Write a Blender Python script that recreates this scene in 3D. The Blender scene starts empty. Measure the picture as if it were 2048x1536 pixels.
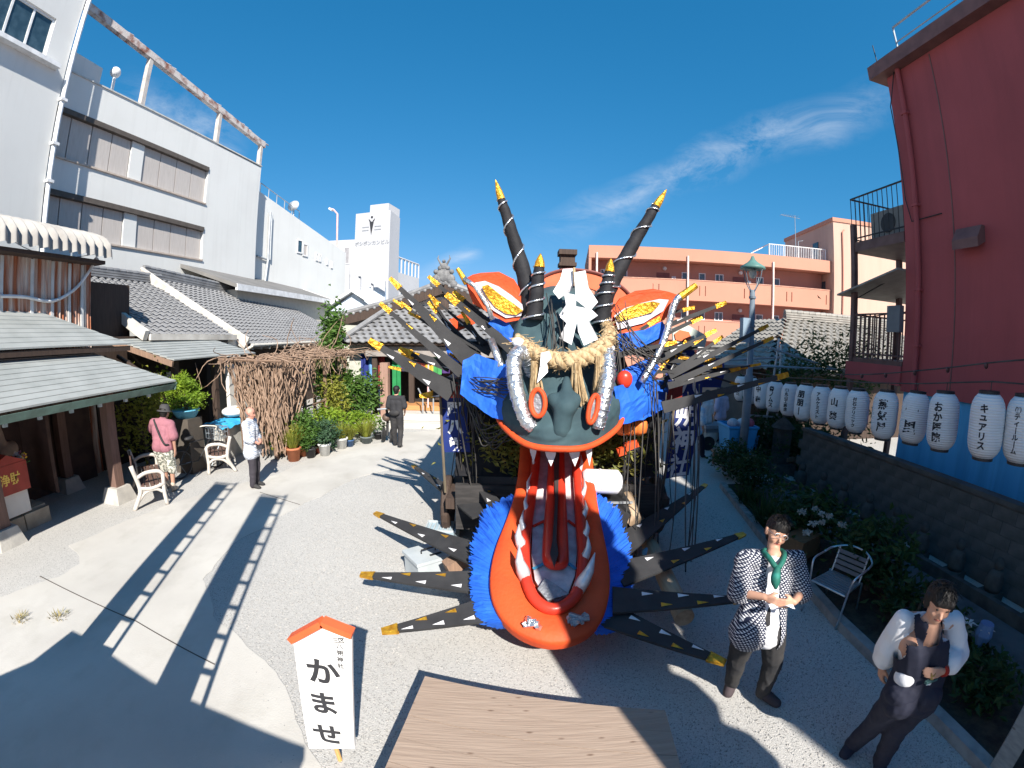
import bpy, bmesh, math, random
import numpy as np
from mathutils import Vector, Matrix, noise as mnoise
SC = bpy.context.scene
COL = SC.collection
random.seed(7)
RNG = np.random.default_rng(11)
rad = math.radians

# ------------------------------------------------------------------ camera (wide action-camera lens)
CAM_H, PITCH, ROLL, LK, LF = 3.05, rad(6.5), rad(1.0), .45, 870.0
cd = bpy.data.cameras.new('camera'); cam = bpy.data.objects.new('camera', cd); COL.objects.link(cam)
SC.camera = cam
cam.location = (0, 0, CAM_H)
cam.rotation_euler = (Matrix.Rotation(rad(90) - PITCH, 3, 'X') @ Matrix.Rotation(ROLL, 3, 'Z')).to_euler()
cd.type = 'PANO'; cd.clip_start = .05; cd.clip_end = 2000; cd.sensor_width = 36; cd.lens = 15.3
MM = 36 / 2048
_r = np.linspace(0, 1330, 400); _t = np.arctan(LK * _r / LF) / LK
_A = np.stack([(_r * MM) ** k for k in range(1, 5)], 1); _k = np.linalg.lstsq(_A, _t, rcond=None)[0]
cy = cd
cy.panorama_type = 'FISHEYE_LENS_POLYNOMIAL'; cy.fisheye_fov = rad(175)
cy.fisheye_polynomial_k0 = 0
cy.fisheye_polynomial_k1, cy.fisheye_polynomial_k2, cy.fisheye_polynomial_k3, cy.fisheye_polynomial_k4 = [-float(v) for v in _k]

# ------------------------------------------------------------------ sun, sky, exposure
SUN_AZ, SUN_EL = rad(19), rad(38)
SUND = Vector((math.sin(SUN_AZ) * math.cos(SUN_EL), -math.cos(SUN_AZ) * math.cos(SUN_EL), math.sin(SUN_EL)))
sd = bpy.data.lights.new('sun', 'SUN'); sd.energy = 5.0; sd.angle = rad(.53); sd.color = (1, .94, .85)
sun = bpy.data.objects.new('sun', sd); COL.objects.link(sun)
sun.rotation_euler = (-SUND).to_track_quat('-Z', 'Y').to_euler(); sun.location = (6, -20, 25)
W = bpy.data.worlds.new('World'); SC.world = W; W.use_nodes = True
nt = W.node_tree; nt.nodes.clear()
def wn(t, **k):
    n = nt.nodes.new(t)
    for a, b in k.items(): setattr(n, a, b)
    return n
out = wn('ShaderNodeOutputWorld'); bg = wn('ShaderNodeBackground')
sky = wn('ShaderNodeTexSky', sky_type='NISHITA', sun_disc=False, sun_elevation=SUN_EL, sun_rotation=rad(180) - SUN_AZ,
         altitude=0, air_density=1.0, dust_density=.05, ozone_density=2.5)
tc = wn('ShaderNodeTexCoord')
def cloud(d0, d1, width, amount, scale, seed):
    """a wisp of cirrus along the great circle d0-d1"""
    d0 = Vector(d0).normalized(); d1 = Vector(d1).normalized(); n = d0.cross(d1).normalized(); mid = (d0 + d1).normalized()
    half = math.acos(max(-1, min(1, d0.dot(mid))))
    def dot(v):
        m = wn('ShaderNodeVectorMath', operation='DOT_PRODUCT'); nt.links.new(tc.outputs['Generated'], m.inputs[0]); m.inputs[1].default_value = v; return m.outputs['Value']
    nz = wn('ShaderNodeTexNoise'); nz.inputs['Scale'].default_value = 5; nz.inputs['Detail'].default_value = 2
    ad = wn('ShaderNodeVectorMath', operation='ADD'); nt.links.new(tc.outputs['Generated'], ad.inputs[0]); ad.inputs[1].default_value = (seed, seed * .7, 0)
    nt.links.new(ad.outputs[0], nz.inputs['Vector'])
    def mt(op, a, b=None, clamp=False):
        m = wn('ShaderNodeMath', operation=op, use_clamp=clamp)
        for i, v in enumerate((a, b)):
            if v is None: continue
            if isinstance(v, (int, float)): m.inputs[i].default_value = v
            else: nt.links.new(v, m.inputs[i])
        return m.outputs[0]
    off = mt('ADD', dot(n), mt('MULTIPLY', mt('SUBTRACT', nz.outputs[0], .5), width * 1.6))
    band = mt('SUBTRACT', 1, mt('DIVIDE', mt('ABSOLUTE', off), width), True)
    ends = mt('DIVIDE', mt('SUBTRACT', dot(mid), math.cos(half * 1.15)), 1 - math.cos(half), True)
    mp = wn('ShaderNodeMapping'); mp.inputs['Scale'].default_value = (1, 1, 2.2); nt.links.new(ad.outputs[0], mp.inputs['Vector'])
    n2 = wn('ShaderNodeTexNoise'); n2.inputs['Scale'].default_value = scale; n2.inputs['Detail'].default_value = 6; n2.inputs['Roughness'].default_value = .68; n2.inputs['Distortion'].default_value = .6
    nt.links.new(mp.outputs[0], n2.inputs['Vector'])
    fl = mt('MULTIPLY', mt('SUBTRACT', n2.outputs[0], .40), 3.4, True)
    return mt('MULTIPLY', mt('MULTIPLY', mt('MULTIPLY', band, ends, True), fl), amount, True)

# pixel (of the 2048 x 1536 photograph) -> direction / world points at a real depth
def ray(px, py):
    x = px - 1024; y = 768 - py; c, s = math.cos(ROLL), math.sin(ROLL); x, y = c * x - s * y, s * x + c * y
    r = math.hypot(x, y) + 1e-9; th = math.atan(LK * r / LF) / LK
    d = (math.sin(th) * x / r, math.cos(th), math.sin(th) * y / r); c, s = math.cos(PITCH), math.sin(PITCH)
    return Vector((d[0], c * d[1] + s * d[2], -s * d[1] + c * d[2]))
C0 = Vector((0, 0, CAM_H))
def G(px, py, z=0): d = ray(px, py); return C0 + d * ((z - CAM_H) / d.z)
def AY(px, py, Y): d = ray(px, py); return C0 + d * (Y / d.y)
def AX(px, py, X): d = ray(px, py); return C0 + d * (X / d.x)
def PJ(p):
    v = (Vector(p) - C0).normalized(); c, s = math.cos(PITCH), math.sin(PITCH); a, b, d = v.x, c * v.y - s * v.z, s * v.y + c * v.z
    th = math.acos(b); q = math.hypot(a, d) + 1e-12; r = LF * math.tan(LK * th) / LK; x, y = r * a / q, r * d / q; c, s = math.cos(-ROLL), math.sin(-ROLL); return 1024 + c * x - s * y, 768 - (s * x + c * y)
def AP(px, py, p, n): d = ray(px, py); return C0 + d * ((Vector(p) - C0).dot(n) / d.dot(n))

cl = [cloud(ray(1090, 470), ray(1800, 190), .06, .42, 6, 3.1), cloud(ray(230, 190), ray(480, 300), .06, .45, 6, 8.3), cloud(ray(840, 560), ray(960, 505), .03, .4, 7, 5.7)]
tot = cl[0]
for c in cl[1:]:
    m = wn('ShaderNodeMath', operation='MAXIMUM'); nt.links.new(tot, m.inputs[0]); nt.links.new(c, m.inputs[1]); tot = m.outputs[0]
# the photograph's cyan grade: one tone curve per channel, the same over the whole sky
sep = wn('ShaderNodeSeparateColor'); comb = wn('ShaderNodeCombineColor'); nt.links.new(sky.outputs[0], sep.inputs[0])
for i, (k0, gam, k1) in enumerate(((.0595, 1.38, 14.8), (.123, .618, 6.09), (.162, .55, 7.76))):
    a1 = wn('ShaderNodeMath', operation='MULTIPLY'); a1.inputs[1].default_value = k0; nt.links.new(sep.outputs[i], a1.inputs[0])
    a2 = wn('ShaderNodeMath', operation='POWER'); a2.inputs[1].default_value = gam; nt.links.new(a1.outputs[0], a2.inputs[0])
    a3 = wn('ShaderNodeMath', operation='MULTIPLY'); a3.inputs[1].default_value = k1; nt.links.new(a2.outputs[0], a3.inputs[0]); nt.links.new(a3.outputs[0], comb.inputs[i])
mx = wn('ShaderNodeMix', data_type='RGBA'); nt.links.new(tot, mx.inputs[0]); nt.links.new(comb.outputs[0], mx.inputs[6]); mx.inputs[7].default_value = (9.0, 9.6, 10.4, 1)
nt.links.new(mx.outputs[2], bg.inputs[0]); bg.inputs[1].default_value = .055; nt.links.new(bg.outputs[0], out.inputs[0])
vs = SC.view_settings; vs.view_transform = 'Standard'; vs.look = 'None'; vs.exposure = .9; vs.gamma = 1; vs.use_curve_mapping = False
W.cycles.sampling_method = 'MANUAL'; W.cycles.sample_map_resolution = 256
SC.cycles.use_denoising = True
SC.cycles.max_bounces = 6; SC.cycles.transparent_max_bounces = 12; SC.cycles.use_adaptive_sampling = True

# ------------------------------------------------------------------ materials
MATS = {}
def M(name, c, rough=.7, metal=0, c2=None, scale=4, detail=5, contrast=(.4, .65), bump=0, bscale=20, stretch=None, spec=.35, wear=None, trans=0):
    """principled material: colour varied by noise between c and c2, fine relief by bump"""
    if name in MATS: return MATS[name]
    m = bpy.data.materials.new(name); m.use_nodes = True; t = m.node_tree; L = t.links
    p = t.nodes['Principled BSDF']; p.inputs['Roughness'].default_value = rough; p.inputs['Metallic'].default_value = metal
    p.inputs['Specular IOR Level'].default_value = spec
    if trans: p.inputs['Transmission Weight'].default_value = trans
    co = t.nodes.new('ShaderNodeTexCoord'); src = co.outputs['Object']
    if stretch:
        mp = t.nodes.new('ShaderNodeMapping'); mp.inputs['Scale'].default_value = stretch; L.new(src, mp.inputs[0]); src = mp.outputs[0]
    p.inputs['Base Color'].default_value = (*c, 1)
    if c2 is None: c2 = tuple(v * .8 for v in c)
    nz = t.nodes.new('ShaderNodeTexNoise'); nz.inputs['Scale'].default_value = scale; nz.inputs['Detail'].default_value = detail; L.new(src, nz.inputs['Vector'])
    rp = t.nodes.new('ShaderNodeValToRGB'); rp.color_ramp.elements[0].position, rp.color_ramp.elements[1].position = contrast
    rp.color_ramp.elements[0].color = (*c, 1); rp.color_ramp.elements[1].color = (*c2, 1)
    L.new(nz.outputs[0], rp.inputs[0]); L.new(rp.outputs[0], p.inputs['Base Color'])
    if bump:
        b = t.nodes.new('ShaderNodeTexNoise'); b.inputs['Scale'].default_value = bscale; b.inputs['Detail'].default_value = 4; L.new(src, b.inputs['Vector'])
        bn = t.nodes.new('ShaderNodeBump'); bn.inputs['Strength'].default_value = bump; bn.inputs['Distance'].default_value = .02
        L.new(b.outputs[0], bn.inputs['Height']); L.new(bn.outputs[0], p.inputs['Normal'])
    MATS[name] = m
    return m
def nodes_of(m):
    t = m.node_tree
    def add(tp, **k):
        n = t.nodes.new(tp)
        for a, b in k.items(): setattr(n, a, b)
        return n
    return t, add, t.links, t.nodes['Principled BSDF']
def gravel_mat(name, sc, lo, hi):
    m = M(name, lo, .95, c2=hi); t, add, L, p = nodes_of(m)
    co = add('ShaderNodeTexCoord')
    v = add('ShaderNodeTexVoronoi'); v.inputs['Scale'].default_value = sc; L.new(co.outputs['Object'], v.inputs['Vector'])
    sp = add('ShaderNodeSeparateColor'); L.new(v.outputs['Color'], sp.inputs[0])
    r = add('ShaderNodeValToRGB'); e = r.color_ramp.elements; e[0].position = .0; e[0].color = (*[x * .55 for x in lo], 1); e[1].position = 1; e[1].color = (*hi, 1)
    k = r.color_ramp.elements.new(.14); k.color = (*lo, 1)
    L.new(sp.outputs[0], r.inputs[0])
    nz = add('ShaderNodeTexNoise'); nz.inputs['Scale'].default_value = .5; nz.inputs['Detail'].default_value = 6; L.new(co.outputs['Object'], nz.inputs['Vector'])
    mr = add('ShaderNodeMapRange'); mr.inputs[1].default_value = .3; mr.inputs[2].default_value = .7; mr.inputs[3].default_value = .93; mr.inputs[4].default_value = 1.05; L.new(nz.outputs[0], mr.inputs[0])
    mu = add('ShaderNodeMix', data_type='RGBA', blend_type='MULTIPLY'); mu.inputs[0].default_value = 1; L.new(r.outputs[0], mu.inputs[6]); L.new(mr.outputs[0], mu.inputs[7])
    L.new(mu.outputs[2], p.inputs['Base Color'])
    bn = add('ShaderNodeBump'); bn.inputs['Strength'].default_value = .5; bn.inputs['Distance'].default_value = .01; bn.invert = True
    L.new(v.outputs['Distance'], bn.inputs['Height']); L.new(bn.outputs[0], p.inputs['Normal'])
    return m
def wood_mat(name, a, b, axis=0, sc=3, knots=True):
    st = [12, 12, 12]; st[axis] = .8
    m = M(name, a, .75, c2=b, scale=sc, detail=8, contrast=(.3, .72), bump=.25, bscale=sc * 2, stretch=tuple(st))
    if knots:
        t, add, L, p = nodes_of(m); co = add('ShaderNodeTexCoord'); mp = add('ShaderNodeMapping'); s2 = [9.5, 9.5, 9.5]; s2[axis] = 3.4; mp.inputs['Scale'].default_value = s2; L.new(co.outputs['Object'], mp.inputs[0])
        v = add('ShaderNodeTexVoronoi'); v.inputs['Scale'].default_value = 1; L.new(mp.outputs[0], v.inputs['Vector'])
        r = add('ShaderNodeValToRGB'); r.color_ramp.elements[0].position = .035; r.color_ramp.elements[1].position = .11; r.color_ramp.elements[0].color = (.35, .27, .22, 1); r.color_ramp.elements[1].color = (1, 1, 1, 1); L.new(v.outputs['Distance'], r.inputs[0])
        old = p.inputs['Base Color'].links[0].from_socket
        mu = add('ShaderNodeMix', data_type='RGBA', blend_type='MULTIPLY'); mu.inputs[0].default_value = .8; L.new(old, mu.inputs[6]); L.new(r.outputs[0], mu.inputs[7]); L.new(mu.outputs[2], p.inputs['Base Color'])
    return m
def leaf_mat(name, a, b):
    m = M(name, a, .55, c2=b, scale=2.5, contrast=(.35, .65), spec=.3)
    t, add, L, p = nodes_of(m); tr = add('ShaderNodeBsdfTranslucent'); mixs = add('ShaderNodeMixShader'); mixs.inputs[0].default_value = .3
    tr.inputs[0].default_value = (*[min(1, v * 1.5) for v in b], 1)
    o = [n for n in t.nodes if n.type == 'OUTPUT_MATERIAL'][0]; L.new(p.outputs[0], mixs.inputs[1]); L.new(tr.outputs[0], mixs.inputs[2]); L.new(mixs.outputs[0], o.inputs[0])
    return m

def streaks(m, col, amt, sc=(2.2, 2.2, .12), lo=.52, hi=.78, patches=True):
    """rain streaks and blotchy wear over a wall's own colour"""
    t, add, L, p = nodes_of(m); old = p.inputs['Base Color'].links[0].from_socket; co = add('ShaderNodeTexCoord'); mp = add('ShaderNodeMapping'); mp.inputs['Scale'].default_value = sc; L.new(co.outputs['Object'], mp.inputs[0])
    n = add('ShaderNodeTexNoise'); n.inputs['Scale'].default_value = 1.6; n.inputs['Detail'].default_value = 8; n.inputs['Roughness'].default_value = .62; L.new(mp.outputs[0], n.inputs['Vector'])
    n2 = add('ShaderNodeTexNoise'); n2.inputs['Scale'].default_value = .45; n2.inputs['Detail'].default_value = 7; L.new(co.outputs['Object'], n2.inputs['Vector'])
    r = add('ShaderNodeMapRange'); r.inputs[1].default_value = lo; r.inputs[2].default_value = hi; L.new(n.outputs[0], r.inputs[0]); r2 = add('ShaderNodeMapRange'); r2.inputs[1].default_value = .42; r2.inputs[2].default_value = .7; L.new(n2.outputs[0], r2.inputs[0])
    mu = add('ShaderNodeMath', operation='MULTIPLY'); L.new(r.outputs[0], mu.inputs[0]); mu.inputs[1].default_value = amt
    ad = add('ShaderNodeMath', operation='MULTIPLY_ADD', use_clamp=True); L.new(r2.outputs[0], ad.inputs[0]); ad.inputs[1].default_value = amt * .45 if patches else 0; L.new(mu.outputs[0], ad.inputs[2])
    mx_ = add('ShaderNodeMix', data_type='RGBA'); L.new(ad.outputs[0], mx_.inputs[0]); L.new(old, mx_.inputs[6]); mx_.inputs[7].default_value = (*col, 1); L.new(mx_.outputs[2], p.inputs['Base Color']); return m

# ------------------------------------------------------------------ geometry helpers
ORG = {}
class MB:
    def __init__(s): s.v = []; s.f = []
    def add(s, vs, fs):
        o = len(s.v); s.v += [tuple(x) for x in vs]; s.f += [tuple(i + o for i in f) for f in fs]; return s
    def box(s, c, d, R=None):
        c = Vector(c); h = [x / 2 for x in d]
        vs = [Vector((sx * h[0], sy * h[1], sz * h[2])) for sx in (-1, 1) for sy in (-1, 1) for sz in (-1, 1)]
        if R is not None: vs = [R @ v for v in vs]
        return s.add([c + v for v in vs], [(0, 1, 3, 2), (4, 6, 7, 5), (0, 4, 5, 1), (2, 3, 7, 6), (0, 2, 6, 4), (1, 5, 7, 3)])
    def bx(s, x0, x1, y0, y1, z0, z1): return s.box(((x0 + x1) / 2, (y0 + y1) / 2, (z0 + z1) / 2), (x1 - x0, y1 - y0, z1 - z0))
    def beam(s, p, q, w, h, up=(0, 0, 1)):
        p = Vector(p); q = Vector(q); d = (q - p); l = d.length; d.normalize(); u = Vector(up)
        if abs(d.dot(u)) > .98: u = Vector((0, 1, 0))
        x = d.cross(u).normalized(); z = x.cross(d)
        return s.box((p + q) / 2, (w, l, h), Matrix((x, d, z)).transposed())
    def prism(s, pts, off):
        n = len(pts); off = Vector(off); a = [Vector(p) for p in pts]
        return s.add(a + [p + off for p in a], [tuple(range(n)), tuple(range(2 * n - 1, n - 1, -1))] + [(i, i + n, (i + 1) % n + n, (i + 1) % n) for i in range(n)])
    def tube(s, pts, r, n=8, cap=True):
        pts = [Vector(p) for p in pts]; m = len(pts); rs = r if hasattr(r, '__len__') else [r] * m
        vs = []; up = None
        for i, p in enumerate(pts):
            d = (pts[min(i + 1, m - 1)] - pts[max(i - 1, 0)]);
            if d.length < 1e-9: d = Vector((0, 0, 1))
            d.normalize()
            if up is None: up = Vector((0, 0, 1)) if abs(d.z) < .9 else Vector((1, 0, 0))
            x = d.cross(up).normalized(); up = x.cross(d).normalized()
            for k in range(n):
                a = 2 * math.pi * k / n; vs.append(p + (x * math.cos(a) + up * math.sin(a)) * rs[i])
        fs = [(i * n + k, i * n + (k + 1) % n, (i + 1) * n + (k + 1) % n, (i + 1) * n + k) for i in range(m - 1) for k in range(n)]
        if cap: fs += [tuple(range(n - 1, -1, -1)), tuple((m - 1) * n + k for k in range(n))]
        return s.add(vs, fs)
    def lathe(s, prof, c, n=16, R=None):
        c = Vector(c); vs = []; m = len(prof)
        for r, z in prof:
            for k in range(n):
                a = 2 * math.pi * k / n; v = Vector((r * math.cos(a), r * math.sin(a), z)); vs.append(c + (R @ v if R is not None else v))
        fs = [(i * n + k, i * n + (k + 1) % n, (i + 1) * n + (k + 1) % n, (i + 1) * n + k) for i in range(m - 1) for k in range(n)]
        if prof[0][0] > 1e-4: fs.append(tuple(range(n - 1, -1, -1)))
        if prof[-1][0] > 1e-4: fs.append(tuple((m - 1) * n + k for k in range(n)))
        return s.add(vs, fs)
    def grid(s, fn, nu, nv):
        vs = [fn(i / nu, j / nv) for i in range(nu + 1) for j in range(nv + 1)]; w = nv + 1
        return s.add(vs, [(i * w + j, (i + 1) * w + j, (i + 1) * w + j + 1, i * w + j + 1) for i in range(nu) for j in range(nv)])
    def ball(s, c, r, n=12, m=8):
        r = r if hasattr(r, '__len__') else (r, r, r); c = Vector(c)
        return s.grid(lambda u, v: c + Vector((r[0] * math.sin(math.pi * v) * math.cos(2 * math.pi * u), r[1] * math.sin(math.pi * v) * math.sin(2 * math.pi * u), -r[2] * math.cos(math.pi * v))), n, m)
    def build(s, name, mat, parent=None, smooth=False, kind=None):
        return link_mesh(name, s.v, s.f, mat, parent, smooth, kind)
def link_mesh(name, v, f, mat, parent=None, smooth=False, kind=None, fix=True):
    o0 = ORG.get(parent.name, Vector((0, 0, 0))) if parent else Vector((0, 0, 0))
    me = bpy.data.meshes.new(name)
    v = np.asarray([tuple(x) for x in v], dtype=float) - np.array(o0)
    me.from_pydata(v.tolist(), [], [tuple(x) for x in f])
    if fix and len(f) < 60000:
        bm = bmesh.new(); bm.from_mesh(me); bmesh.ops.remove_doubles(bm, verts=bm.verts, dist=1e-5); bmesh.ops.recalc_face_normals(bm, faces=bm.faces); bm.to_mesh(me); bm.free()
    if smooth: me.polygons.foreach_set('use_smooth', [True] * len(me.polygons))
    me.materials.append(mat if not isinstance(mat, str) else MATS[mat])
    return link_obj(name, me, parent, kind)
def link_obj(name, me, parent=None, kind=None):
    o = bpy.data.objects.new(name, me); COL.objects.link(o)
    if parent: o.parent = parent; ORG[o.name] = ORG.get(parent.name, Vector((0, 0, 0)))
    else: ORG[o.name] = Vector((0, 0, 0))
    if kind: o['kind'] = kind
    return o
def tag(o, label, cat, group=None):
    o['label'] = label; o['category'] = cat
    if group: o['group'] = group
    return o
def thing(name, label, cat, loc=(0, 0, 0), group=None):
    o = bpy.data.objects.new(name, None); COL.objects.link(o); o.location = loc; o.empty_display_size = .1
    ORG[o.name] = Vector(loc); return tag(o, label, cat, group)
def move_thing(root, loc, rz=0, sc=1):
    root.location = loc; root.rotation_euler = (0, 0, rz); root.scale = (sc,) * 3; return root
def copy_tree(o, loc=None, rz=0, label=None, parent=None):
    c = o.copy(); COL.objects.link(c); c.parent = parent
    if loc is not None: c.location = loc; c.rotation_euler = (0, 0, rz)
    if label: c['label'] = label
    for ch in list(o.children): copy_tree(ch, parent=c)
    return c
def inst(o, name, parent, loc):
    """a piece that shares mesh data with o"""
    c = bpy.data.objects.new(name, o.data); COL.objects.link(c); c.parent = parent; c.location = loc; return c
def struct(name, mb, mat): o = mb.build(name, mat); o['kind'] = 'structure'; return o
DG = lambda: bpy.context.evaluated_depsgraph_get()
def text_geo(body, size, bold=0, line=1.0):
    cu = bpy.data.curves.new('txt', 'FONT'); cu.body = body; cu.size = size; cu.align_x = 'CENTER'; cu.align_y = 'CENTER'; cu.space_line = line; cu.offset = bold; cu.resolution_u = 3; cu.fill_mode = 'FRONT'
    o = bpy.data.objects.new('txt', cu); COL.objects.link(o); bpy.context.view_layer.update()
    me = bpy.data.meshes.new_from_object(o.evaluated_get(DG())); 
    v = [tuple(x.co) for x in me.vertices]; f = [tuple(p.vertices) for p in me.polygons]
    bpy.data.objects.remove(o); bpy.data.curves.remove(cu); bpy.data.meshes.remove(me)
    return v, f
def text(name, body, size, fn, mat, parent, bold=0, line=1.0):
    v, f = text_geo(body, size, bold, line)
    if not v: return None
    xs = [p[0] for p in v]; ys = [p[1] for p in v]; cx = (min(xs) + max(xs)) / 2; cyy = (min(ys) + max(ys)) / 2
    return link_mesh(name, [fn(p[0] - cx, p[1] - cyy) for p in v], f, mat, parent, fix=False)
def leaves(center, radii, n, size, clumps=14, spread=.42, flat=.35, seed=0, shell=.55, aspect=.5):
    """leaf-sized folded faces gathered in clumps through a crown's volume"""
    r = np.random.default_rng(seed); c = np.array(center, float); R = np.array(radii, float)
    d = r.normal(size=(clumps, 3)); d /= np.linalg.norm(d, axis=1)[:, None]; cc = d * (shell + (1 - shell) * r.random((clumps, 1)) ** .6) * r.uniform(.6, 1, (clumps, 1))
    k = r.integers(0, clumps, n); p = cc[k] + r.normal(size=(n, 3)) * spread * r.uniform(.5, 1, (n, 1)) * .6
    p = c + p * R
    a = r.normal(size=(n, 3)); a[:, 2] = a[:, 2] * .6 + .1; a /= np.linalg.norm(a, axis=1)[:, None]
    b = np.cross(a, r.normal(size=(n, 3)) + [0, 0, flat]); b /= np.linalg.norm(b, axis=1)[:, None] + 1e-9
    s = size * r.uniform(.6, 1.3, (n, 1)); up = np.cross(a, b) * .18
    v = np.stack([p - a * s * .1, p + a * s * .45 + b * s * aspect * .5 + up * s, p + a * s, p + a * s * .45 - b * s * aspect * .5 + up * s], 1).reshape(-1, 3)
    f = [(i * 4, i * 4 + 1, i * 4 + 2, i * 4 + 3) for i in range(n)]
    return v, f
def blades(center, r0, n, length, width, seed=0, droop=.6, up=1.0):
    r = random.Random(seed); c = Vector(center); vs = []; fs = []
    for i in range(n):
        a = r.uniform(0, 6.283); b = c + Vector((math.cos(a), math.sin(a), 0)) * r0 * r.random(); l = length * r.uniform(.6, 1.15); o = Vector((math.cos(a), math.sin(a), 0)); sd = Vector((-math.sin(a), math.cos(a), 0))
        lean = r.uniform(.15, .8); k0 = len(vs)
        for j in range(5):
            t = j / 4; p = b + o * (lean * l * t) + Vector((0, 0, up * l * (t - droop * lean * t * t))); w = width * (1 - t * .92) * .5
            vs += [p - sd * w, p + sd * w]
        fs += [(k0 + 2 * j, k0 + 2 * j + 1, k0 + 2 * j + 3, k0 + 2 * j + 2) for j in range(4)]
    return vs, fs
V3_ = lambda *a: Vector(a)
def lerp(a, b, t): return a + (b - a) * t
def spline(pts, n):
    """Catmull-Rom through points, n samples per span"""
    P = [Vector(p) for p in pts]; P = [P[0] * 2 - P[1]] + P + [P[-1] * 2 - P[-2]]; o = []
    for i in range(1, len(P) - 2):
        for k in range(n):
            t = k / n; a, b, c, d = P[i - 1:i + 3]
            o.append(.5 * ((2 * b) + (c - a) * t + (2 * a - 5 * b + 4 * c - d) * t * t + (3 * b - a - 3 * c + d) * t ** 3))
    o.append(P[-2]); return o
def blob(name, segs, vox, mat, parent, smooth=6, extra=None, keep=None, wrinkle=0):
    """one continuous skin over tapered limbs: voxel-remeshed union of capsules (p, q, r0, r1)"""
    mb = MB()
    for p, q, r0, r1 in segs:
        p = Vector(p); q = Vector(q); d = q - p; l = d.length
        if l < 1e-4: mb.ball(p, max(r0, r1), 12, 8); continue
        d.normalize(); pts = []; rs = []
        for k in range(5): a = math.pi / 2 * k / 4; pts.append(p - d * r0 * math.cos(a)); rs.append(max(r0 * math.sin(a), 1e-4))
        for k in range(1, 4): pts.append(p.lerp(q, k / 4)); rs.append(lerp(r0, r1, k / 4))
        for k in range(5): a = math.pi / 2 * k / 4; pts.append(q + d * r1 * math.sin(a)); rs.append(max(r1 * math.cos(a), 1e-4))
        mb.tube(pts, rs, 12)
    if extra: mb.add(extra.v, extra.f)
    me = bpy.data.meshes.new('tmp'); me.from_pydata(mb.v, [], mb.f)
    bm = bmesh.new(); bm.from_mesh(me); bmesh.ops.recalc_face_normals(bm, faces=bm.faces); bm.to_mesh(me); bm.free()
    o = bpy.data.objects.new('tmp', me); COL.objects.link(o)
    rm = o.modifiers.new('r', 'REMESH'); rm.mode = 'VOXEL'; rm.voxel_size = vox
    sm = o.modifiers.new('s', 'SMOOTH'); sm.factor = .5; sm.iterations = smooth
    bpy.context.view_layer.update(); m2 = bpy.data.meshes.new_from_object(o.evaluated_get(DG())); bpy.data.objects.remove(o); bpy.data.meshes.remove(me)
    v = [x.co.copy() for x in m2.vertices]
    if wrinkle:
        for i, x in enumerate(m2.vertices):
            p = x.co; w = V3_(p.x * 7, p.y * 7, p.z * 4.5) + mnoise.noise_vector(p * 3) * 1.2
            v[i] = p + x.normal * wrinkle * (1 - 2.6 * abs(mnoise.noise(w)) + .5 * mnoise.noise(p * 22))
    f = [tuple(p.vertices) for p in m2.polygons]; bpy.data.meshes.remove(m2)
    if keep:
        ok = [keep(x) for x in v]; f = [p for p in f if all(ok[i] for i in p)]
    return link_mesh(name, v, f, mat, parent, smooth=True, fix=False)
# ------------------------------------------------------------------ palette
gravel = gravel_mat('gravel', 105, (.405, .395, .375), (.50, .485, .46))
concrete = M('concrete', (.52, .50, .46), .9, c2=(.44, .42, .39), scale=.9, detail=8, contrast=(.35, .7), bump=.15, bscale=60)
kerbstone = M('kerbstone', (.32, .32, .31), .9, c2=(.22, .22, .22), scale=6, bump=.3, bscale=40)
soil = M('soil', (.035, .03, .025), .95, c2=(.07, .06, .045), scale=8, bump=.8, bscale=30)
whitewall = M('white_wall', (.63, .635, .62), .85, c2=(.59, .59, .575), scale=.6, detail=8, contrast=(.45, .8), bump=.05, bscale=30)
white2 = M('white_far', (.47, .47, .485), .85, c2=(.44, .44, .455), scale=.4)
plaster = M('plaster', (.74, .71, .66), .9, c2=(.62, .59, .54), scale=1.5, contrast=(.4, .75), bump=.1)
beige = M('shutter', (.47, .435, .41), .7, c2=(.42, .385, .36), scale=3, stretch=(1, 8, .6))
darkglass = M('dark_glass', (.03, .06, .085), .08, c2=(.05, .09, .12), spec=.6)
glass2 = M('window_glass', (.05, .07, .09), .1, c2=(.10, .12, .14), scale=.9, spec=.6)
whiteframe = M('white_frame', (.78, .78, .78), .5)
darkline = M('dark_lintel', (.10, .085, .075), .8)
rust = M('rusty_beam', (.50, .46, .44), .8, c2=(.20, .085, .06), scale=2.6, detail=9, contrast=(.46, .66), bump=.4, bscale=14)
greypipe = M('grey_pipe', (.42, .44, .46), .45, .3, c2=(.34, .36, .38))
tile_m = M('roof_tile', (.27, .27, .275), .5, c2=(.16, .16, .165), scale=3.0, detail=3, contrast=(.3, .7), bump=.2, bscale=12)
tile_r = M('brown_tile', (.30, .28, .25), .6, c2=(.20, .19, .17), scale=3)
tile_edge = M('verge_board', (.60, .57, .52), .8, c2=(.42, .39, .35), scale=2)
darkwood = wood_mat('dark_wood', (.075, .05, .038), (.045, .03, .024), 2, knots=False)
oldwood = wood_mat('old_wood', (.30, .19, .13), (.20, .13, .095), 2, knots=False)
metalroof = M('metal_roof', (.36, .375, .365), .6, .1, c2=(.29, .305, .295), scale=2.5, detail=7, contrast=(.35, .7))
greenmetal = M('green_fascia', (.16, .27, .23), .6, c2=(.10, .15, .13), scale=3)
cream = M('cream_wall', (.54, .52, .46), .85, c2=(.49, .47, .415))
greyroof = M('slate_roof', (.16, .155, .15), .75, c2=(.21, .20, .19), scale=1)
pink = M('pink_wall', (.50, .24, .165), .85, c2=(.46, .22, .15), scale=.5, contrast=(.35, .75))
pinkdark = M('pink_recess', (.52, .235, .175), .85, c2=(.46, .21, .155), scale=.6)
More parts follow.
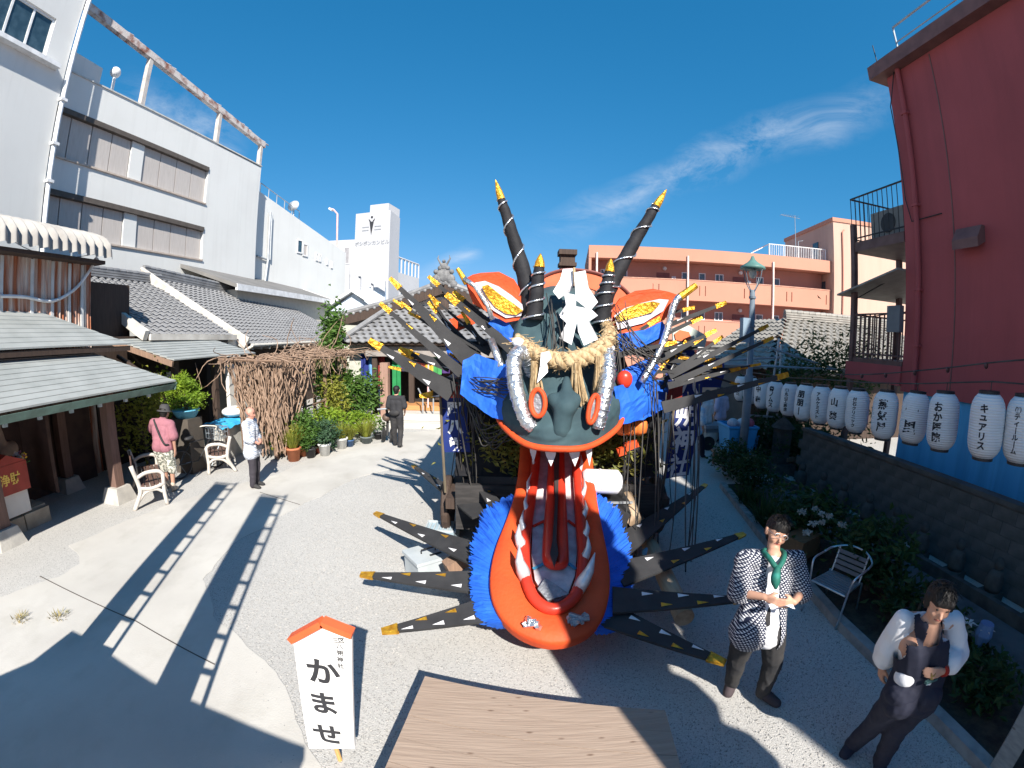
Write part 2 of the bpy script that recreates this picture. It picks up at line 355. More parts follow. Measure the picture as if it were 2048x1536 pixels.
pinkpale = M('pink_tower', (.54, .36, .28), .85, c2=(.50, .33, .255), scale=.5, stretch=(3, 3, .3))
browndoor = M('maroon_door', (.22, .07, .06), .55)
red = M('maroon_wall', (.40, .085, .088), .8, c2=(.34, .072, .074), scale=.7, detail=8, contrast=(.35, .75), bump=.12, bscale=25)
redtrim = M('maroon_trim', (.20, .10, .09), .7, c2=(.15, .075, .07))
bluewall = M('blue_sheet', (.10, .42, .72), .6, c2=(.08, .35, .63), scale=1.2, stretch=(1, 4, .5))
blackmetal = M('black_metal', (.02, .02, .022), .5, c2=(.04, .04, .042))
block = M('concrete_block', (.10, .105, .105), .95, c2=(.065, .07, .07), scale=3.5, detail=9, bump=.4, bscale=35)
stone = M('statue_stone', (.075, .075, .07), .9, c2=(.04, .04, .04), scale=6, bump=.4, bscale=22)
tan_stone = M('tan_stone', (.42, .36, .28), .85, c2=(.30, .25, .19), scale=3, bump=.3, bscale=18)
steel = M('galvanised_steel', (.35, .40, .44), .4, .5, c2=(.28, .32, .36))
streaks(whitewall, (.42, .42, .40), .22); streaks(white2, (.45, .45, .45), .2); streaks(red, (.2, .05, .055), .32, (1.6, 1.6, .15), .45, .75); streaks(pink, (.40, .20, .15), .25); streaks(pinkpale, (.45, .29, .22), .35); streaks(concrete, (.33, .31, .27), .45, (1.2, .9, 1), .5, .75); streaks(plaster, (.40, .36, .30), .4); streaks(bluewall, (.05, .2, .36), .5)
def quadwall(mb, a, b, z0, z1, t, n):
    """wall slab from a to b (xy), thickness t away from n"""
    a = Vector((*a[:2], 0)); b = Vector((*b[:2], 0)); n = Vector((*n, 0)).normalized()
    mb.prism([a + Vector((0, 0, z0)), b + Vector((0, 0, z0)), b + Vector((0, 0, z1)), a + Vector((0, 0, z1))], -n * t); return mb
class Face:
    """a vertical wall plane from a to b: u metres along, z up, d metres proud"""
    def __init__(s, a, b):
        s.a = Vector((*a[:2], 0)); s.b = Vector((*b[:2], 0)); s.x = (s.b - s.a).normalized(); s.L = (s.b - s.a).length
        s.n = Vector((s.x.y, -s.x.x, 0))
        if (C0 - s.a).dot(s.n) < 0: s.n = -s.n
    def p(s, u, z, d=0): return s.a + s.x * u + s.n * d + Vector((0, 0, z))
    def box(s, mb, u0, u1, z0, z1, d0, d1):
        return mb.prism([s.p(u0, z0, d0), s.p(u1, z0, d0), s.p(u1, z1, d0), s.p(u0, z1, d0)], s.n * (d1 - d0))
    def uz(s, px, py): q = AP(px, py, s.a, s.n); return (q - s.a).dot(s.x), q.z
    def holes(s, mb, u0, u1, z0, z1, t, rects):
        """wall with rectangular openings, thickness t behind the plane"""
        us = sorted({u0, u1, *[r[0] for r in rects], *[r[1] for r in rects]}); zs = sorted({z0, z1, *[r[2] for r in rects], *[r[3] for r in rects]})
        for i in range(len(us) - 1):
            j = 0
            while j < len(zs) - 1:
                cu = (us[i] + us[i + 1]) / 2; hole = lambda k: any(r[0] < cu < r[1] and r[2] < (zs[k] + zs[k + 1]) / 2 < r[3] for r in rects)
                if hole(j): j += 1; continue
                k = j
                while k + 1 < len(zs) - 1 and not hole(k + 1): k += 1
                s.box(mb, us[i], us[i + 1], zs[j], zs[k + 1], 0, -t); j = k + 1
        return mb
def window(face, parent, u0, u1, z0, z1, panes=2, depth=.09, fw=.05, frame=None, glass=None, name='window'):
    fr = MB(); d = -depth
    for a, b, c, e in ((u0, u1, z0, z0 + fw), (u0, u1, z1 - fw, z1), (u0, u0 + fw, z0 + fw, z1 - fw), (u1 - fw, u1, z0 + fw, z1 - fw)): face.box(fr, a, b, c, e, d, d + .05)
    for k in range(1, panes): u = lerp(u0, u1, k / panes); face.box(fr, u - fw * .45, u + fw * .45, z0 + fw, z1 - fw, d, d + .05)
    w = fr.build(name, frame or whiteframe, parent)
    for k in range(panes):
        g = MB(); face.box(g, lerp(u0, u1, k / panes) + fw * .4, lerp(u0, u1, (k + 1) / panes) - fw * .4, z0 + fw * .8, z1 - fw * .8, d - .02, d + .012); g.build('pane', glass or glass2, w)
    return w

# ------------------------------------------------------------------ ground
gm = MB().box((0, 60, -.05), (500, 500, .1)); struct('ground', gm, gravel)
right_edge = [(640, 1536), (560, 1340), (440, 1240), (405, 1160), (470, 1085), (600, 1012), (705, 958), (815, 929), (892, 882), (905, 858)]
left_edge = [(800, 866), (785, 884), (705, 892), (640, 908), (560, 948), (440, 978), (330, 1012), (230, 1052), (140, 1092), (165, 1125), (120, 1152), (0, 1195)]
def ragged(P, amp=.07, n=9):
    o = []
    for a_, b_ in zip(P[:-1], P[1:]):
        for k in range(n): q = a_.lerp(b_, k / n); o.append(q + Vector((mnoise.noise(q * 2.3) + .6 * mnoise.noise(q * 7), mnoise.noise(q * 2.1 + Vector((5, 0, 0))), 0)) * amp)
    return o + [P[-1]]
_re = ragged([p for p in [G(*p) for p in right_edge]]); poly = _re + ragged([G(*p) for p in left_edge]) + [Vector((-9, .6, 0)), Vector((-3.2, .4, 0))]
pm = MB(); pm.prism([p + Vector((0, 0, -.02)) for p in poly], (0, 0, .026)); path = struct('concrete_path', pm, concrete)
# grass tufts and dead leaves on the path edge
for k, (px, py) in enumerate(((42, 1240), (118, 1235))):
    tv, tf = blades(G(px, py), .12, 60, .10, .012, 300 + k, .9); o = link_mesh('dry_grass_tuft', tv, tf, M('dry_grass', (.34, .27, .13), .9, c2=(.22, .2, .08)), fix=False); tag(o, ['dry grass tuft at the left frame edge by the path', 'second dry grass tuft beside the first'][k], 'grass')
jm = MB()
for a, b in (((80, 1153), (272, 1243)), ((272, 1243), (430, 1330)), ((600, 1010), (520, 985))):
    p, q = G(*a), G(*b); jm.beam(p + Vector((0, 0, .008)), q + Vector((0, 0, .008)), .012, .004)
jm.build('joint_line', darkline, path)
# loose stones on the gravel
pv = []; pf = []
cube = np.array([(-1, -1, -.6), (1, -1, -.6), (1, 1, -.6), (-1, 1, -.6), (-.6, -.7, .6), (.7, -.5, .5), (.5, .7, .65), (-.7, .6, .5)])
nst = 26000
sx = RNG.uniform(-3.2, 3.9, nst); sy = 1.2 + RNG.random(nst) ** 1.6 * 7.5
sz_ = RNG.uniform(.003, .0075, nst); ang = RNG.uniform(0, 6.28, nst)
keepm = np.ones(nst, bool)
pp = [(p.x, p.y) for p in poly]
def inpoly(x, y, P):
    c = np.zeros(len(x), bool); n = len(P)
    for i in range(n):
        (x0, y0), (x1, y1) = P[i], P[(i + 1) % n]
        if y0 == y1: continue
        c ^= ((y0 > y) != (y1 > y)) & (x < (x1 - x0) * (y - y0) / (y1 - y0) + x0)
    return c
_seg = [(np.array(pp[i]), np.array(pp[i + 1])) for i in range(len(_re) - 1)]
def _dist(P):
    d = np.full(len(P), 9.)
    for a_, b_ in _seg: ab = b_ - a_; t_ = np.clip(((P - a_) @ ab) / (ab @ ab), 0, 1); d = np.minimum(d, np.linalg.norm(P - a_ - t_[:, None] * ab, axis=1))
    return d
keepm &= (~inpoly(sx, sy, pp) | (_dist(np.stack([sx, sy], 1)) < RNG.exponential(.13, nst))) & (sx < 3.62 + .02 * sy)
sx, sy, sz_, ang = sx[keepm], sy[keepm], sz_[keepm], ang[keepm]; n_ = len(sx)
cc, ss = np.cos(ang), np.sin(ang)
V = cube[None] * sz_[:, None, None] * RNG.uniform(.7, 1.3, (n_, 8, 3))
V = np.stack([V[..., 0] * cc[:, None] - V[..., 1] * ss[:, None] + sx[:, None], V[..., 0] * ss[:, None] + V[..., 1] * cc[:, None] + sy[:, None], V[..., 2] + sz_[:, None] * .4], -1).reshape(-1, 3)
fq = np.array([(4, 5, 6, 7), (0, 1, 5, 4), (1, 2, 6, 5), (2, 3, 7, 6), (3, 0, 4, 7)])
Fq = (fq[None] + np.arange(n_)[:, None, None] * 8).reshape(-1, 4)
pebble = M('pebble', (.44, .425, .40), .9, c2=(.24, .235, .23), scale=40, detail=1, contrast=(.38, .62))
pb = link_mesh('loose_gravel', V, Fq.tolist(), pebble, fix=False); pb['kind'] = 'stuff'

# ------------------------------------------------------------------ right border: kerb, bed, walk, block wall
kerb_line = [Vector((3.55, .3, 0)), Vector((3.60, 1.6, 0)), Vector((3.64, 3.45, 0)), Vector((3.95, 5.8, 0)), Vector((4.42, 8.2, 0))]
km = MB(); bedm = MB(); wm = MB(); off = Vector((.13, 0, 0))
bed_in = [k + off for k in kerb_line]; bed_out = [Vector((4.95, k.y, 0)) for k in kerb_line]; walk_out = [Vector((5.75, k.y, 0)) for k in kerb_line]
for i in range(4):
    km.prism([kerb_line[i] + Vector((0, 0, -.05)), kerb_line[i + 1] + Vector((0, 0, -.05)), bed_in[i + 1] + Vector((0, 0, -.05)), bed_in[i] + Vector((0, 0, -.05))], (0, 0, .16))
    bedm.prism([bed_in[i] + Vector((0, 0, -.05)), bed_in[i + 1] + Vector((0, 0, -.05)), bed_out[i + 1] + Vector((0, 0, -.05)), bed_out[i] + Vector((0, 0, -.05))], (0, 0, .11))
    wm.prism([bed_out[i] + Vector((.002, 0, -.05)), bed_out[i + 1] + Vector((.002, 0, -.05)), walk_out[i + 1] + Vector((0, 0, -.05)), walk_out[i] + Vector((0, 0, -.05))], (0, 0, .13))
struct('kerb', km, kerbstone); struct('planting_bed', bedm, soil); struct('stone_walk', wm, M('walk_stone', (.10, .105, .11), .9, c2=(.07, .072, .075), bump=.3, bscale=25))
wall = thing('block_wall', 'dark grey concrete block wall below the blue and maroon building', 'wall', (6.5, 5, 0))
MB().bx(6.52, 6.66, 1.0, 8.35, 0, 1.17).build('wall_core', block, wall)
b0 = MB().box((6.5, 5, 0), (.15, .385, .185)).build('block', block, wall); b0.location = (.085, -3.8, .1)
ny = 19
for r_ in range(6):
    for c_ in range(ny):
        y = 1.05 + .195 + c_ * .39 + (.195 if r_ % 2 else 0)
        if r_ == 0 and c_ == 0: b0.location = (.075 + random.uniform(-.003, .003), y - 5, .1); continue
        if y > 8.3: continue
        inst(b0, 'block', wall, (.075 + random.uniform(-.004, .004), y - 5, .1 + r_ * .19))
MB().bx(6.48, 6.70, 1.0, 8.36, 1.176, 1.24).build('coping', block, wall)
rg = MB().bx(6.70, 8.04, 1.0, 8.4, -.05, .03); rg.bx(6.6, 8.2, 8.401, 12.0, -.05, .03); struct('dark_infill', rg, soil)  # dark ground sheet added to cover the sunlit patch behind the wall
# kerb rail and little stone statues in front of the wall
rail = tag(MB().bx(5.80, 5.90, 1.2, 8.3, 0, .22).build('low_stone_rail', stone), 'low dark stone rail edging the row of little statues', 'rail')
sroot = thing('stone_statue', 'little dark stone statue, nearest in the row by the block wall', 'statue', (0, 0, 0), 'row of little stone statues')
MB().bx(-.13, .13, -.13, .13, 0, .14).build('pedestal', stone, sroot)
MB().lathe([(.10, .14), (.125, .2), (.12, .32), (.09, .42), (.05, .45)], (0, 0, 0), 14).build('robe', stone, sroot, True)
MB().ball((0, 0, .52), (.075, .075, .09)).build('head', stone, sroot, True)
ords = ['second', 'third', 'fourth', 'fifth', 'sixth', 'seventh', 'eighth', 'ninth']
sroot.location = (6.18, 2.4, 0); sroot.rotation_euler = (0, 0, 1.5)
for k in range(8): copy_tree(sroot, (6.18 + random.uniform(-.04, .04), 3.1 + k * .66, 0), 1.5 + random.uniform(-.3, .3), f'little dark stone statue, {ords[k]} in the row by the block wall from nearest')

# ------------------------------------------------------------------ maroon building on the right
rb = thing('maroon_building', 'tall maroon rendered building with blue lower wall and pipes on the right', 'building', (8, 5, 0))
fR = Face((8, 7.0), (8, -16)); # u runs towards the camera
mb = MB().bx(8, 11, -16, 7.0, 2.25, 9.05); mb.build('wall', red, rb)
MB().bx(8.06, 10.95, -15.95, 6.95, 0, 2.25).build('blue_wall', bluewall, rb)
m = MB().bx(7.72, 11.2, -16.2, 7.28, 9.06, 9.38); m.build('cornice', redtrim, rb)
m = MB().bx(7.95, 8.5, 7.002, 8.75, 2.35, 2.75); m.build('ledge', red, rb)
m = MB()
for y in (6.6,):
    m.tube([(7.93, y, 9.05), (7.93, y, 2.0)], .055, 10)
    for z in (8.0, 6.0, 4.3, 3.2): m.box((7.93, y, z), (.13, .16, .05))
m.build('downpipe', red, rb)
for k, (u, z) in enumerate(((1.65, 5.05), (5.4, 6.6))):
    m = MB(); y = 7 - u
    m.prism([(8, y - .28, z), (7.75, y - .28, z - .12), (7.75, y - .28, z + .05), (7.9, y - .28, z + .28), (8, y - .28, z + .28)], (0, .56, 0)); m.build('vent_hood', redtrim, rb)
for u in (3.4, 5.2, 7.5):   # blue sheet joints
    m = MB(); m.bx(8.03, 8.058, 7 - u - .02, 7 - u + .02, .2, 2.24); m.build('sheet_joint', bluewall, rb)
m = MB().tube([(7.96, 6.72, 9.1), (7.9, 6.95, 8.3), (7.97, 6.9, 6.2), (7.95, 6.75, 5.7), (7.98, 6.0, 5.72)], .012, 5); m.build('cable', blackmetal, rb)
MB().bx(5.53, 7.19, -7, -4.0, 0, 10.2).build('shadow_block', red, rb); MB().bx(7.2, 7.99, -7, -4.0, 0, 14.0).build('tall_shadow_block', red, rb)  # unseen blocks added behind the camera, sized to shade the right-hand side
for u in (1.25, 3.6): MB().bx(7.988, 8.003, 7 - u - .012, 7 - u + .012, 2.3, 9.0).build('panel_joint', redtrim, rb)
# roof railing
m = MB()
rp = [(8.1, 6.6), (8.1, 3.6), (8.1, .6)]
for x, y in rp: m.tube([(x, y, 9.38), (x, y, 10.2)], .025, 6)
m.tube([(8.1, 6.6, 10.2), (8.1, .6, 10.2)], .025, 6); m.tube([(8.1, 6.6, 9.8), (8.1, .6, 9.8)], .015, 6)
m.build('roof_railing', steel, rb)
MB().tube([(7.9, 7.1, 9.38), (7.88, 7.12, 9.95)], .012, 5).build('aerial', blackmetal, rb)
# balcony tower beyond the corner
brown = M('brown_steel', (.115, .06, .052), .6, c2=(.16, .09, .08))
for x, y in ((8.02, 8.62), (9.6, 8.62)): MB().bx(x - .06, x + .06, y - .06, y + .06, 0, 6.0).build('balcony_post', brown, rb)
for z, nm in ((5.55, 'upper'), (2.85, 'lower')):
    m = MB(); m.bx(7.98, 10.4, 7.01, 8.68, z - .22, z); m.build('balcony_floor', brown, rb)
    m = MB(); top = z + (1.08 if nm == 'upper' else 1.0)
    for y in (8.66,):
        m.tube([(8.0, y, top), (10.4, y, top)], .022, 6); m.tube([(8.0, y, z + .1), (10.4, y, z + .1)], .018, 6)
        for k in range(17): m.tube([(8.0 + k * .14, y, z), (8.0 + k * .14, y, top)], .01 if nm == 'upper' else .02, 5)
    m.tube([(8.0, 7.0, top), (8.0, 8.66, top)], .022, 6); m.tube([(8.0, 7.0, z + .1), (8.0, 8.66, z + .1)], .018, 6)
    for k in range(1, 11): m.tube([(8.0, 7.0 + k * .15, z), (8.0, 7.0 + k * .15, top)], .01 if nm == 'upper' else .02, 5)
    m.build('balcony_railing', blackmetal if nm == 'upper' else brown, rb)
m = MB(); m.prism([(7.75, 7.01, 4.72), (7.75, 8.95, 4.30), (10.4, 8.95, 4.30), (10.4, 7.01, 4.72)], (0, 0, .04)); m.build('awning', M('awning_sheet', (.30, .28, .25), .6), rb)
m = MB().tube([(8.0, 8.6, 4.2), (8.4, 7.05, 4.9)], .015, 5).tube([(8.0, 8.6, 3.75), (8.5, 7.1, 3.95)], .012, 5).tube([(8.02, 8.5, 3.9), (8.02, 8.5, 3.55), (8.02, 8.42, 3.5), (8.02, 8.4, 3.6)], .01, 5); m.build('brace', blackmetal, rb)
ac = thing('air_conditioner', 'grey air conditioner box behind the upper balcony railing', 'air conditioner', (8.5, 7.8, 5.55))
MB().bx(8.15, 8.55, 7.15, 8.15, 5.56, 6.18).build('case', M('ac_case', (.24, .23, .21), .6), ac); MB().lathe([(.001, 0), (.22, 0), (.22, .02), (.001, .02)], (8.15, 7.6, 5.87), 20, Matrix.Rotation(rad(-90), 3, 'Y')).build('fan_grille', blackmetal, ac)
mbx = tag(MB().bx(7.86, 7.99, 7.03, 7.4, 3.45, 4.0).build('meter_box', M('meter_grey', (.16, .17, .18), .6)), 'small grey meter box fixed on the maroon corner', 'box')

# ------------------------------------------------------------------ pink apartment block
L0 = Vector((5.17, 30, 0)); R0 = Vector((23.3, 27.6, 0)); fP = Face(L0, R0); PL = fP.L
pk = thing('pink_apartment_block', 'long salmon pink apartment block with open walkways and stair tower', 'building', (14, 29, 0))
def pz(py, px=1661): return AP(px, py, L0, fP.n).z
zr = 9.35
m = MB(); fP.box(m, 0, PL, -.2, zr, -1.35, -9); m.build('rear_wall', pinkdark, pk)
m = MB(); fP.box(m, -.0, PL + .15, 8.55, 9.42, 0.02, -9.1); m.build('roof_band', pink, pk)
m = MB(); fP.box(m, 0, .18, -.2, 8.55, 0, -9); m.build('end_wall', pink, pk)
floors = [5.80, 3.02, .24]
slot = M('slot_shade', (.42, .16, .12), .9)
for i, z in enumerate(floors):
    m = MB(); rects = []
    for k in range(6):
        u = 1.1 + k * 3.35
        for du in (0, .42): rects.append((u + du, u + du + .07, z + .35, z + 1.05))
    fP.holes(m, .18, PL, z, z + 1.4, .16, [r for r in rects if r[1] < PL - .2]); m.build('parapet', pink, pk)
    m = MB(); fP.box(m, .18, PL, z, z + .14, -.16, -1.36); m.build('walkway_floor', pinkdark, pk)
    m = MB(); fP.box(m, .18, PL, z + 1.4, z + 1.46, .03, -.19); m.build('parapet_cap', M('pink_cap', (.54, .29, .21), .8), pk)
    fb = Face(fP.p(0, 0, -1.35), fP.p(PL, 0, -1.35)); cyc = [('w', .6), ('w', .6), ('s', .5), ('d', .95), ('w', .55), ('w', .5), ('w', .65), ('d', .95)]
    u = .9; j = 0
    while u < PL - 1.6:
        tp, w_ = cyc[j % 8]; j += 1
        if tp == 'w': window(fb, pk, u, u + w_, z + 1.50, z + 2.15, 1 if w_ < .62 else 2, depth=-.01, fw=.06)
        elif tp == 'd':
            m = MB(); fb.box(m, u, u + w_, z + .15, z + 2.05, 0, .04); m.build('door', browndoor, pk)
            m = MB(); q = fb.p(u + w_ * .6, z + 2.35, .02); m.lathe([(.15, 0), (.15, .12), (.09, .2)], q, 12, Matrix.Rotation(rad(90), 3, 'X')); m.build('wall_lamp', whiteframe, pk)
            m = MB(); fb.box(m, u + w_ + .15, u + w_ + .45, z + 1.6, z + 1.8, 0, .12); m.build('meter', whiteframe, pk)
        u += w_ + (.75 if tp == 'w' else .9)
for u in (.55, 6.95, 13.4):
    a = fP.p(u, -.2, .09); m = MB().tube([a, a + Vector((0, 0, 9.1))], .075, 8); m.build('drainpipe', M('pale_pipe', (.80, .62, .56), .6), pk)
# stair tower on the right
T0 = R0 + fP.n * .35 + fP.x * .05; fT = Face(T0, T0 + fP.x * 9)
m = MB(); fT.box(m, 0, 9, -.2, 12.35, 0, -8); m.build('stair_tower', pinkpale, pk)
m = MB(); fT.box(m, -.08, 9.1, 12.35, 12.65, .08, -8.1); m.build('tower_coping', pink, pk)
m = MB().tube([fT.p(.75, .2, .08), fT.p(.75, 11.6, .08), fT.p(.95, 11.8, .02)], .06, 8); m.build('downpipe', pinkdark, pk)
fS = Face(T0 - fP.n * 8, T0)   # shaded flank facing the walkways
m = MB(); q = T0 - fP.x * .02 - fP.n * 2; 
for z in floors:
    mm_ = MB(); mm_.prism([T0 - fP.n * 1.2 + Vector((0, 0, z + .1)) - fP.x * .02, T0 - fP.n * 2.0 + Vector((0, 0, z + .1)) - fP.x * .02, T0 - fP.n * 2.0 + Vector((0, 0, z + 2.2)) - fP.x * .02, T0 - fP.n * 1.2 + Vector((0, 0, z + 2.2)) - fP.x * .02], -fP.x * .03); mm_.build('dark_opening', darkglass, pk)
mm_ = MB().prism([T0 - fP.n * 2.2 + Vector((0, 0, 9.5)) - fP.x * .02, T0 - fP.n * 3.0 + Vector((0, 0, 9.5)) - fP.x * .02, T0 - fP.n * 3.0 + Vector((0, 0, 11.2)) - fP.x * .02, T0 - fP.n * 2.2 + Vector((0, 0, 11.2)) - fP.x * .02], -fP.x * .05); mm_.build('roof_door', darkglass, pk)
# white rooftop railing
m = MB(); u0, u1 = PL - 4.9, PL - .1; dz = -.6
for z in (9.45, 10.35): m.tube([fP.p(u0, z, dz), fP.p(u1, z, dz)], .035, 6)
for k in range(33): u = lerp(u0, u1, k / 32); m.tube([fP.p(u, 9.4, dz), fP.p(u, 10.35, dz)], .02 if k % 8 else .045, 5)
m.tube([fP.p(u0, 10.35, dz), fP.p(u0, 10.35, dz - 3)], .035, 6).tube([fP.p(u0 - 1.6, 9.45, dz - .5), fP.p(u0, 10.3, dz - 1)], .03, 6)
m.build('roof_railing', whiteframe, pk)
an = thing('tv_aerial', 'thin TV aerial mast on the pink apartment roof', 'aerial', AY(1600, 500, 28.5))
q = fP.p(PL - 2.2, 9.4, -1.5); m = MB().tube([q, q + Vector((0, 0, 3.6))], .03, 6)
m.build('mast', steel, an); m = MB().tube([q + Vector((-1.3, 0, 3.5)), q + Vector((.5, 0, 3.4))], .02, 5)
for k in range(7): a = q + Vector((-1.2 + k * .22, 0, 3.5)); m.tube([a + Vector((0, -.3, 0)), a + Vector((0, .3, 0))], .012, 4)
m.tube([q + Vector((.25, 0, 0)), q + Vector((.25, 0, 1.6)), q + Vector((.7, 0, 1.7))], .03, 5); m.build('antenna_bars', steel, an, kind='stuff')

# ------------------------------------------------------------------ white building on the left
wb = thing('white_factory_building', 'big white building with beige shuttered window bands and rusty roof beam', 'building', (-16, 14, 0))
q0 = AX(112, 227, -15.2); fB = Face((-15.2, -6), (-15.2, q0.y)); yb = q0.y
W0 = Vector((-16, yb)); e1 = AX(437, 276, -15.0); e2 = AX(522, 342, -14.6); fW = Face((-16, yb - .05), (-15.0, e1.y)); WL = fW.L
ztop = 12.8
m = MB(); fB.holes(m, 0, fB.L, 3, 17.5, .5, [(11.2, 14.6, 12.3, 13.9), (11.2, 13.0, 9.0, 10.3)]); m.build('near_wall', whitewall, wb)
MB().bx(-22, -15.72, -6, yb - .01, 3, 17.4).build('near_core', whitewall, wb)
def uzB(px, py): return fB.uz(px, py)
window(fB, wb, 11.2, 14.6, 12.3, 13.9, 4, depth=.12, fw=.09, glass=darkglass); window(fB, wb, 11.2, 13.0, 9.0, 10.3, 2, depth=.12, fw=.09, glass=darkglass)
MB().bx(-15.2, -14.9, yb - 4.0, yb - .4, 12.12, 12.28).build('window_sill', whiteframe, wb)
u_end = fW.uz(416, 350)[0]
bands = [(9.55, 11.35), (6.75, 8.30)]
rects = [(.25, u_end, a, b) for a, b in bands]
m = MB(); fW.holes(m, 0, WL, 2, ztop, .35, rects); m.build('facade_wall', whitewall, wb)
for a, b in bands:
    um = .25 + (u_end - .25) * .5
    m = MB(); fW.box(m, .25, u_end, b - .16, b + .04, -.35, .06); m.build('lintel', darkline, wb)
    for u0_, u1_ in ((.3, um - .35), (um + .35, u_end)):
        n = 4
        for k in range(n):
            m = MB(); fW.box(m, lerp(u0_, u1_, k / n) + .02, lerp(u0_, u1_, (k + 1) / n) - .02, a + .02, b - .17, -.22, -.15); m.build('shutter_panel', beige, wb)
    m = MB(); fW.box(m, um - .33, um + .33, a, b - .16, -.23, -.08); m.build('mullion_post', whitewall, wb)
    m = MB(); fW.box(m, .25, u_end, a - .07, a, -.02, .07); m.build('sill', M('rust_sill', (.5, .42, .36), .8), wb)
fW2 = Face(fW.p(WL, 0), e2); m = MB(); fW2.box(m, 0, fW2.L, 2, ztop - .05, 0, -.4); m.build('end_facade', whitewall, wb)
m = MB(); m.prism([(-16.7, yb, 2), (e1.x - .65, e1.y, 2), (e2.x - .6, e2.y, 2), (-26, e2.y + 1, 2), (-26, yb, 2)], (0, 0, ztop - 2.1)); m.build('roof_block', whitewall, wb)
m = MB(); m.prism([fW.p(0, ztop, .05), fW.p(WL, ztop, .05), e2 - Vector((0, 0, e2.z - ztop)) + Vector((.05, 0, 0)), e2 - Vector((0, 0, e2.z - ztop)) - Vector((.4, 0, 0)), fW.p(WL, ztop, -.35), fW.p(0, ztop, -.35)], (0, 0, .06)); m.build('parapet_cap', M('cap_grey', (.5, .5, .48), .7), wb)
m = MB().tube([(-15.12, yb + .1, 4), (-15.12, yb + .1, 16)], .09, 8)
for z in (6.2, 8.3, 9.6, 11.2): m.box((-15.12, yb + .1, z), (.26, .26, .1))
m.build('downpipe', whiteframe, wb)
MB().bx(-20, -16.6, yb + .2, yb + 2.6, ztop - .1, 14.1).build('roof_hut', whitewall, wb)
# rusty overhead beam on posts
bm_ = thing('rusty_roof_beam', 'long rust stained white beam on posts above the white roof', 'beam', (-16, 14, 12.8))
pA = AX(150, -6, -16.2); pB = AX(528, 292, -14.8); up = Vector((0, 0, 1))
MB().beam(pA, pB, .27, .32).build('beam', rust, bm_)
m = MB(); d_ = (pB - pA)
for k in range(40): a = pA + d_ * (k / 39) + Vector((0, 0, .22)); m.tube([a, a + d_ * .03 + Vector((0, 0, random.uniform(-.05, .08)))], .04, 5)
m.build('conduit', rust, bm_)
for px, py0, py1 in ((303, 140, 212), (440, 238, 278), (522, 268, 345)):
    a = min((pA + d_ * (k / 300) for k in range(301)), key=lambda q: abs(PJ(q)[0] - px)); m = MB().beam(a, Vector((a.x, a.y, ztop - .3)), .22, .22); m.build('post', M('beam_post', (.55, .50, .46), .8, c2=(.4, .36, .33)), bm_)
gl = thing('globe_lamp', 'white globe lamp on a short pole over the white parapet', 'lamp', AX(225, 170, -16.2)); a = AX(225, 175, -16.2); c = AX(231, 145, -16.2)
MB().tube([a - Vector((0, 0, .4)), c], .07, 8).build('pole', whiteframe, gl); MB().ball(c, .24).build('globe', whiteframe, gl, True)

# low white wing running back
lw = thing('low_white_wing', 'lower white wing with small windows stepping back behind tiled roofs', 'building', (-15, 28, 0))
a = AX(518, 382, -15.3); b = AX(692, 506, -13.4); zt = a.z
fL = Face(a, b); zb = b.z; m = MB().prism([fL.p(0, 2), fL.p(fL.L, 2), fL.p(fL.L, zb), fL.p(0, zt)], fL.n * -8); m.build('wall', whitewall, lw)
for px0, px1, py0, py1, n in ((594, 604, 478, 508, 1), (605, 614, 486, 514, 1), (631, 635, 505, 522, 1), (637, 641, 508, 524, 1), (652, 655, 517, 530, 1), (661, 664, 522, 537, 1)):
    u0_, z1_ = fL.uz(px0, py0); u1_, z0_ = fL.uz(px1, py1); window(fL, lw, u0_, u1_, z0_, z1_, n, depth=-.02, fw=.08, glass=beige if px0 == 605 else darkglass)
m = MB()
for pts in ([(538, 425), (533, 520), (524, 590)], [(541, 430), (537, 520)]): m.tube([fL.p(*fL.uz(*p), .12) for p in pts], .07, 6)
m.tube([fL.p(*fL.uz(511, 512), .12), fL.p(*fL.uz(530, 519), .12)], .06, 6); m.build('downpipe', greypipe, lw)
m = MB(); 
zL = lambda u: lerp(zt, zb, u / fL.L)
for k in range(6): u = .3 + k * .8; m.tube([fL.p(u, zL(u), -.2), fL.p(u, zL(u) + .7, -.2)], .03, 5)
m.tube([fL.p(.3, zL(.3) + .7, -.2), fL.p(4.3, zL(4.3) + .7, -.2)], .03, 5); m.build('roof_rail', greypipe, lw)
dish = thing('satellite_dish', 'small white satellite dish on the low white wing', 'dish', fL.p(7, zt, -.2)); u_ = fL.uz(592, 425)[0]; q = fL.p(u_, zL(u_), -.2)
MB().tube([q, q + Vector((0, 0, .6))], .04, 6).build('mast', greypipe, dish); MB().lathe([(.001, 0), (.25, .03), (.42, .12)], q + Vector((0, 0, .75)), 16, Matrix.Rotation(rad(70), 3, 'X')).build('bowl', whiteframe, dish, True)
sl = thing('street_lamp', 'thin street lamp on a pink pole above the white roofs', 'lamp', AY(673, 500, 38)); a = AY(674, 500, 38); b = AY(675, 428, 38); c = AY(659, 417, 38)
MB().tube([a, b, lerp(b, c, .5) + Vector((0, 0, .15)), c], .09, 6).build('pole', M('pink_pole', (.75, .45, .42), .6), sl); MB().beam(c, lerp(c, b, .35), .35, .18).build('lamp_head', whiteframe, sl)

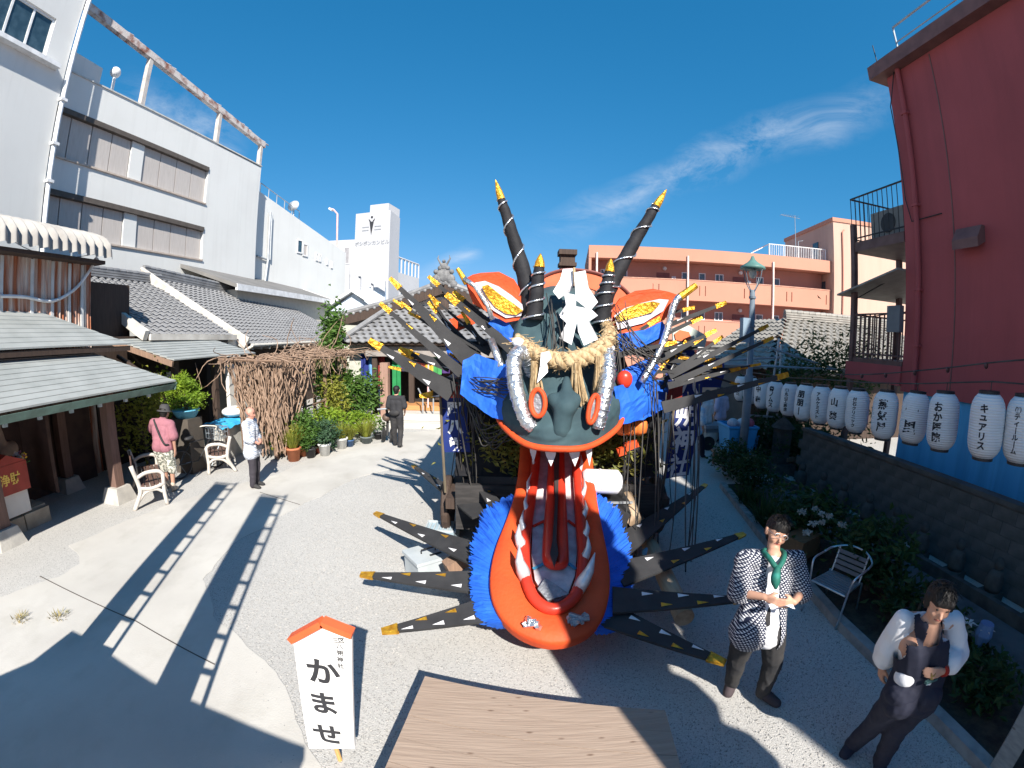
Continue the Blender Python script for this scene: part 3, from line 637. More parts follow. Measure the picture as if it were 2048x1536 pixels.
# sign tower and neighbours
tw = thing('white_sign_tower', 'white tower with a dark emblem and faded lettering near the top', 'building', (-14, 46, 0))
tA = AY(712, 428, 45); tB = AY(781, 430, 44.2); tC = AY(800, 440, 47.5); ztw = tA.z; zt2 = tC.z
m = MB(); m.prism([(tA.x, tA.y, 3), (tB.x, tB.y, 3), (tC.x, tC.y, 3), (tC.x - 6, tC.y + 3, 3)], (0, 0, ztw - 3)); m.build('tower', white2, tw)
fTw = Face(tA, tB)
m = MB(); fTw.box(m, fTw.L * .37, fTw.L * .9, ztw, ztw + .9, -.3, -3); m.build('top_hut', white2, tw)
ink = M('ink', (.03, .03, .035), .7); faint = M('faded_letters', (.27, .28, .30), .8)
m = MB(); uc = fTw.L * .48; zc = ztw - 1.6
m.prism([fTw.p(uc - .25, zc + .55, .02), fTw.p(uc + .25, zc + .55, .02), fTw.p(uc - .02, zc - .9, .02)], fTw.n * .03)
m.prism([fTw.p(uc - .12, zc + .95, .02), fTw.p(uc + .12, zc + .95, .02), fTw.p(uc + .12, zc + 1.15, .02), fTw.p(uc - .12, zc + 1.15, .02)], fTw.n * .03)
for s_ in (-1, 1): m.prism([fTw.p(uc + s_ * .1, zc + .6, .02), fTw.p(uc + s_ * .38, zc + .9, .02), fTw.p(uc + s_ * .3, zc + .62, .02)], fTw.n * .03)
m.build('emblem', ink, tw)
m = MB()
for s_ in (-1, 1):
    for dz in (0, -.35): fTw.box(m, uc + s_ * .75 - .4, uc + s_ * .75 + .4, zc - .05 + dz, zc + .05 + dz, .01, .03)
m.build('emblem_bars', faint, tw, kind='stuff')
text('lettering', 'ポシポンカンビル', .52, lambda x, y: fTw.p(uc + .1 + x, zc - 1.75 + y, .03), faint, tw, .01)
m = MB(); a = AY(690, 480, 46); m.prism([(a.x - 3, 46, 3), (tA.x, 46, 3), (tA.x, 49, 3), (a.x - 3, 49, 3)], (0, 0, a.z - 3)); m.build('side_block', white2, tw)
fSd = Face((a.x - 3, 46), (tA.x, 46)); u_, z_ = fSd.uz(694, 510); window(fSd, tw, u_ - .35, u_ + .35, z_ - 1.0, z_ + .9, 1, depth=-.02, fw=.08, glass=M('grey_louvre', (.3, .29, .3), .7))
# outdoor stair at its foot
m = MB(); 
for (p0, p1) in (((700, 528), (722, 532)), ((722, 532), (748, 548)), ((748, 548), (770, 562))):
    a = AY(*p0, 40); b = AY(*p1, 40); m.prism([a, b, b - Vector((0, 0, 1.0)), a - Vector((0, 0, 1.0))], (0, .25, 0))
for p in ((698, 535), (720, 545), (745, 555)): a = AY(*p, 40.3); m.beam(a, Vector((a.x, a.y, 3)), .2, .2)
m.build('stair_parapet', white2, tw)
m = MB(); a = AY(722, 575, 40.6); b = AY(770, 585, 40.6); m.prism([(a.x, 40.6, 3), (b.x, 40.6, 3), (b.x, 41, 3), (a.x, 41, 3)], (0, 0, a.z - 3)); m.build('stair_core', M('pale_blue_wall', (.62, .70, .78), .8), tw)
dw = thing('distant_white_block', 'far white block with narrow windows right of the sign tower', 'building', (-10, 52, 0))
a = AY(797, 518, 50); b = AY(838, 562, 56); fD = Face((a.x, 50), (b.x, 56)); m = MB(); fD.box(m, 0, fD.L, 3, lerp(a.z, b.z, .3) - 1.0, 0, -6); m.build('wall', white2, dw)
zD = lerp(a.z, b.z, .3) - 1.0
for k in range(6):
    u = fD.L * (.08 + .16 * k); window(fD, dw, u, u + .55, zD - 3.6, zD - 2.0, 1, depth=-.03, fw=.07, glass=darkglass)
    window(fD, dw, u, u + .55, zD - 6.2, zD - 4.8, 1, depth=-.03, fw=.07, glass=darkglass)
m = MB()
for k in range(7): u = fD.L * k / 6; m.tube([fD.p(u, zD, -.1), fD.p(u, zD + 1.8, -.1)], .12, 5)
m.tube([fD.p(0, zD + 1.8, -.1), fD.p(fD.L, zD + 1.8, -.1)], .12, 5); m.build('roof_frame', white2, dw)

# cream gabled house
ch = thing('cream_house', 'cream house with shallow dark grey roof behind the tiled houses', 'building', (-12, 24, 0))
e0 = AX(452, 565, -12.5); e1_ = AX(652, 580, -12.5); ze = 5.1
fC = Face((-12.3, e0.y + .6), (-12.3, e1_.y - .4)); m = MB(); m.bx(-19, -12.3, e0.y + .6, e1_.y - .4, 0, ze); m.build('wall', cream, ch)
g0 = Vector((-12.0, e1_.y, ze)); gy1 = e1_.y
m = MB(); m.prism([(-11.9, e0.y, ze), (-15.6, e0.y, ze + 1.25), (-19.4, e0.y, ze), (-19.4, e0.y, ze + .16), (-15.6, e0.y, ze + 1.42), (-11.9, e0.y, ze + .16)], (0, gy1 - e0.y + .5, 0)); m.build('roof', greyroof, ch)
m = MB(); m.bx(-11.98, -11.86, e0.y, gy1 + .5, ze - .1, ze + .18); m.build('gutter', whiteframe, ch)
m = MB(); m.prism([(-11.9, gy1 + .35, ze + .17), (-15.6, gy1 + .35, ze + 1.45), (-15.6, gy1 + .35, ze + 1.15), (-11.9, gy1 + .35, ze - .15)], (0, .25, 0)); m.build('verge', whiteframe, ch)
window(fC, ch, fC.L - 3.6, fC.L - 1.2, 2.4, 3.7, 2, depth=-.02, fw=.09)
wing = AY(760, 590, 24); m = MB(); m.prism([(-12.2, gy1 - .2, 0), (-8.9, gy1 - .2, 0), (-8.9, gy1 + 3, 0), (-12.2, gy1 + 3, 0)], (0, 0, 4.6)); m.build('wing_wall', M('wing_grey', (.44, .44, .38), .8), ch)
m = MB(); m.prism([(-12.6, gy1 - .7, 4.5), (-10.4, gy1 - .7, 5.75), (-8.2, gy1 - .7, 4.4), (-8.2, gy1 - .7, 4.58), (-10.4, gy1 - .7, 5.95), (-12.6, gy1 - .7, 4.7)], (0, 4, 0)); m.build('wing_roof', whiteframe, ch)
m = MB(); m.prism([(-12.0, gy1 - .3, 4.55), (-10.4, gy1 - .3, 5.7), (-8.8, gy1 - .3, 4.5)], (0, .1, 0)); m.build('wing_gable', M('pale_blue_wall', (.62, .70, .78), .8), ch)
# ------------------------------------------------------------------ tiled roofs
def tile_roof(parent, e0, e1, r0, r1, w, l, mat, most=300, under=None, keep=None):
    e0, e1, r0, r1 = map(Vector, (e0, e1, r0, r1)); U = (e1 - e0).normalized(); Vv = ((r0 + r1) / 2 - (e0 + e1) / 2); Vv = (Vv - U * Vv.dot(U)).normalized(); N = U.cross(Vv)
    if N.z < 0: N = -N
    us = [0, .18, .36, .5, .64, .82, 1]; hs_ = [.035, .05, .03, .005, -.006, .0, .03]
    vs = []
    for v, dz in ((-.03, .030), (l * 1.08, -.012)):
        for u, h in zip(us, hs_): vs.append(U * (u * w * 1.02) + Vv * v + N * (h + dz))
    for u, h in zip(us, hs_): vs.append(U * (u * w * 1.02) + Vv * -.03 + N * (h - .005))
    n = len(us); fs = [(i, i + 1, n + i + 1, n + i) for i in range(n - 1)] + [(2 * n + i, 2 * n + i + 1, i + 1, i) for i in range(n - 1)]
    rows = max(1, int(((r0 + r1) / 2 - (e0 + e1) / 2).dot(Vv) / l)); spots = []
    for j in range(rows):
        t = j / rows; a = e0.lerp(r0, t); b = e1.lerp(r1, t); m = max(1, int((b - a).length / w))
        for i in range(m):
            p = a + (b - a).normalized() * (i * w)
            if keep is None or keep(p): spots.append(p + N * random.uniform(-.004, .004))
    spots.sort(key=lambda p: (p - C0).length)
    o0 = ORG[parent.name]
    if most:
        t0 = link_mesh('roof_tile', [v + o0 for v in vs], fs, mat, parent, fix=False); t0.location = spots[0] - o0
        for p in spots[1:most]: inst(t0, 'roof_tile', parent, p - o0)
    rest = spots[most:]
    if rest:
        mb = MB()
        for p in rest: mb.add([v + p for v in vs], fs)
        link_mesh('roof_tiles', mb.v, mb.f, mat, parent, kind='stuff', fix=False)
    mb = MB().prism([e0 - N * .02, e1 - N * .02, r1 - N * .02, r0 - N * .02], -N * .10); mb.build('roof_deck', under or darkwood, parent)
def ridge(parent, a, b, mat, h=.22, r=.085, name='ridge'):
    a = Vector(a); b = Vector(b); mb = MB()
    for k in range(3): mb.beam(a + Vector((0, 0, .03 + k * h / 3)), b + Vector((0, 0, .03 + k * h / 3)), .26 - .03 * k, h / 3 - .02)
    n = max(2, int((b - a).length / .28))
    for k in range(n): p, q = a.lerp(b, k / n), a.lerp(b, (k + .94) / n); mb.tube([p + Vector((0, 0, h + .02)), q + Vector((0, 0, h + .035))], r, 8)
    mb.build(name, mat, parent)

hB = thing('tiled_house', 'long house with big grey tiled roof behind the vine pergola', 'house', (-10, 16, 0))
eB0, eB1, rB0, rB1 = Vector((-8.7, 12.9, 2.72)), Vector((-8.9, 23.2, 2.72)), Vector((-13, 12.4, 5.22)), Vector((-13, 23.4, 4.72))
tile_roof(hB, eB0, eB1, rB0, rB1, .285, .245, tile_m, 300)
ridge(hB, rB0, rB1, tile_m, .3)
MB().beam(eB0 + Vector((.05, -.12, .02)), rB0 + Vector((0, -.12, .06)), .16, .34).build('verge_board', tile_edge, hB)
m = MB().tube([rB0 + Vector((0, -.1, .25)), eB0 + Vector((.1, -.1, .17))], .075, 8); m.build('verge_cap', tile_edge, hB)
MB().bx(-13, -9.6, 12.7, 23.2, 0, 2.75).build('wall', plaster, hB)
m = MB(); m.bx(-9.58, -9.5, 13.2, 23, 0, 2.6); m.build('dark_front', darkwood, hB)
m = MB().tube([eB0 + Vector((.16, 0, -.02)), eB1 + Vector((.16, 0, -.04))], .06, 8); m.tube([eB0 + Vector((.16, .1, -.03)), (-8.9, 12.6, 2.45), (-9.4, 12.5, 2.3)], .045, 8); m.build('gutter', M('cream_gutter', (.66, .62, .55), .6), hB)
for k in range(18): MB().beam((-9.5, 13.3 + k * .55, 2.62), (-8.75, 13.3 + k * .55, 2.58), .06, .08).build('rafter_end', tile_edge, hB)
hA = thing('small_tiled_house', 'smaller house with grey tiled roof between rusty shed and long house', 'house', (-10, 10.6, 0))
eA0, eA1, rA0, rA1 = Vector((-8.95, 8.7, 3.1)), Vector((-8.95, 12.5, 3.02)), Vector((-12.6, 8.9, 4.95)), Vector((-12.6, 12.9, 4.95))
tile_roof(hA, eA0, eA1, rA0, rA1, .285, .245, tile_m, 300)
ridge(hA, rA0, rA1, tile_m, .24)
MB().beam(eA0 + Vector((.03, -.1, 0)), rA0 + Vector((0, -.1, .04)), .14, .26).build('verge_board', tile_edge, hA)
MB().beam(eA0 + Vector((.06, 0, -.04)), eA1 + Vector((.06, 0, -.04)), .08, .16).build('eave_board', tile_edge, hA)
MB().bx(-12.5, -9.5, 7.4, 12.6, 0, 3.1).build('wall', darkwood, hA); MB().bx(-12.5, -9.8, 7.4, 8.85, 3.1, 4.4).build('upper_wall', darkwood, hA)
m = MB().bx(-9.46, -9.0, 12.2, 12.9, 0, 3.0); m.build('white_pier', plaster, hA)
# entrance porch with a seamed metal roof
po = thing('entrance_porch', 'low porch with seamed grey metal roof and dark doorway', 'porch', (-8, 10, 0))
pz_ = [Vector((-9.3, 7.9, 3.02)), Vector((-9.3, 11.4, 3.0)), Vector((-7.45, 11.4, 2.5)), Vector((-7.45, 8.0, 2.52))]
n = 9
for k in range(n):
    t0, t1 = k / n, (k + 1) / n; a, b = pz_[0].lerp(pz_[3], t0), pz_[1].lerp(pz_[2], t0); c, d = pz_[1].lerp(pz_[2], t1 + .01), pz_[0].lerp(pz_[3], t1 + .01)
    m = MB().prism([a + Vector((0, 0, -.01)), b + Vector((0, 0, -.01)), c + Vector((0, 0, .012)), d + Vector((0, 0, .012))], (0, 0, .03)); m.build('roof_strip', metalroof, po)
MB().beam(pz_[0] + Vector((0, -.03, -.07)), pz_[3] + Vector((0, -.03, -.07)), .06, .12).build('barge_board', oldwood, po)
for x, y in ((-7.7, 8.3), (-7.7, 9.8), (-7.7, 11.2)): MB().bx(x - .07, x + .07, y - .07, y + .07, 0, 2.5).build('porch_post', darkwood, po)
MB().bx(-9.2, -9.1, 8.2, 11.2, 0, 2.9).build('dark_doorway', M('deep_brown', (.03, .022, .018), .8), po)
MB().bx(-8.95, -7.62, 11.25, 11.45, 0, 2.42).build('white_side_wall', plaster, po)
MB().bx(-7.72, -7.60, 10.3, 11.44, 0, 2.3).build('white_front_wall', plaster, po)
for k, (y, w_) in enumerate(((9.0, .22), (9.45, .34))):
    MB().bx(-9.09, -9.07, y, y + w_, 2.0, 2.14).build('name_plate', whiteframe, po)

# ------------------------------------------------------------------ rusty corrugated shed
sh = thing('rusty_shed', 'tall shed of rust streaked corrugated sheet with fluted white eave', 'shed', (-9.6, 6, 0))
corr = M('rusted_sheet', (.66, .60, .53), .75, c2=(.36, .12, .055), scale=1.15, detail=9, contrast=(.36, .56), stretch=(1, 5, .45), bump=.2, bscale=8)
def corru(y0, y1, z0, z1, x, amp, pitch, mat, name):
    n = int((y1 - y0) / pitch * 8); m = MB(); m.grid(lambda u, v: Vector((x + amp * math.sin((u * (y1 - y0)) / pitch * 6.283), y0 + u * (y1 - y0), lerp(z0, z1, v))), n, 1); return m.build(name, mat, sh)
ys = [1.0, 2.6, 4.2, 5.8, 7.35]
for k in range(4): corru(ys[k], ys[k + 1] - .01, 0 if k % 2 else .02, 4.75, -9.5 + .012 * (k % 2), .014, .085, corr, 'corrugated_sheet')
stripe = M('zinc_strip', (.66, .67, .66), .5, c2=(.5, .5, .48), scale=2)
for y in (4.55, 5.05, 5.75, 6.25, 6.7, 7.05): m = MB().bx(-9.49, -9.455, y, y + .07, 1.2, 4.7); m.build('batten_strip', stripe, sh)
MB().bx(-14, -9.53, 1, 7.34, 0, 4.75).build('shed_core', darkwood, sh)
MB().bx(-9.53, -9.1, 0.8, 7.45, 4.72, 4.80).build('eave_soffit', darkwood, sh)
prof = [(-13.5, 6.3), (-11, 5.78), (-9.7, 5.48), (-9.25, 5.33), (-9.02, 5.12), (-8.98, 4.86)]
def eave(u, v):
    t = v * (len(prof) - 1); i = min(int(t), len(prof) - 2); f = t - i; x = lerp(prof[i][0], prof[i + 1][0], f); z = lerp(prof[i][1], prof[i + 1][1], f)
    a = .05 * math.sin(u * 6.9 / .24 * 6.283); return Vector((x + (a if v > .6 else 0), .7 + u * 6.9, z + (a if v <= .8 else a * .3)))
m = MB(); m.grid(eave, 520, 15); m.build('fluted_roof', M('fluted_white', (.36, .345, .325), .85, c2=(.27, .255, .24), scale=2, detail=8), sh, True)
m = MB().tube(spline([AX(*p, -9.42) for p in ((0, 592), (50, 594), (105, 602), (150, 578), (180, 540), (192, 517), (199, 530))], 6), .035, 8); m.build('white_conduit', whiteframe, sh)
m = MB().tube(spline([AX(*p, -9.3) for p in ((0, 465), (60, 500), (130, 515), (195, 508))], 5), .008, 5); m.build('cable', M('grey_cable', (.3, .32, .34), .6), sh)

# ------------------------------------------------------------------ pavilion with two-tier metal roof
pv_ = thing('roofed_pavilion', 'open wooden pavilion with two-tier grey metal strip roof on the left', 'pavilion', (-8, 5, 0))
def strips(e0, e1, r0, r1, n, th=.03, name='roof_strip'):
    for k in range(n):
        t0, t1 = k / n, (k + 1) / n; a, b, c, d = e0.lerp(r0, t0), e1.lerp(r1, t0), e1.lerp(r1, min(1, t1 + .03)), e0.lerp(r0, min(1, t1 + .03))
        m = MB().prism([a + Vector((0, 0, .018)), b + Vector((0, 0, .018)), c, d], (0, 0, th)); m.build(name, metalroof, pv_)
V3 = Vector
lo0, lo1 = V3((-6.75, 1.2, 2.12)), V3((-6.85, 7.4, 2.12)); lr0, lr1 = V3((-8.25, 1.2, 2.86)), V3((-8.25, 6.25, 2.80))
strips(lo0, lo1, lr0, lr1, 10)
strips(lo1, V3((-11, 7.4, 2.12)), lr1, V3((-11, 6.25, 2.8)), 6)
up0, up1 = V3((-7.95, 1.2, 2.98)), V3((-7.95, 7.2, 2.90)); ur0, ur1 = V3((-10.4, 1.2, 4.15)), V3((-10.4, 5.45, 4.0))
strips(up0, up1, ur0, ur1, 13)
strips(up1, V3((-12, 7.2, 2.9)), ur1, V3((-12, 5.45, 4.0)), 8)
m = MB(); m.prism([lo0 + V3((0, 0, -.02)), lo1 + V3((0, 0, -.02)), lo1 + V3((-.1, 0, -.15)), lo0 + V3((-.1, 0, -.15))], (.02, 0, 0)); m.prism([lo1 + V3((0, .01, .0)), V3((-11, 7.41, 2.12)), V3((-11, 7.35, 1.98)), lo1 + V3((0, -.05, -.14))], (0, .02, 0)); m.build('fascia', greenmetal, pv_)
m = MB(); m.beam(up0 + V3((-.05, 0, -.06)), up1 + V3((-.05, 0, -.06)), .06, .1); m.bx(-11, -8.25, 1.2, 6.2, 2.7, 2.86); m.build('upper_fascia', darkwood, pv_)
for k in range(16): y = 1.5 + k * .38; MB().beam((-6.95, y, 2.02), (-8.4, y, 2.68), .05, .07).build('rafter', darkwood, pv_)
MB().beam((-7.5, 1, 1.98), (-7.5, 6.6, 1.98), .14, .18).build('eave_beam', darkwood, pv_)
pillar_m = wood_mat('pillar_wood', (.20, .12, .095), (.12, .075, .06), 2, knots=False)
plinth_m = M('plinth_stone', (.46, .44, .40), .9, c2=(.36, .345, .32), scale=5, bump=.3, bscale=30)
for x, y in ((-7.45, 6.03), (-7.75, 3.7), (-9.1, 6.03)):
    m = MB().bx(x - .1, x + .1, y - .1, y + .1, .28, 2.15); o = m.build('pillar', pillar_m, pv_)
    m = MB(); m.lathe([(.36, 0), (.25, .29), (.001, .29)], (x, y, 0), 4, Matrix.Rotation(rad(45), 3, 'Z')); m.build('plinth', plinth_m, pv_)
MB().bx(-9.44, -9.30, .5, 7.0, 0, 2.8).build('back_wall', M('brown_panel', (.085, .05, .04), .7, c2=(.06, .035, .03)), pv_)
MB().bx(-9.29, -8.3, 5.2, 5.28, .3, 2.4).build('side_panel', M('brown_panel', (.085, .05, .04), .7), pv_)
m = MB(); m.bx(-9.28, -8.05, 1.0, 4.75, 0, .30); m.build('stone_floor', tan_stone, pv_)
for k in range(7):
    x = -8.04; y = 1.05 + k * .53; m = MB().bx(x, x + .12, y, y + .51, 0, .27 + random.uniform(-.01, .01)); m.build('edge_stone', tan_stone, pv_)
for k in range(6):
    y = 3.75 + k * .62; m = MB().box((-7.12, y, 1.93), (.05, .07, .09)); m.tube([(-7.12, y, 1.97), (-7.12, y, 2.05)], .006, 5); m.build('eave_bell', M('pale_glass', (.45, .55, .58), .2, .2), pv_)
# donation box, flowers and statue
db = thing('donation_box', 'small red lacquered donation box with gold characters on a white base', 'box', (-7.9, 3.35, .3))
bx0 = AX(25, 980, -7.95); by_ = bx0.y; bz = .3
MB().bx(-8.35, -7.95, by_ - .35, by_ + .28, bz, bz + .38).build('base', plaster, db)
MB().bx(-8.4, -7.90, by_ - .40, by_ + .33, bz + .385, bz + .86).build('chest', M('red_lacquer', (.36, .045, .03), .35), db)
m = MB(); m.prism([(-8.4, by_ - .4, bz + .865), (-8.4, by_ + .33, bz + .865), (-8.4, by_ - .03, bz + 1.02)], (.5, 0, 0)); m.build('lid', M('red_lacquer', (.36, .045, .03), .35), db)
gold_t = M('gold_paint', (.75, .52, .12), .4, .4)
text('gold_lettering', '浄財', .2, lambda x, y: (-7.895, by_ - .03 + x, bz + .63 + y), gold_t, db, .004)
st = thing('seated_statue', 'weathered brown seated stone figure above the red donation box', 'statue', (-8.6, by_ - .35, .9)); sp = AX(10, 880, -8.5)
MB().bx(-8.85, -8.45, sp.y - .35, sp.y + .25, .3, sp.z - .35).build('plinth', stone, st)
blob('figure', [((-8.65, sp.y - .25, sp.z - .2), (-8.65, sp.y + .15, sp.z - .2), .16, .16), ((-8.65, sp.y - .05, sp.z - .15), (-8.65, sp.y - .05, sp.z + .12), .15, .1), ((-8.65, sp.y - .05, sp.z + .24), (-8.65, sp.y - .05, sp.z + .27), .085, .07)], .02, M('brown_stone', (.32, .24, .19), .8, c2=(.2, .15, .12)), st)
fl = thing('flower_vase', 'small vase of yellow and pink flowers beside the donation box', 'flowers', (-8.1, by_ + .35, .3)); fp = AX(38, 915, -8.1)
MB().lathe([(.05, 0), (.07, .1), (.05, .25), (.06, .3)], (fp.x, fp.y, fp.z - .5), 12).build('vase', plaster, fl, True)
v, f = leaves((fp.x, fp.y, fp.z - .08), (.15, .15, .12), 120, .07, 8, seed=3); link_mesh('leaves', v, f, leaf_mat('vase_leaf', (.05, .12, .03), (.1, .2, .05)), fl, fix=False)
for cname, c_, s_ in (('yellow_petal', (.85, .55, .05), 1), ('pink_petal', (.75, .3, .5), 2), ('white_petal', (.8, .8, .8), 5)):
    v, f = leaves((fp.x, fp.y, fp.z + .02), (.12, .14, .06), 50, .05, 4, seed=s_ + 20, aspect=.9); link_mesh(cname.replace('petal', 'flowers'), v, f, M(cname, c_, .6), fl, fix=False)
# log rails lying in the pavilion's shade
for k, (p, q, r) in enumerate((((-7.9, 6.4, .5), (-9.6, 7.6, .5), .05), ((-7.85, 6.35, .22), (-9.4, 7.5, .22), .06))):
    tag(MB().tube([p, q], r, 8).build('wooden_rail', oldwood), ('upper' if k == 0 else 'lower') + ' brown wooden rail behind the pavilion pillar', 'rail')

# ------------------------------------------------------------------ temple hall at the back
th = thing('temple_hall', 'wooden temple hall with grey tiled gable roof and coloured curtain', 'temple', (-2, 17, 0))
TY = 16.0
lE = AY(712, 676, TY - 1.2); zE = 2.75
e0_ = V3((-5.9, 14.6, zE)); e1__ = V3((3.5, 14.6, zE)); r0_ = V3((-4.5, 16.8, 4.15)); r1_ = V3((3.5, 16.8, 4.15))
tile_roof(th, e0_, e1__, r0_, r1_, .27, .24, tile_m, 0)
e2_ = V3((-6.0, 14.6, zE)); tile_roof(th, V3((-6.6, 22, 3.1)), V3((-6.0, 14.7, zE)), V3((-4.4, 22, 4.3)), V3((-4.55, 16.8, 4.15)), .27, .24, tile_m, 0)
m = MB().tube([e0_ + V3((-.05, -.05, .12)), r0_ + V3((0, 0, .16))], .1, 8); m.build('hip_ridge', tile_m, th)
# gable above, facing the yard
pk_ = AY(893, 573, 17.2); hx = pk_.x; hz = pk_.z
gl_ = AY(668, 648, 17.2)
for s_, far in ((-1, gl_.x), (1, 2 * hx - gl_.x)):
    a = V3((far, 16.6, 3.55)); pts = [V3((hx, 16.6, hz)), V3((lerp(hx, far, .45), 16.6, lerp(hz, 3.55, .56))), a]
    for i in range(2):
        p, q = pts[i], pts[i + 1]; n_ = 0
        tile_roof(th, q + V3((0, 5, 0)) if s_ < 0 else q, q if s_ < 0 else q + V3((0, 5, 0)), p + V3((0, 5, 0)) if s_ < 0 else p, p if s_ < 0 else p + V3((0, 5, 0)), .27, .24, tile_m, 0)
    m = MB()
    for i in range(2): m.beam(pts[i] + V3((0, -.12, -.16)), pts[i + 1] + V3((0, -.12, -.16)), .14, .34)
    m.build('barge_board', darkwood, th)
    m = MB()
    for i in range(2): m.tube([pts[i] + V3((0, -.1, .12)), pts[i + 1] + V3((0, -.1, .12))], .11, 8)
    for i in range(2):
        for k in range(9): p = pts[i].lerp(pts[i + 1], k / 9); m.ball(p + V3((0, -.16, .02)), .075, 8, 6)
    m.build('verge_tiles', tile_m, th)
m = MB().prism([V3((lerp(hx, gl_.x, .72), 16.75, 3.9)), V3((hx - .1, 16.75, hz - .45)), V3((hx + .1, 16.75, hz - .45)), V3((lerp(hx, 2 * hx - gl_.x, .72), 16.75, 3.9))], (0, .1, 0)); m.build('gable_wall', plaster, th)
m = MB()
for (dx, dz, r) in ((0, .35, .3), (-.25, .2, .2), (.25, .2, .2), (-.38, .0, .16), (.38, 0, .16), (0, .68, .16), (-.14, .62, .1), (.14, .62, .1), (0, .88, .07), (-.3, .48, .1), (.3, .48, .1)): m.ball(V3((hx + dx, 16.45, hz + dz)), (r, .12, r), 10, 8)
for s_ in (-1, 1): m.tube([V3((hx + s_ * .1, 16.45, hz + .75)), V3((hx + s_ * .24, 16.45, hz + 1.0)), V3((hx + s_ * .2, 16.45, hz + 1.12))], [.05, .03, .01], 6)
m.build('ridge_ornament', M('ornament_tile', (.13, .13, .135), .7, c2=(.22, .22, .22), scale=6, bump=.6, bscale=12), th)
m = MB(); m.ball((hx, 16.55, hz - .85), (.22, .08, .3), 10, 8); m.build('gable_pendant', darkwood, th)
# body
MB().bx(-5.0, 3.2, 16.6, 22, 0, 3.1).build('hall_wall', M('deep_brown', (.03, .022, .018), .8), th)
for x in (-4.9, -3.55, -1.6, .6): MB().bx(x - .09, x + .09, 15.0, 15.18, 0, 2.7).build('porch_pillar', darkwood, th)
wp = AY(772, 850, 14.6)
m = MB().bx(wp.x - .14, wp.x + .14, 14.46, 14.74, 0, 2.05); m.build('sunlit_pillar', wood_mat('weathered_post', (.36, .22, .17), (.26, .16, .125), 2), th)
MB().bx(-5.2, 1.5, 14.9, 15.05, 2.25, 2.6).build('front_beam', M('grey_beam', (.3, .27, .25), .8), th)
MB().bx(-6.0, -4.7, 15.4, 15.6, 2.05, 2.75).build('white_panel', plaster, th)
cols = [('navy', (.02, .035, .2)), ('sky', (.14, .33, .6)), ('crimson', (.3, .03, .03)), ('black', (.02, .02, .02)), ('green', (.02, .22, .07)), ('violet', (.075, .035, .16)), ('white', (.66, .62, .62)), ('vermilion', (.62, .13, .08)), ('yellow', (.75, .42, .05)), ('leaf', (.06, .3, .09)), ('violet', (.075, .035, .16))]
cu = thing('striped_curtain', 'five-coloured striped temple curtain hung across the porch', 'curtain', (-3, 15.3, 2.2)); x = AY(722, 750, 15.3).x; xe = AY(900, 720, 15.3).x; wd = (xe - x) / 11
for k, (nm, c) in enumerate(cols):
    lowz = 1.15 if k < 3 else (.75 if k == 4 else 1.55 + .05 * abs(k - 8))
    m = MB(); m.grid(lambda u, v: V3((x + (k + u) * wd, 15.3 + .03 * math.sin((k + u) * 9), lerp(2.3, lowz, v))), 5, 4); m.build('stripe', M('curtain_' + nm, c, .8), cu)
tdoor = MB().bx(-2.95, -1.5, 16.45, 16.58, .5, 2.1); tdoor.build('lattice_door', darkwood, th)
m = MB(); m.bx(-4.9, 1.4, 13.55, 14.95, 0, .18); m.bx(-4.2, 1.4, 13.9, 14.96, .19, .42); m.build('stone_step', concrete, th)
m = MB(); m.bx(-3.8, 1.3, 14.5, 15.3, .43, .60); m.build('wooden_step', M('orange_wood', (.55, .26, .1), .6, c2=(.42, .2, .08), stretch=(1, 8, 8)), th)
m = MB(); q = AY(845, 790, 13.9)
for dx in (0, .35): MB().tube([(q.x + dx, 13.95, .2), (q.x + dx, 13.95, .95), (q.x + dx - .25, 14.4, 1.2)], .025, 6).build('handrail', greypipe, th)
m = MB().tube([AY(856, 815, 13.8), AY(857, 720, 13.8)], .028, 6); m.build('striped_pole', M('pale_pink_paint', (.8, .5, .5), .5), th)

# ------------------------------------------------------------------ house with tiled roof on the right, scaffolding, sheds
rh = thing('brown_tiled_house', 'single-storey house with brown wave-tiled roof left of maroon building', 'house', (11, 13, 0))
q0 = AY(1505, 738, 11.5); ez = 2.30
tile_roof(rh, V3((7.6, 11.4, ez)), V3((16, 11.4, ez)), V3((10.2, 14.6, 4.0)), V3((16, 14.6, 4.0)), .32, .27, tile_r, 300)
tile_roof(rh, V3((7.5, 17, ez)), V3((7.5, 11.5, ez)), V3((10.1, 17, 4.0)), V3((10.1, 14.6, 4.0)), .32, .27, tile_r, 0)
ridge(rh, V3((10.1, 14.6, 4.0)), V3((16, 14.6, 4.0)), tile_r, .25)
MB().bx(8.3, 16, 12, 17, 0, 2.35).build('wall', darkwood, rh)
MB().beam((7.6, 11.35, 2.22), (16, 11.35, 2.22), .1, .12).build('gutter', blackmetal, rh)
ks = thing('beige_kiosk', 'small beige rendered outbuilding behind the lamp post', 'building', (7, 13.2, 0))
a = G(1450, 905); 
m = MB().bx(6.15, 7.25, 12.2, 14.5, 0, 2.25); m.build('wall', M('beige_render', (.27, .235, .205), .9, c2=(.23, .2, .175)), ks)
MB().bx(5.95, 7.6, 12.0, 14.8, 2.26, 2.36).build('roof', greyroof, ks)
sc_ = thing('pipe_scaffold', 'grey pipe scaffold frame above the lanterns beside brown roof', 'scaffold', (7.2, 10.5, 0))
def pole(px0, py0, px1, py1, Y0, Y1, r=.03, nm='scaffold_pipe', mt=None): MB().tube([AY(px0, py0, Y0), AY(px1, py1, Y1)], r, 6).build(nm, mt or steel, sc_)
pole(1558, 678, 1520, 905, 10.2, 10.2); pole(1562, 690, 1545, 920, 10.4, 10.2)
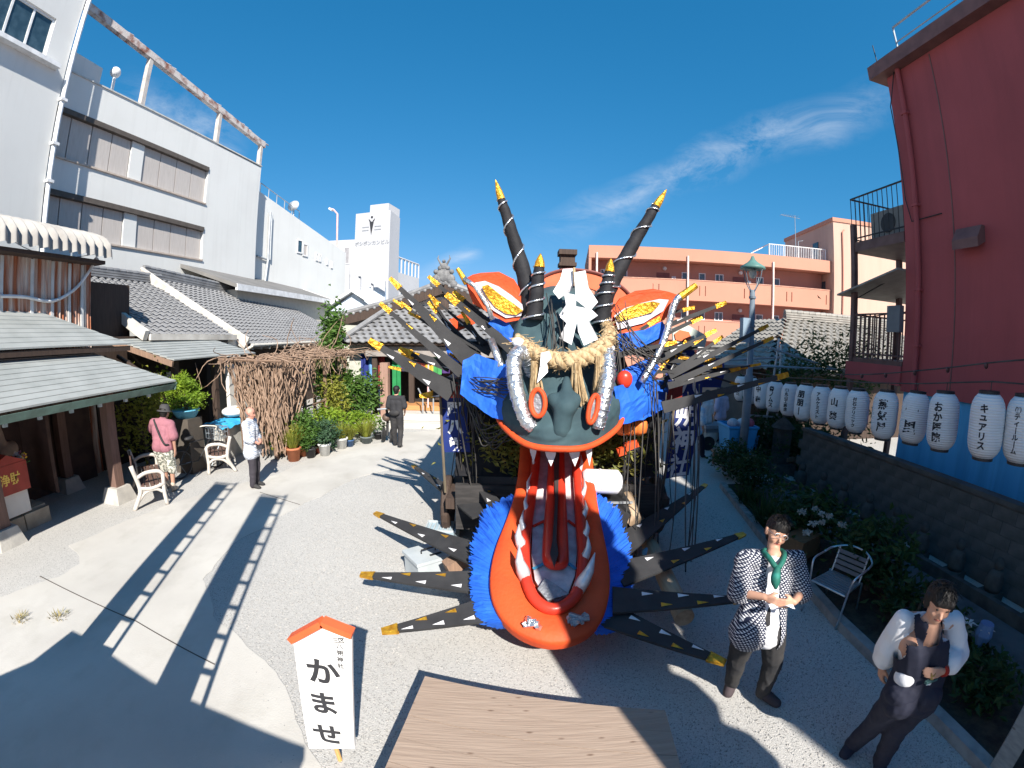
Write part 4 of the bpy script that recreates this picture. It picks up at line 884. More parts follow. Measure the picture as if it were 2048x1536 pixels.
pole(1495, 731, 1740, 742, 10.2, 9.2); pole(1540, 696, 1690, 745, 10.2, 9.5); pole(1420, 722, 1560, 715, 10.4, 10.2); pole(1500, 831, 1560, 835, 10.2, 10.2)
# ------------------------------------------------------------------ the great horned head on its cart
teal = M('teal_cloth', (.045, .085, .098), .8, c2=(.024, .048, .06), scale=3, contrast=(.35, .7), bump=.35, bscale=9)
orange = M('orange_paint', (.66, .082, .018), .65, c2=(.52, .055, .014), scale=2.2, detail=9, contrast=(.42, .72), bump=.3, bscale=26)
gumred = M('gum_red', (.60, .045, .022), .32, c2=(.5, .035, .02), scale=4, bump=.08)
bluecloth = M('blue_cloth', (.018, .13, .62), .7, c2=(.014, .10, .5), scale=5, bump=.5, bscale=11)
blackboard = M('black_board', (.038, .038, .040), .75, c2=(.026, .026, .028), scale=4, bump=.1, bscale=40)
blackcloth = M('black_cloth', (.011, .011, .014), .75, c2=(.02, .02, .024), scale=6, bump=.4, bscale=16)
foil = M('silver_foil', (.78, .80, .82), .28, .9, c2=(.55, .58, .62), scale=14, bump=.9, bscale=24)
gold = M('gold_foil', (.76, .42, .04), .32, .6, c2=(.52, .23, .02), scale=16, bump=.9, bscale=30)
whitepaint = M('white_paint', (.72, .72, .74), .6, c2=(.6, .6, .62), scale=8)
paper = M('white_paper', (.84, .84, .87), .8, c2=(.80, .80, .84), scale=3)
straw = M('straw', (.52, .39, .23), .85, c2=(.30, .20, .10), scale=30, bump=.6, bscale=60, stretch=(1, 1, .3))
cordm = M('black_cord', (.03, .03, .03), .6, c2=(.08, .075, .07), scale=3)
dr = thing('demon_head_float', 'giant teal and orange horned demon head with open mouth and black spikes', 'festival float', (.5, 5.0, 0))
def P3(t): return AY(t[0], t[1], t[2])
# skull: lofted through profile curves (pixel x, y, depth)
prof_curves = [
 [(960, 800, 6.4), (985, 818, 5.3), (1003, 848, 4.75), (1050, 884, 4.36), (1115, 894, 4.22), (1182, 888, 4.36), (1238, 852, 4.75), (1256, 812, 5.3), (1285, 800, 6.4)],
 [(955, 790, 6.4), (982, 795, 5.25), (1000, 815, 4.72), (1050, 845, 4.38), (1115, 858, 4.26), (1182, 848, 4.38), (1240, 818, 4.72), (1258, 790, 5.25), (1290, 785, 6.4)],
 [(960, 760, 6.4), (985, 765, 5.3), (1005, 780, 4.85), (1055, 800, 4.55), (1115, 815, 4.45), (1180, 802, 4.55), (1235, 782, 4.85), (1256, 762, 5.3), (1285, 760, 6.4)],
 [(970, 725, 6.4), (992, 730, 5.35), (1012, 740, 5.0), (1058, 755, 4.82), (1115, 750, 4.72), (1172, 756, 4.82), (1226, 742, 5.0), (1248, 730, 5.35), (1275, 725, 6.4)],
 [(985, 680, 6.4), (1002, 685, 5.4), (1022, 690, 5.15), (1062, 700, 5.02), (1115, 700, 4.95), (1168, 700, 5.02), (1215, 690, 5.15), (1236, 685, 5.4), (1260, 680, 6.4)],
 [(1005, 630, 6.4), (1020, 635, 5.5), (1035, 640, 5.3), (1068, 645, 5.2), (1115, 640, 5.15), (1162, 645, 5.2), (1200, 640, 5.3), (1222, 635, 5.5), (1240, 630, 6.4)],
 [(1030, 600, 6.4), (1040, 598, 5.7), (1052, 592, 5.6), (1078, 585, 5.5), (1115, 580, 5.5), (1155, 585, 5.5), (1185, 592, 5.6), (1200, 598, 5.7), (1215, 600, 6.4)],
 [(1040, 590, 6.6), (1050, 585, 6.5), (1062, 575, 6.4), (1085, 568, 6.4), (1115, 563, 6.4), (1150, 568, 6.4), (1178, 575, 6.4), (1190, 585, 6.5), (1200, 590, 6.6)]]
sq = [.97, .93, .88, .86, .85, .86, .9, .9]
prof_curves = [[(1118 + (x_ - 1118) * s_, y_, Y__) for x_, y_, Y__ in c_] for c_, s_ in zip(prof_curves, sq)]
cols_ = [spline([P3(t) for t in c], 8) for c in prof_curves]
rows_ = [spline([c[i] for c in cols_], 10) for i in range(len(cols_[0]))]
m = MB(); nu, nv = len(rows_), len(rows_[0])
def wr(i, j):
    p = rows_[i][j]; w_ = abs(mnoise.noise(V3((p.x * 5, p.y * 2, p.z * 9)))) * .05; return p + V3((mnoise.noise(p * 4) * .015, mnoise.noise(p * 5 + V3((7, 0, 0))) * .02 + w_, mnoise.noise(p * 6) * .015))
m.add([wr(i, j) for i in range(nu) for j in range(nv)], [(i * nv + j, (i + 1) * nv + j, (i + 1) * nv + j + 1, i * nv + j + 1) for i in range(nu - 1) for j in range(nv - 1)])
skull = m.build('skull', teal, dr, True)
lip = [c + V3((0, -.02, -.015)) for c in cols_[0][8:-8]]
MB().tube(lip, .034, 10).build('upper_lip', orange, skull, True)
# palate (roof of the mouth)
pal = [c + V3((0, .04, -.05)) for c in cols_[0][8:-8]]; m = MB(); bk = [V3((p.x * .6 + .2, 6.0, 1.75)) for p in pal]
m.add(pal + bk, [(i, i + 1, len(pal) + i + 1, len(pal) + i) for i in range(len(pal) - 1)]); m.build('palate', gumred, skull)
# nose, made of bulges
nz = lambda px, py, Y: AY(px, py, Y)
blob('nose', [(nz(1133, 760, 4.55), nz(1133, 815, 4.30), .05, .10), (nz(1108, 800, 4.42), nz(1120, 812, 4.36), .085, .09), (nz(1148, 800, 4.40), nz(1138, 815, 4.34), .085, .09), (nz(1128, 815, 4.33), nz(1122, 862, 4.32), .11, .10), (nz(1085, 862, 4.42), nz(1165, 860, 4.42), .06, .06)], .025, teal, skull, 8)
def ell_ring(c, u, v, a, b, r, n=28): return [c + u * (a * math.cos(t)) + v * (b * math.sin(t)) for t in [2 * math.pi * k / n for k in range(n + 1)]]
for (px, py, Y, a, b, tl) in ((1076, 806, 4.33, .074, .135, -.35), (1186, 818, 4.33, .055, .145, .55)):
    c = nz(px, py, Y); n_ = V3((tl, -1, .15)).normalized(); u = n_.cross(V3((0, 0, 1))).normalized(); v = u.cross(n_)
    v = (v + u * (.06 if tl < 0 else -.3)).normalized()
    e = MB().tube(ell_ring(c, u, v, a, b, .02), .026, 10, False).build('eye_ring', orange, dr, True)
    m = MB(); pts = ell_ring(c - n_ * .012, u, v, a * .95, b * .95, 0)[:-1]; m.prism(pts, -n_ * .03); m.build('eye_disc', M('dull_foil', (.33, .34, .36), .5, .4, c2=(.22, .23, .25), scale=20, bump=.8, bscale=30), e)
# silver brow tubes
for nm, pts in (('l', [(1064, 768, 4.95), (1062, 740, 4.9), (1052, 716, 4.78), (1038, 706, 4.68), (1028, 724, 4.6), (1030, 765, 4.5), (1040, 808, 4.42), (1053, 842, 4.36), (1068, 856, 4.34)]), ('r', [(1213, 696, 4.85), (1216, 715, 4.7), (1215, 750, 4.56), (1209, 790, 4.46), (1201, 830, 4.4), (1195, 858, 4.38)])):
    path_ = spline([P3(p) for p in pts], 6); k = len(path_); rr = [.085 * (1 + .06 * math.sin(i * 2.1)) * (.75 + .25 * math.sin(math.pi * min(1, (i + 2) / k))) for i in range(k)]
    t = MB().tube(path_, rr, 12).build('silver_tusk', foil, dr, True)
    m = MB()
    for i in range(2, k - 1, 2): q = path_[i]; d = (path_[i + 1] - q).normalized(); u = d.cross(V3((0, 1, 0.1))).normalized(); w_ = d.cross(u); m.tube([q + (u * math.cos(a) + w_ * math.sin(a)) * (rr[i] + .003) + d * .02 * math.sin(a) for a in [x * .5 for x in range(13)]], .005, 4)
    m.build('foil_crease', foil, t, kind='stuff')
# horns with silver spirals and gold tips
def horn(pts, r0, r1, tip, turns, nm='horn'):
    path_ = spline([P3(p) for p in pts], 6); k = len(path_); rr = [lerp(r0, r1, i / (k - 1)) * (1 + .04 * math.sin(i * 1.7)) for i in range(k)]
    h = MB().tube(path_, rr, 12).build(nm, blackcloth, dr, True)
    t3 = P3(tip); d = (t3 - path_[-1]); MB().tube([path_[-1] - d * .05, path_[-1] + d * .35, path_[-1] + d * .7, t3], [r1 * 1.12, r1 * .95, r1 * .55, .006], 10).build('gold_tip', gold, h)
    sp_ = []
    for i in range((k - 1) * 6):
        f = i / ((k - 1) * 6) * (k - 1); j = int(f); q = path_[j].lerp(path_[j + 1], f - j); d = (path_[j + 1] - path_[j]).normalized(); u = d.cross(V3((0, 1, 0))).normalized(); w_ = d.cross(u); a = f / (k - 1) * turns * 6.283
        sp_.append(q + (u * math.cos(a) + w_ * math.sin(a)) * (lerp(r0, r1, f / (k - 1)) * 1.05 + .004))
    MB().tube(sp_, .013, 6).build('silver_spiral', foil, h, True)
horn([(1066, 640, 5.35), (1058, 590, 5.4), (1043, 530, 5.45), (1022, 460, 5.5), (1008, 415, 5.5), (1002, 397, 5.5)], .125, .048, (991, 360, 5.5), 5)
horn([(1198, 640, 5.35), (1212, 590, 5.4), (1240, 535, 5.45), (1277, 470, 5.5), (1304, 425, 5.5), (1313, 411, 5.5)], .125, .05, (1333, 379, 5.5), 5)
horn([(1068, 640, 5.2), (1072, 600, 5.2), (1076, 560, 5.2), (1079, 533, 5.2)], .105, .06, (1081, 507, 5.2), 4)
horn([(1203, 650, 5.2), (1209, 600, 5.2), (1215, 565, 5.2), (1219, 542, 5.2)], .11, .055, (1222, 517, 5.2), 5)
# orange crest arch behind the horns and its wooden post
up_ = spline([P3(p) for p in ((1066, 580, 5.75), (1085, 555, 5.75), (1120, 541, 5.75), (1160, 540, 5.75), (1205, 550, 5.75), (1245, 575, 5.75), (1268, 600, 5.75))], 4); dn_ = spline([P3(p) for p in ((1075, 620, 5.75), (1090, 582, 5.75), (1120, 572, 5.75), (1160, 572, 5.75), (1200, 585, 5.75), (1230, 610, 5.75), (1250, 630, 5.75))], 4)
m = MB(); m.prism(up_ + dn_[::-1], (0, .08, 0)); m.build('crest_arch', M('salmon_paint', (.75, .16, .07), .6), dr)
m = MB().tube([p + V3((0, -.01, 0)) for p in up_], .02, 6); m.build('crest_rim', browndoor, dr)
m = MB(); a = P3((1134, 507, 6.1)); b = P3((1134, 640, 6.1)); m.beam(a, b, .2, .2, (0, 1, 0)); m.build('carved_post', darkwood, dr)
m = MB(); m.box(a + V3((0, -.02, 0)), (.25, .25, .07)); m.box(a + V3((0, -.02, -.17)), (.24, .24, .05)); m.build('post_cap', darkwood, dr)
# ears
def plate(pxs, Y, off, th, mat, name, parent, cup=0):
    pts = [AY(x, y, Y) for x, y in pxs]; c = sum(pts, V3((0, 0, 0))) / len(pts); bm = bmesh.new(); vs = [bm.verts.new(p) for p in pts]; bm.faces.new(vs)
    bmesh.ops.triangulate(bm, faces=bm.faces[:]); bmesh.ops.subdivide_edges(bm, edges=bm.edges[:], cuts=3, use_grid_fill=True)
    R_ = max((p - c).length for p in pts)
    for v in bm.verts: d = (v.co - c).length / R_; v.co.y += -off + cup * (1 - d * d) + mnoise.noise(v.co * 6) * .008
    ge = bmesh.ops.extrude_face_region(bm, geom=bm.faces[:])
    for v in [g_ for g_ in ge['geom'] if isinstance(g_, bmesh.types.BMVert)]: v.co.y += th
    vv = [v.co.copy() for v in bm.verts]; bm.verts.index_update(); ff = [tuple(v.index for v in f.verts) for f in bm.faces]; bm.free()
    return link_mesh(name, vv, ff, mat, parent)
earL = plate([(929, 558), (945, 549), (962, 545), (998, 543), (1028, 558), (1045, 585), (1050, 612), (1038, 640), (1012, 645), (985, 630), (965, 617), (946, 607), (936, 582)], 5.35, 0, .06, orange, 'ear', dr, .05)
plate([(950, 566), (970, 562), (998, 573), (1025, 592), (1048, 612), (1042, 632), (1012, 636), (988, 622), (968, 604)], 5.35, .035, .02, M('lilac_white', (.66, .60, .68), .7), 'ear_lining', earL, .05)
plate([(964, 574), (976, 570), (1000, 589), (1027, 607), (1046, 622), (1032, 630), (1012, 628), (990, 614), (974, 594)], 5.35, .055, .02, gold, 'ear_gold', earL, .05)
earR = plate([(1222, 648), (1225, 620), (1242, 596), (1273, 581), (1308, 577), (1338, 583), (1360, 591), (1350, 612), (1330, 640), (1294, 658), (1242, 667)], 5.35, 0, .06, orange, 'ear', dr, .05)
plate([(1227, 632), (1250, 616), (1283, 606), (1318, 598), (1336, 600), (1326, 622), (1288, 646), (1235, 659)], 5.35, .035, .02, M('lilac_white', (.66, .60, .68), .7), 'ear_lining', earR, .05)
plate([(1229, 634), (1250, 618), (1275, 608), (1304, 603), (1318, 607), (1304, 624), (1279, 632), (1236, 644)], 5.35, .055, .02, gold, 'ear_gold', earR, .05)
MB().tube([P3((934, 567, 5.3)), P3((915, 537, 5.3))], [.04, .025], 8).build('gold_ear_tip', gold, earL)
# foil-wrapped rods
r_ = MB().tube(spline([P3(p) for p in ((1283, 765, 5.1), (1325, 688, 5.2), (1348, 610, 5.25), (1362, 592, 5.25))], 5), .045, 10).build('silver_rod', foil, dr, True)
MB().tube([P3((1360, 594, 5.25)), P3((1392, 571, 5.25))], [.05, .04], 8).build('gold_rod_tip', gold, r_)
MB().tube([P3((982, 680, 5.25)), P3((1003, 734, 5.0))], .045, 10).build('silver_rod', foil, dr, True)
MB().tube([P3((928, 557, 5.28)), P3((950, 572, 5.25)), P3((975, 610, 5.25)), P3((985, 640, 5.25))], .03, 8).build('silver_rod', foil, dr, True)
# blue mane cloths
def cloth(pxs, name, seed, amp=.05):
    pts = [AY(*p) for p in pxs]; bm = bmesh.new(); vs = [bm.verts.new(p) for p in pts]; bm.faces.new(vs); bmesh.ops.triangulate(bm, faces=bm.faces[:]); bmesh.ops.subdivide_edges(bm, edges=bm.edges[:], cuts=7, use_grid_fill=True)
    for v in bm.verts: q = v.co * 5 + V3((seed, 0, 0)); v.co.y += mnoise.noise(q) * amp + abs(mnoise.noise(q * 2.3)) * amp * .6; v.co.z += mnoise.noise(q * 1.7) * amp * .3
    ge = bmesh.ops.extrude_face_region(bm, geom=bm.faces[:])
    for v in [g_ for g_ in ge['geom'] if isinstance(g_, bmesh.types.BMVert)]: v.co.y += .03
    vv = [v.co.copy() for v in bm.verts]; bm.verts.index_update(); ff = [tuple(v.index for v in f.verts) for f in bm.faces]; bm.free()
    return link_mesh(name, vv, ff, bluecloth, dr)
cloth([(926, 722, 5.15), (950, 708, 5.15), (1016, 732, 4.95), (1036, 780, 4.74), (1020, 846, 4.68), (985, 836, 4.82), (920, 789, 5.1)], 'mane_cloth', 1)
cloth([(1228, 775, 4.85), (1290, 758, 5.3), (1350, 764, 5.9), (1336, 815, 5.8), (1290, 838, 5.2), (1242, 850, 4.8)], 'mane_cloth', 5)
cloth([(1232, 668, 5.15), (1290, 660, 5.25), (1328, 642, 5.35), (1335, 668, 5.35), (1292, 690, 5.2), (1234, 712, 5.1)], 'mane_cloth', 9)
cloth([(975, 632, 5.5), (1015, 640, 5.4), (1030, 665, 5.35), (1022, 690, 5.3), (998, 682, 5.4), (970, 660, 5.5)], 'mane_cloth', 13)
cloth([(1246, 740, 5.2), (1300, 715, 5.3), (1320, 735, 5.4), (1300, 765, 5.3), (1250, 772, 5.1)], 'mane_cloth', 17)
cloth([(890, 690, 5.9), (930, 690, 5.8), (935, 720, 5.8), (900, 730, 5.9)], 'mane_cloth', 21)
m = MB().ball(P3((1249, 759, 5.05)), (.10, .07, .11)); m.build('red_ball', gumred, dr, True)
# spikes
def spike(base, tip, wb, wt, n, marks=4, th=.035, goldlen=.2):
    base = V3(base); tip = V3(tip); d = tip - base; Ls = d.length; d.normalize(); n = V3(n); n = (n - d * n.dot(d)).normalized(); s_ = d.cross(n)
    g0 = tip - d * goldlen
    def q(p, w): return [p + s_ * w * .5 + n * th * .5, p - s_ * w * .5 + n * th * .5, p - s_ * w * .5 - n * th * .5, p + s_ * w * .5 - n * th * .5]
    def taper(a, b, wa, wb_, name, mat, par):
        m = MB(); m.add(q(a, wa) + q(b, wb_), [(0, 1, 2, 3), (7, 6, 5, 4), (0, 4, 5, 1), (1, 5, 6, 2), (2, 6, 7, 3), (3, 7, 4, 0)]); return m.build(name, mat, par)
    wg = lerp(wb, wt, 1 - goldlen / Ls)
    o = taper(base, g0, wb, wg, 'spike', blackboard, dr)
    taper(g0 - d * .01, tip, wg * 1.25 + .01, wt * 1.1 + .012, 'gold_tip', gold, o)
    for k in range(marks):
        f = .18 + .66 * (k + .5) / marks; c = base + d * (Ls * f) + s_ * lerp(wb, wt, f) * (.28 if k % 2 else -.28) + n * (th * .5 + .003); l = .11; w = min(.05, lerp(wb, wt, f) * .3)
        m = MB(); m.prism([c - d * l * .4 + s_ * w * .5, c - d * l * .4 - s_ * w * .5, c + d * l * .6], n * .004); m.build('foil_mark', gold if k % 2 else whitepaint, o)
    return o
ncam = lambda p: (C0 - p).normalized()
ul = [((905, 785, 5.6), (738, 680, 5.3), .26, .05, 3), ((940, 760, 5.5), (760, 606, 5.4), .15, .035, 2), ((950, 730, 5.55), (780, 556, 5.5), .24, .035, 3), ((1024, 700, 5.3), (857, 553, 5.5), .13, .03, 2), ((1015, 690, 5.4), (892, 588, 5.3), .13, .05, 2), ((1000, 665, 5.5), (907, 583, 5.55), .1, .04, 0), ((945, 705, 5.7), (857, 604, 5.7), .14, .03, 1), ((958, 715, 5.65), (852, 624, 5.75), .1, .03, 0), ((900, 735, 5.9), (798, 698, 5.8), .14, .05, 2), ((905, 785, 5.8), (839, 792, 5.7), .14, .035, 1), ((965, 690, 5.8), (923, 623, 5.8), .08, .025, 2)]
ur_ = [((1252, 684, 5.4), (1452, 605, 5.6), 0.090, 0.035, 1), ((1260, 702, 5.4), (1403, 634, 5.6), 0.075, 0.040, 1), ((1300, 728, 5.4), (1432, 660, 5.5), 0.105, 0.030, 2), ((1232, 711, 5.1), (1353, 684, 5.2), 0.075, 0.030, 0), ((1345, 745, 5.5), (1445, 673, 5.7), 0.068, 0.030, 1), ((1338, 752, 5.4), (1536, 651, 5.6), 0.098, 0.035, 2), ((1350, 764, 5.4), (1546, 675, 5.5), 0.090, 0.035, 2), ((1335, 772, 5.35), (1480, 737, 5.6), 0.090, 0.030, 3), ((1325, 815, 5.2), (1576, 749, 5.2), 0.150, 0.050, 4), ((1280, 640, 5.5), (1388, 615, 5.6), 0.060, 0.030, 0), ((1260, 672, 5.4), (1320, 636, 5.4), 0.060, 0.030, 0), ((1300, 760, 5.5), (1337, 717, 5.5), 0.060, 0.025, 1)]
rs_ = random.Random(31)
for i in range(11): ul.append(((rs_.uniform(925, 1010), rs_.uniform(690, 770), rs_.uniform(5.6, 6.0)), (rs_.uniform(775, 900), rs_.uniform(565, 745), rs_.uniform(5.6, 6.0)), rs_.uniform(.05, .08), .022, 1))
for i in range(13): ur_.append(((rs_.uniform(1250, 1340), rs_.uniform(690, 790), rs_.uniform(5.5, 5.9)), (rs_.uniform(1370, 1530), rs_.uniform(625, 775), rs_.uniform(5.5, 6.0)), rs_.uniform(.045, .07), .022, 1))
for b_, t_, wb_, wt_, mk in ul + ur_:
    a = P3(b_); b = P3(t_); spike(a, b, wb_, wt_, ncam(a), mk, .03, .18)
ll = [((965, 1030), (826, 931), .30, .05, .75, .62), ((985, 1120), (750, 1026), .40, .05, .6, .55), ((985, 1165), (721, 1149), .36, .05, .5, .45), ((990, 1215), (763, 1263), .33, .05, .42, .34), ((1010, 1035), (925, 925), .22, .05, .9, .95)]
lr_ = [((1230, 1050), (1302, 925), .24, .05, .85, .95), ((1228, 1100), (1412, 969), .34, .05, .7, .7), ((1230, 1150), (1489, 1068), .36, .05, .62, .65), ((1225, 1200), (1496, 1198), .34, .05, .55, .6), ((1205, 1225), (1451, 1326), .33, .05, .45, .42)]
for b_, t_, wb_, wt_, z0_, z1_ in ll + lr_: spike(G(*b_, z0_), G(*t_, z1_), wb_, wt_, (0, -.25, 1), 5, .03, .15)

# ------------------------------------------------------------------ lower jaw on its own inclined plane
JN = V3((0, -.37, .93)).normalized(); J0 = V3((.5, 3.3, .48))
def JP(px, py, off=0): return AP(px, py, J0 + JN * off, JN)
def jawplate(pxs, off, th, mat, name, parent, sub=0, bow=0):
    pts = [JP(x, y, off) for x, y in pxs]; m = MB(); m.prism(pts, -JN * th); return m.build(name, mat, parent)
outer = [(1040, 885), (1038, 930), (1030, 985), (1012, 1040), (992, 1090), (982, 1130), (979, 1165), (984, 1200), (1000, 1232), (1028, 1260), (1062, 1278), (1100, 1287), (1140, 1283), (1175, 1268), (1202, 1242), (1216, 1205), (1221, 1165), (1218, 1120), (1208, 1070), (1198, 1020), (1190, 970), (1186, 930), (1184, 885)]
inner = [(1068, 885), (1064, 940), (1056, 1000), (1047, 1060), (1043, 1110), (1047, 1160), (1062, 1196), (1084, 1218), (1108, 1224), (1132, 1217), (1154, 1195), (1168, 1160), (1172, 1110), (1168, 1060), (1164, 1000), (1160, 940), (1158, 885)]
def spl2(p, n): return [(v.x, v.y) for v in spline([V3((x, y, 0)) for x, y in p], n)]
oo = spl2(outer, 4); ii = spl2(inner, 4)
# orange jaw: a bowl-like band between rim and gum, rounded over
m = MB(); K = 64; ringsz = [(0.02, -.13), (.0, -.05), (.012, -.008), (.06, .012), (.35, .03), (.75, .028), (1.0, .0)]
def samp(p, t): f = t * (len(p) - 1); i = min(int(f), len(p) - 2); return (lerp(p[i][0], p[i + 1][0], f - i), lerp(p[i][1], p[i + 1][1], f - i))
for a in range(K + 1):
    t = a / K; po_, pi_ = samp(oo, t), samp(ii, t); A, B = JP(*po_), JP(*pi_)
    for s_, h in ringsz: m.v.append(tuple(A.lerp(B, s_) + JN * h))
nr = len(ringsz); m.f += [(a * nr + b, (a + 1) * nr + b, (a + 1) * nr + b + 1, a * nr + b + 1) for a in range(K) for b in range(nr - 1)]
jaw = m.build('lower_jaw', orange, dr, True)
m = MB(); m.prism([JP(x, y, -.09) for x, y in oo[::3]], -JN * .04); m.build('jaw_underside', orange, jaw)
gum_path = [JP(x, y, .05) for x, y in [(p[0] + (6 if p[0] < 1108 else -6) * (1 if p[1] < 1190 else .3), p[1] - (6 if p[1] > 1190 else 0)) for p in ii]]
MB().tube(gum_path, .058, 10).build('gum', gumred, jaw, True)
MB().tube([JP(x, y, .055) for x, y in ii], .016, 6).build('gum_seam', M('dark_slit', (.05, .04, .04), .7), jaw, True)
lining = [(1080, 885), (1076, 960), (1066, 1040), (1063, 1110), (1070, 1160), (1090, 1195), (1112, 1203), (1134, 1192), (1150, 1150), (1154, 1100), (1150, 1040), (1144, 960), (1144, 885)]
jawplate(lining, -.02, .05, M('mouth_lining', (.60, .55, .56), .7, c2=(.42, .36, .38), scale=9, bump=.4, bscale=20), 'mouth_lining', jaw)
for y in (1045, 1130):
    m = MB()
    for xa, xb in ((1066, 1090), (1136, 1152)): m.beam(JP(xa, y + 8 if xa < 1100 else y - 4, .003), JP(xb, y - 4 if xa < 1100 else y + 8, .003), .03, .012, JN)
    m.build('lining_stripe', M('teal_stripe', (.05, .26, .42), .6) if y > 1100 else gumred, jaw, kind='stuff')
tong = [(1098, 885), (1094, 960), (1088, 1040), (1084, 1100), (1086, 1128), (1098, 1140), (1112, 1143), (1128, 1140), (1137, 1128), (1137, 1100), (1134, 1040), (1130, 960), (1128, 885)]
tg = spl2(tong, 4); K2 = 30; m = MB(); half = len(tg) // 2
for a in range(K2 + 1):
    A = JP(*samp(tg[:half + 1], a / K2), 0); B = JP(*samp(tg[half:][::-1], a / K2), 0)
    for s_, h in ((0, .02), (.05, .10), (.25, .15), (.48, .13), (.5, .10), (.52, .13), (.75, .15), (.95, .10), (1, .02)): m.v.append(tuple(A.lerp(B, s_) + JN * h))
m.f += [(a * 9 + b, (a + 1) * 9 + b, (a + 1) * 9 + b + 1, a * 9 + b + 1) for a in range(K2) for b in range(8)]
to = m.build('tongue', gumred, jaw, True)
m = MB(); m.prism([JP(x, y, .17) for x, y in ((1107, 900), (1110, 1000), (1105, 1080), (1100, 1106), (1109, 1132), (1117, 1106), (1113, 1080), (1116, 1000), (1119, 900))], -JN * .03); m.build('tongue_slit', M('dark_slit', (.05, .04, .04), .7), to)
# teeth along both gums (base px, tip px, tip height)
for b_, t_, h, w in (((1046, 1100), (1038, 1048), .24, .085), ((1052, 1160), (1038, 1090), .30, .10), ((1050, 1070), (1047, 1020), .2, .06), ((1056, 1030), (1055, 985), .18, .05), ((1058, 990), (1064, 945), .16, .045), ((1072, 945), (1070, 905), .15, .04), ((1155, 1182), (1190, 1105), .32, .10), ((1166, 1125), (1176, 1072), .24, .07), ((1166, 1080), (1173, 1040), .2, .06), ((1164, 1040), (1170, 1000), .18, .055), ((1162, 1000), (1168, 955), .18, .05), ((1156, 950), (1162, 910), .15, .045)):
    a = JP(*b_, .03); b = JP(*t_, h); mid = a.lerp(b, .5) + V3((-.03 if b_[0] < 1108 else .03, 0, .02)); m = MB().tube([a, a.lerp(mid, .5), mid, b], [w * .62, w * .66, w * .45, .004], 8); m.build('tooth', M('tooth_foil', (.66, .67, .69), .35, .4, c2=(.5, .5, .53), scale=12, bump=.3), jaw, True)
m = MB(); m.prism([JP(x, y, .02) for x, y in ((1090, 1158), (1110, 1170), (1138, 1190), (1095, 1203), (1075, 1180))], JN * .02); m.build('foil_plate', M('dull_foil', (.33, .34, .36), .5, .4), jaw)
for k, (x, y) in enumerate(((1058, 1245), (1158, 1240))):
    m = MB(); r = random.Random(k)
    for i in range(7): m.tube([JP(x + r.uniform(-24, 24), y + r.uniform(-10, 10), .05), JP(x + r.uniform(-24, 24), y + r.uniform(-10, 10), .09)], [.035, .02], 5)
    m.build('foil_crumple', foil if k == 0 else M('dull_foil', (.33, .34, .36), .5, .4), jaw)
# upper fangs
for b_, w_, l_, c in ((1066, 8, 36, whitepaint), (1101, 13, 40, whitepaint), (1149, 13, 42, whitepaint), (1178, 7, 46, whitepaint)):
    yb_ = 893 - abs(b_ - 1115) ** 2 * .0016; Yt = 4.3 + abs(b_ - 1115) * .003; m = MB(); a = AY(b_ - w_, yb_ - 4, Yt); b = AY(b_ + w_, yb_ - 4, Yt); c3 = AY(b_ + 1, yb_ + l_, Yt); m.prism([a, a.lerp(c3, .5) + (a - b) * .12, c3, b.lerp(c3, .5) + (b - a) * .12, b], (0, .05, 0)); m.build('fang', c, skull)
# blue fringe round the jaw
fringe_o = [(1035, 985), (1000, 1000), (968, 1020), (952, 1060), (942, 1105), (940, 1150), (944, 1195), (955, 1235), (985, 1250), (1010, 1250)]
fringe_r = [(1190, 985), (1215, 1000), (1238, 1020), (1250, 1060), (1260, 1105), (1264, 1150), (1262, 1195), (1252, 1240), (1225, 1262), (1195, 1262)]
inn_l = [(1042, 985), (1020, 1030), (1005, 1070), (995, 1100), (990, 1130), (988, 1160), (990, 1195), (1003, 1228), (1018, 1245), (1030, 1255)]
inn_r = [(1180, 985), (1195, 1030), (1203, 1070), (1208, 1100), (1212, 1130), (1213, 1160), (1210, 1195), (1200, 1228), (1190, 1250), (1180, 1258)]
for o_, i_ in ((fringe_o, inn_l), (fringe_r, inn_r)):
    m = MB(); N_ = 130; r = random.Random(4); A_, B_ = spl2(o_, 4), spl2(i_, 4)
    for a in range(N_ + 1):
        t = a / N_; A = JP(*samp(A_, t), -.16); B = JP(*samp(B_, t), -.06); A = B + (A - B) * r.uniform(.84, 1.12)
        m.v += [tuple(A + JN * r.uniform(-.03, .03)), tuple(A.lerp(B, .45) + JN * (.02 + r.uniform(-.012, .012))), tuple(B)]
    m.f += [(a * 3 + b, (a + 1) * 3 + b, (a + 1) * 3 + b + 1, a * 3 + b + 1) for a in range(N_) for b in range(2)]
    n0 = len(m.v); m.v += [tuple(V3(v) - JN * .05) for v in m.v]; m.f += [tuple(i + n0 for i in f[::-1]) for f in m.f]
    m.build('blue_fringe', bluecloth, jaw)

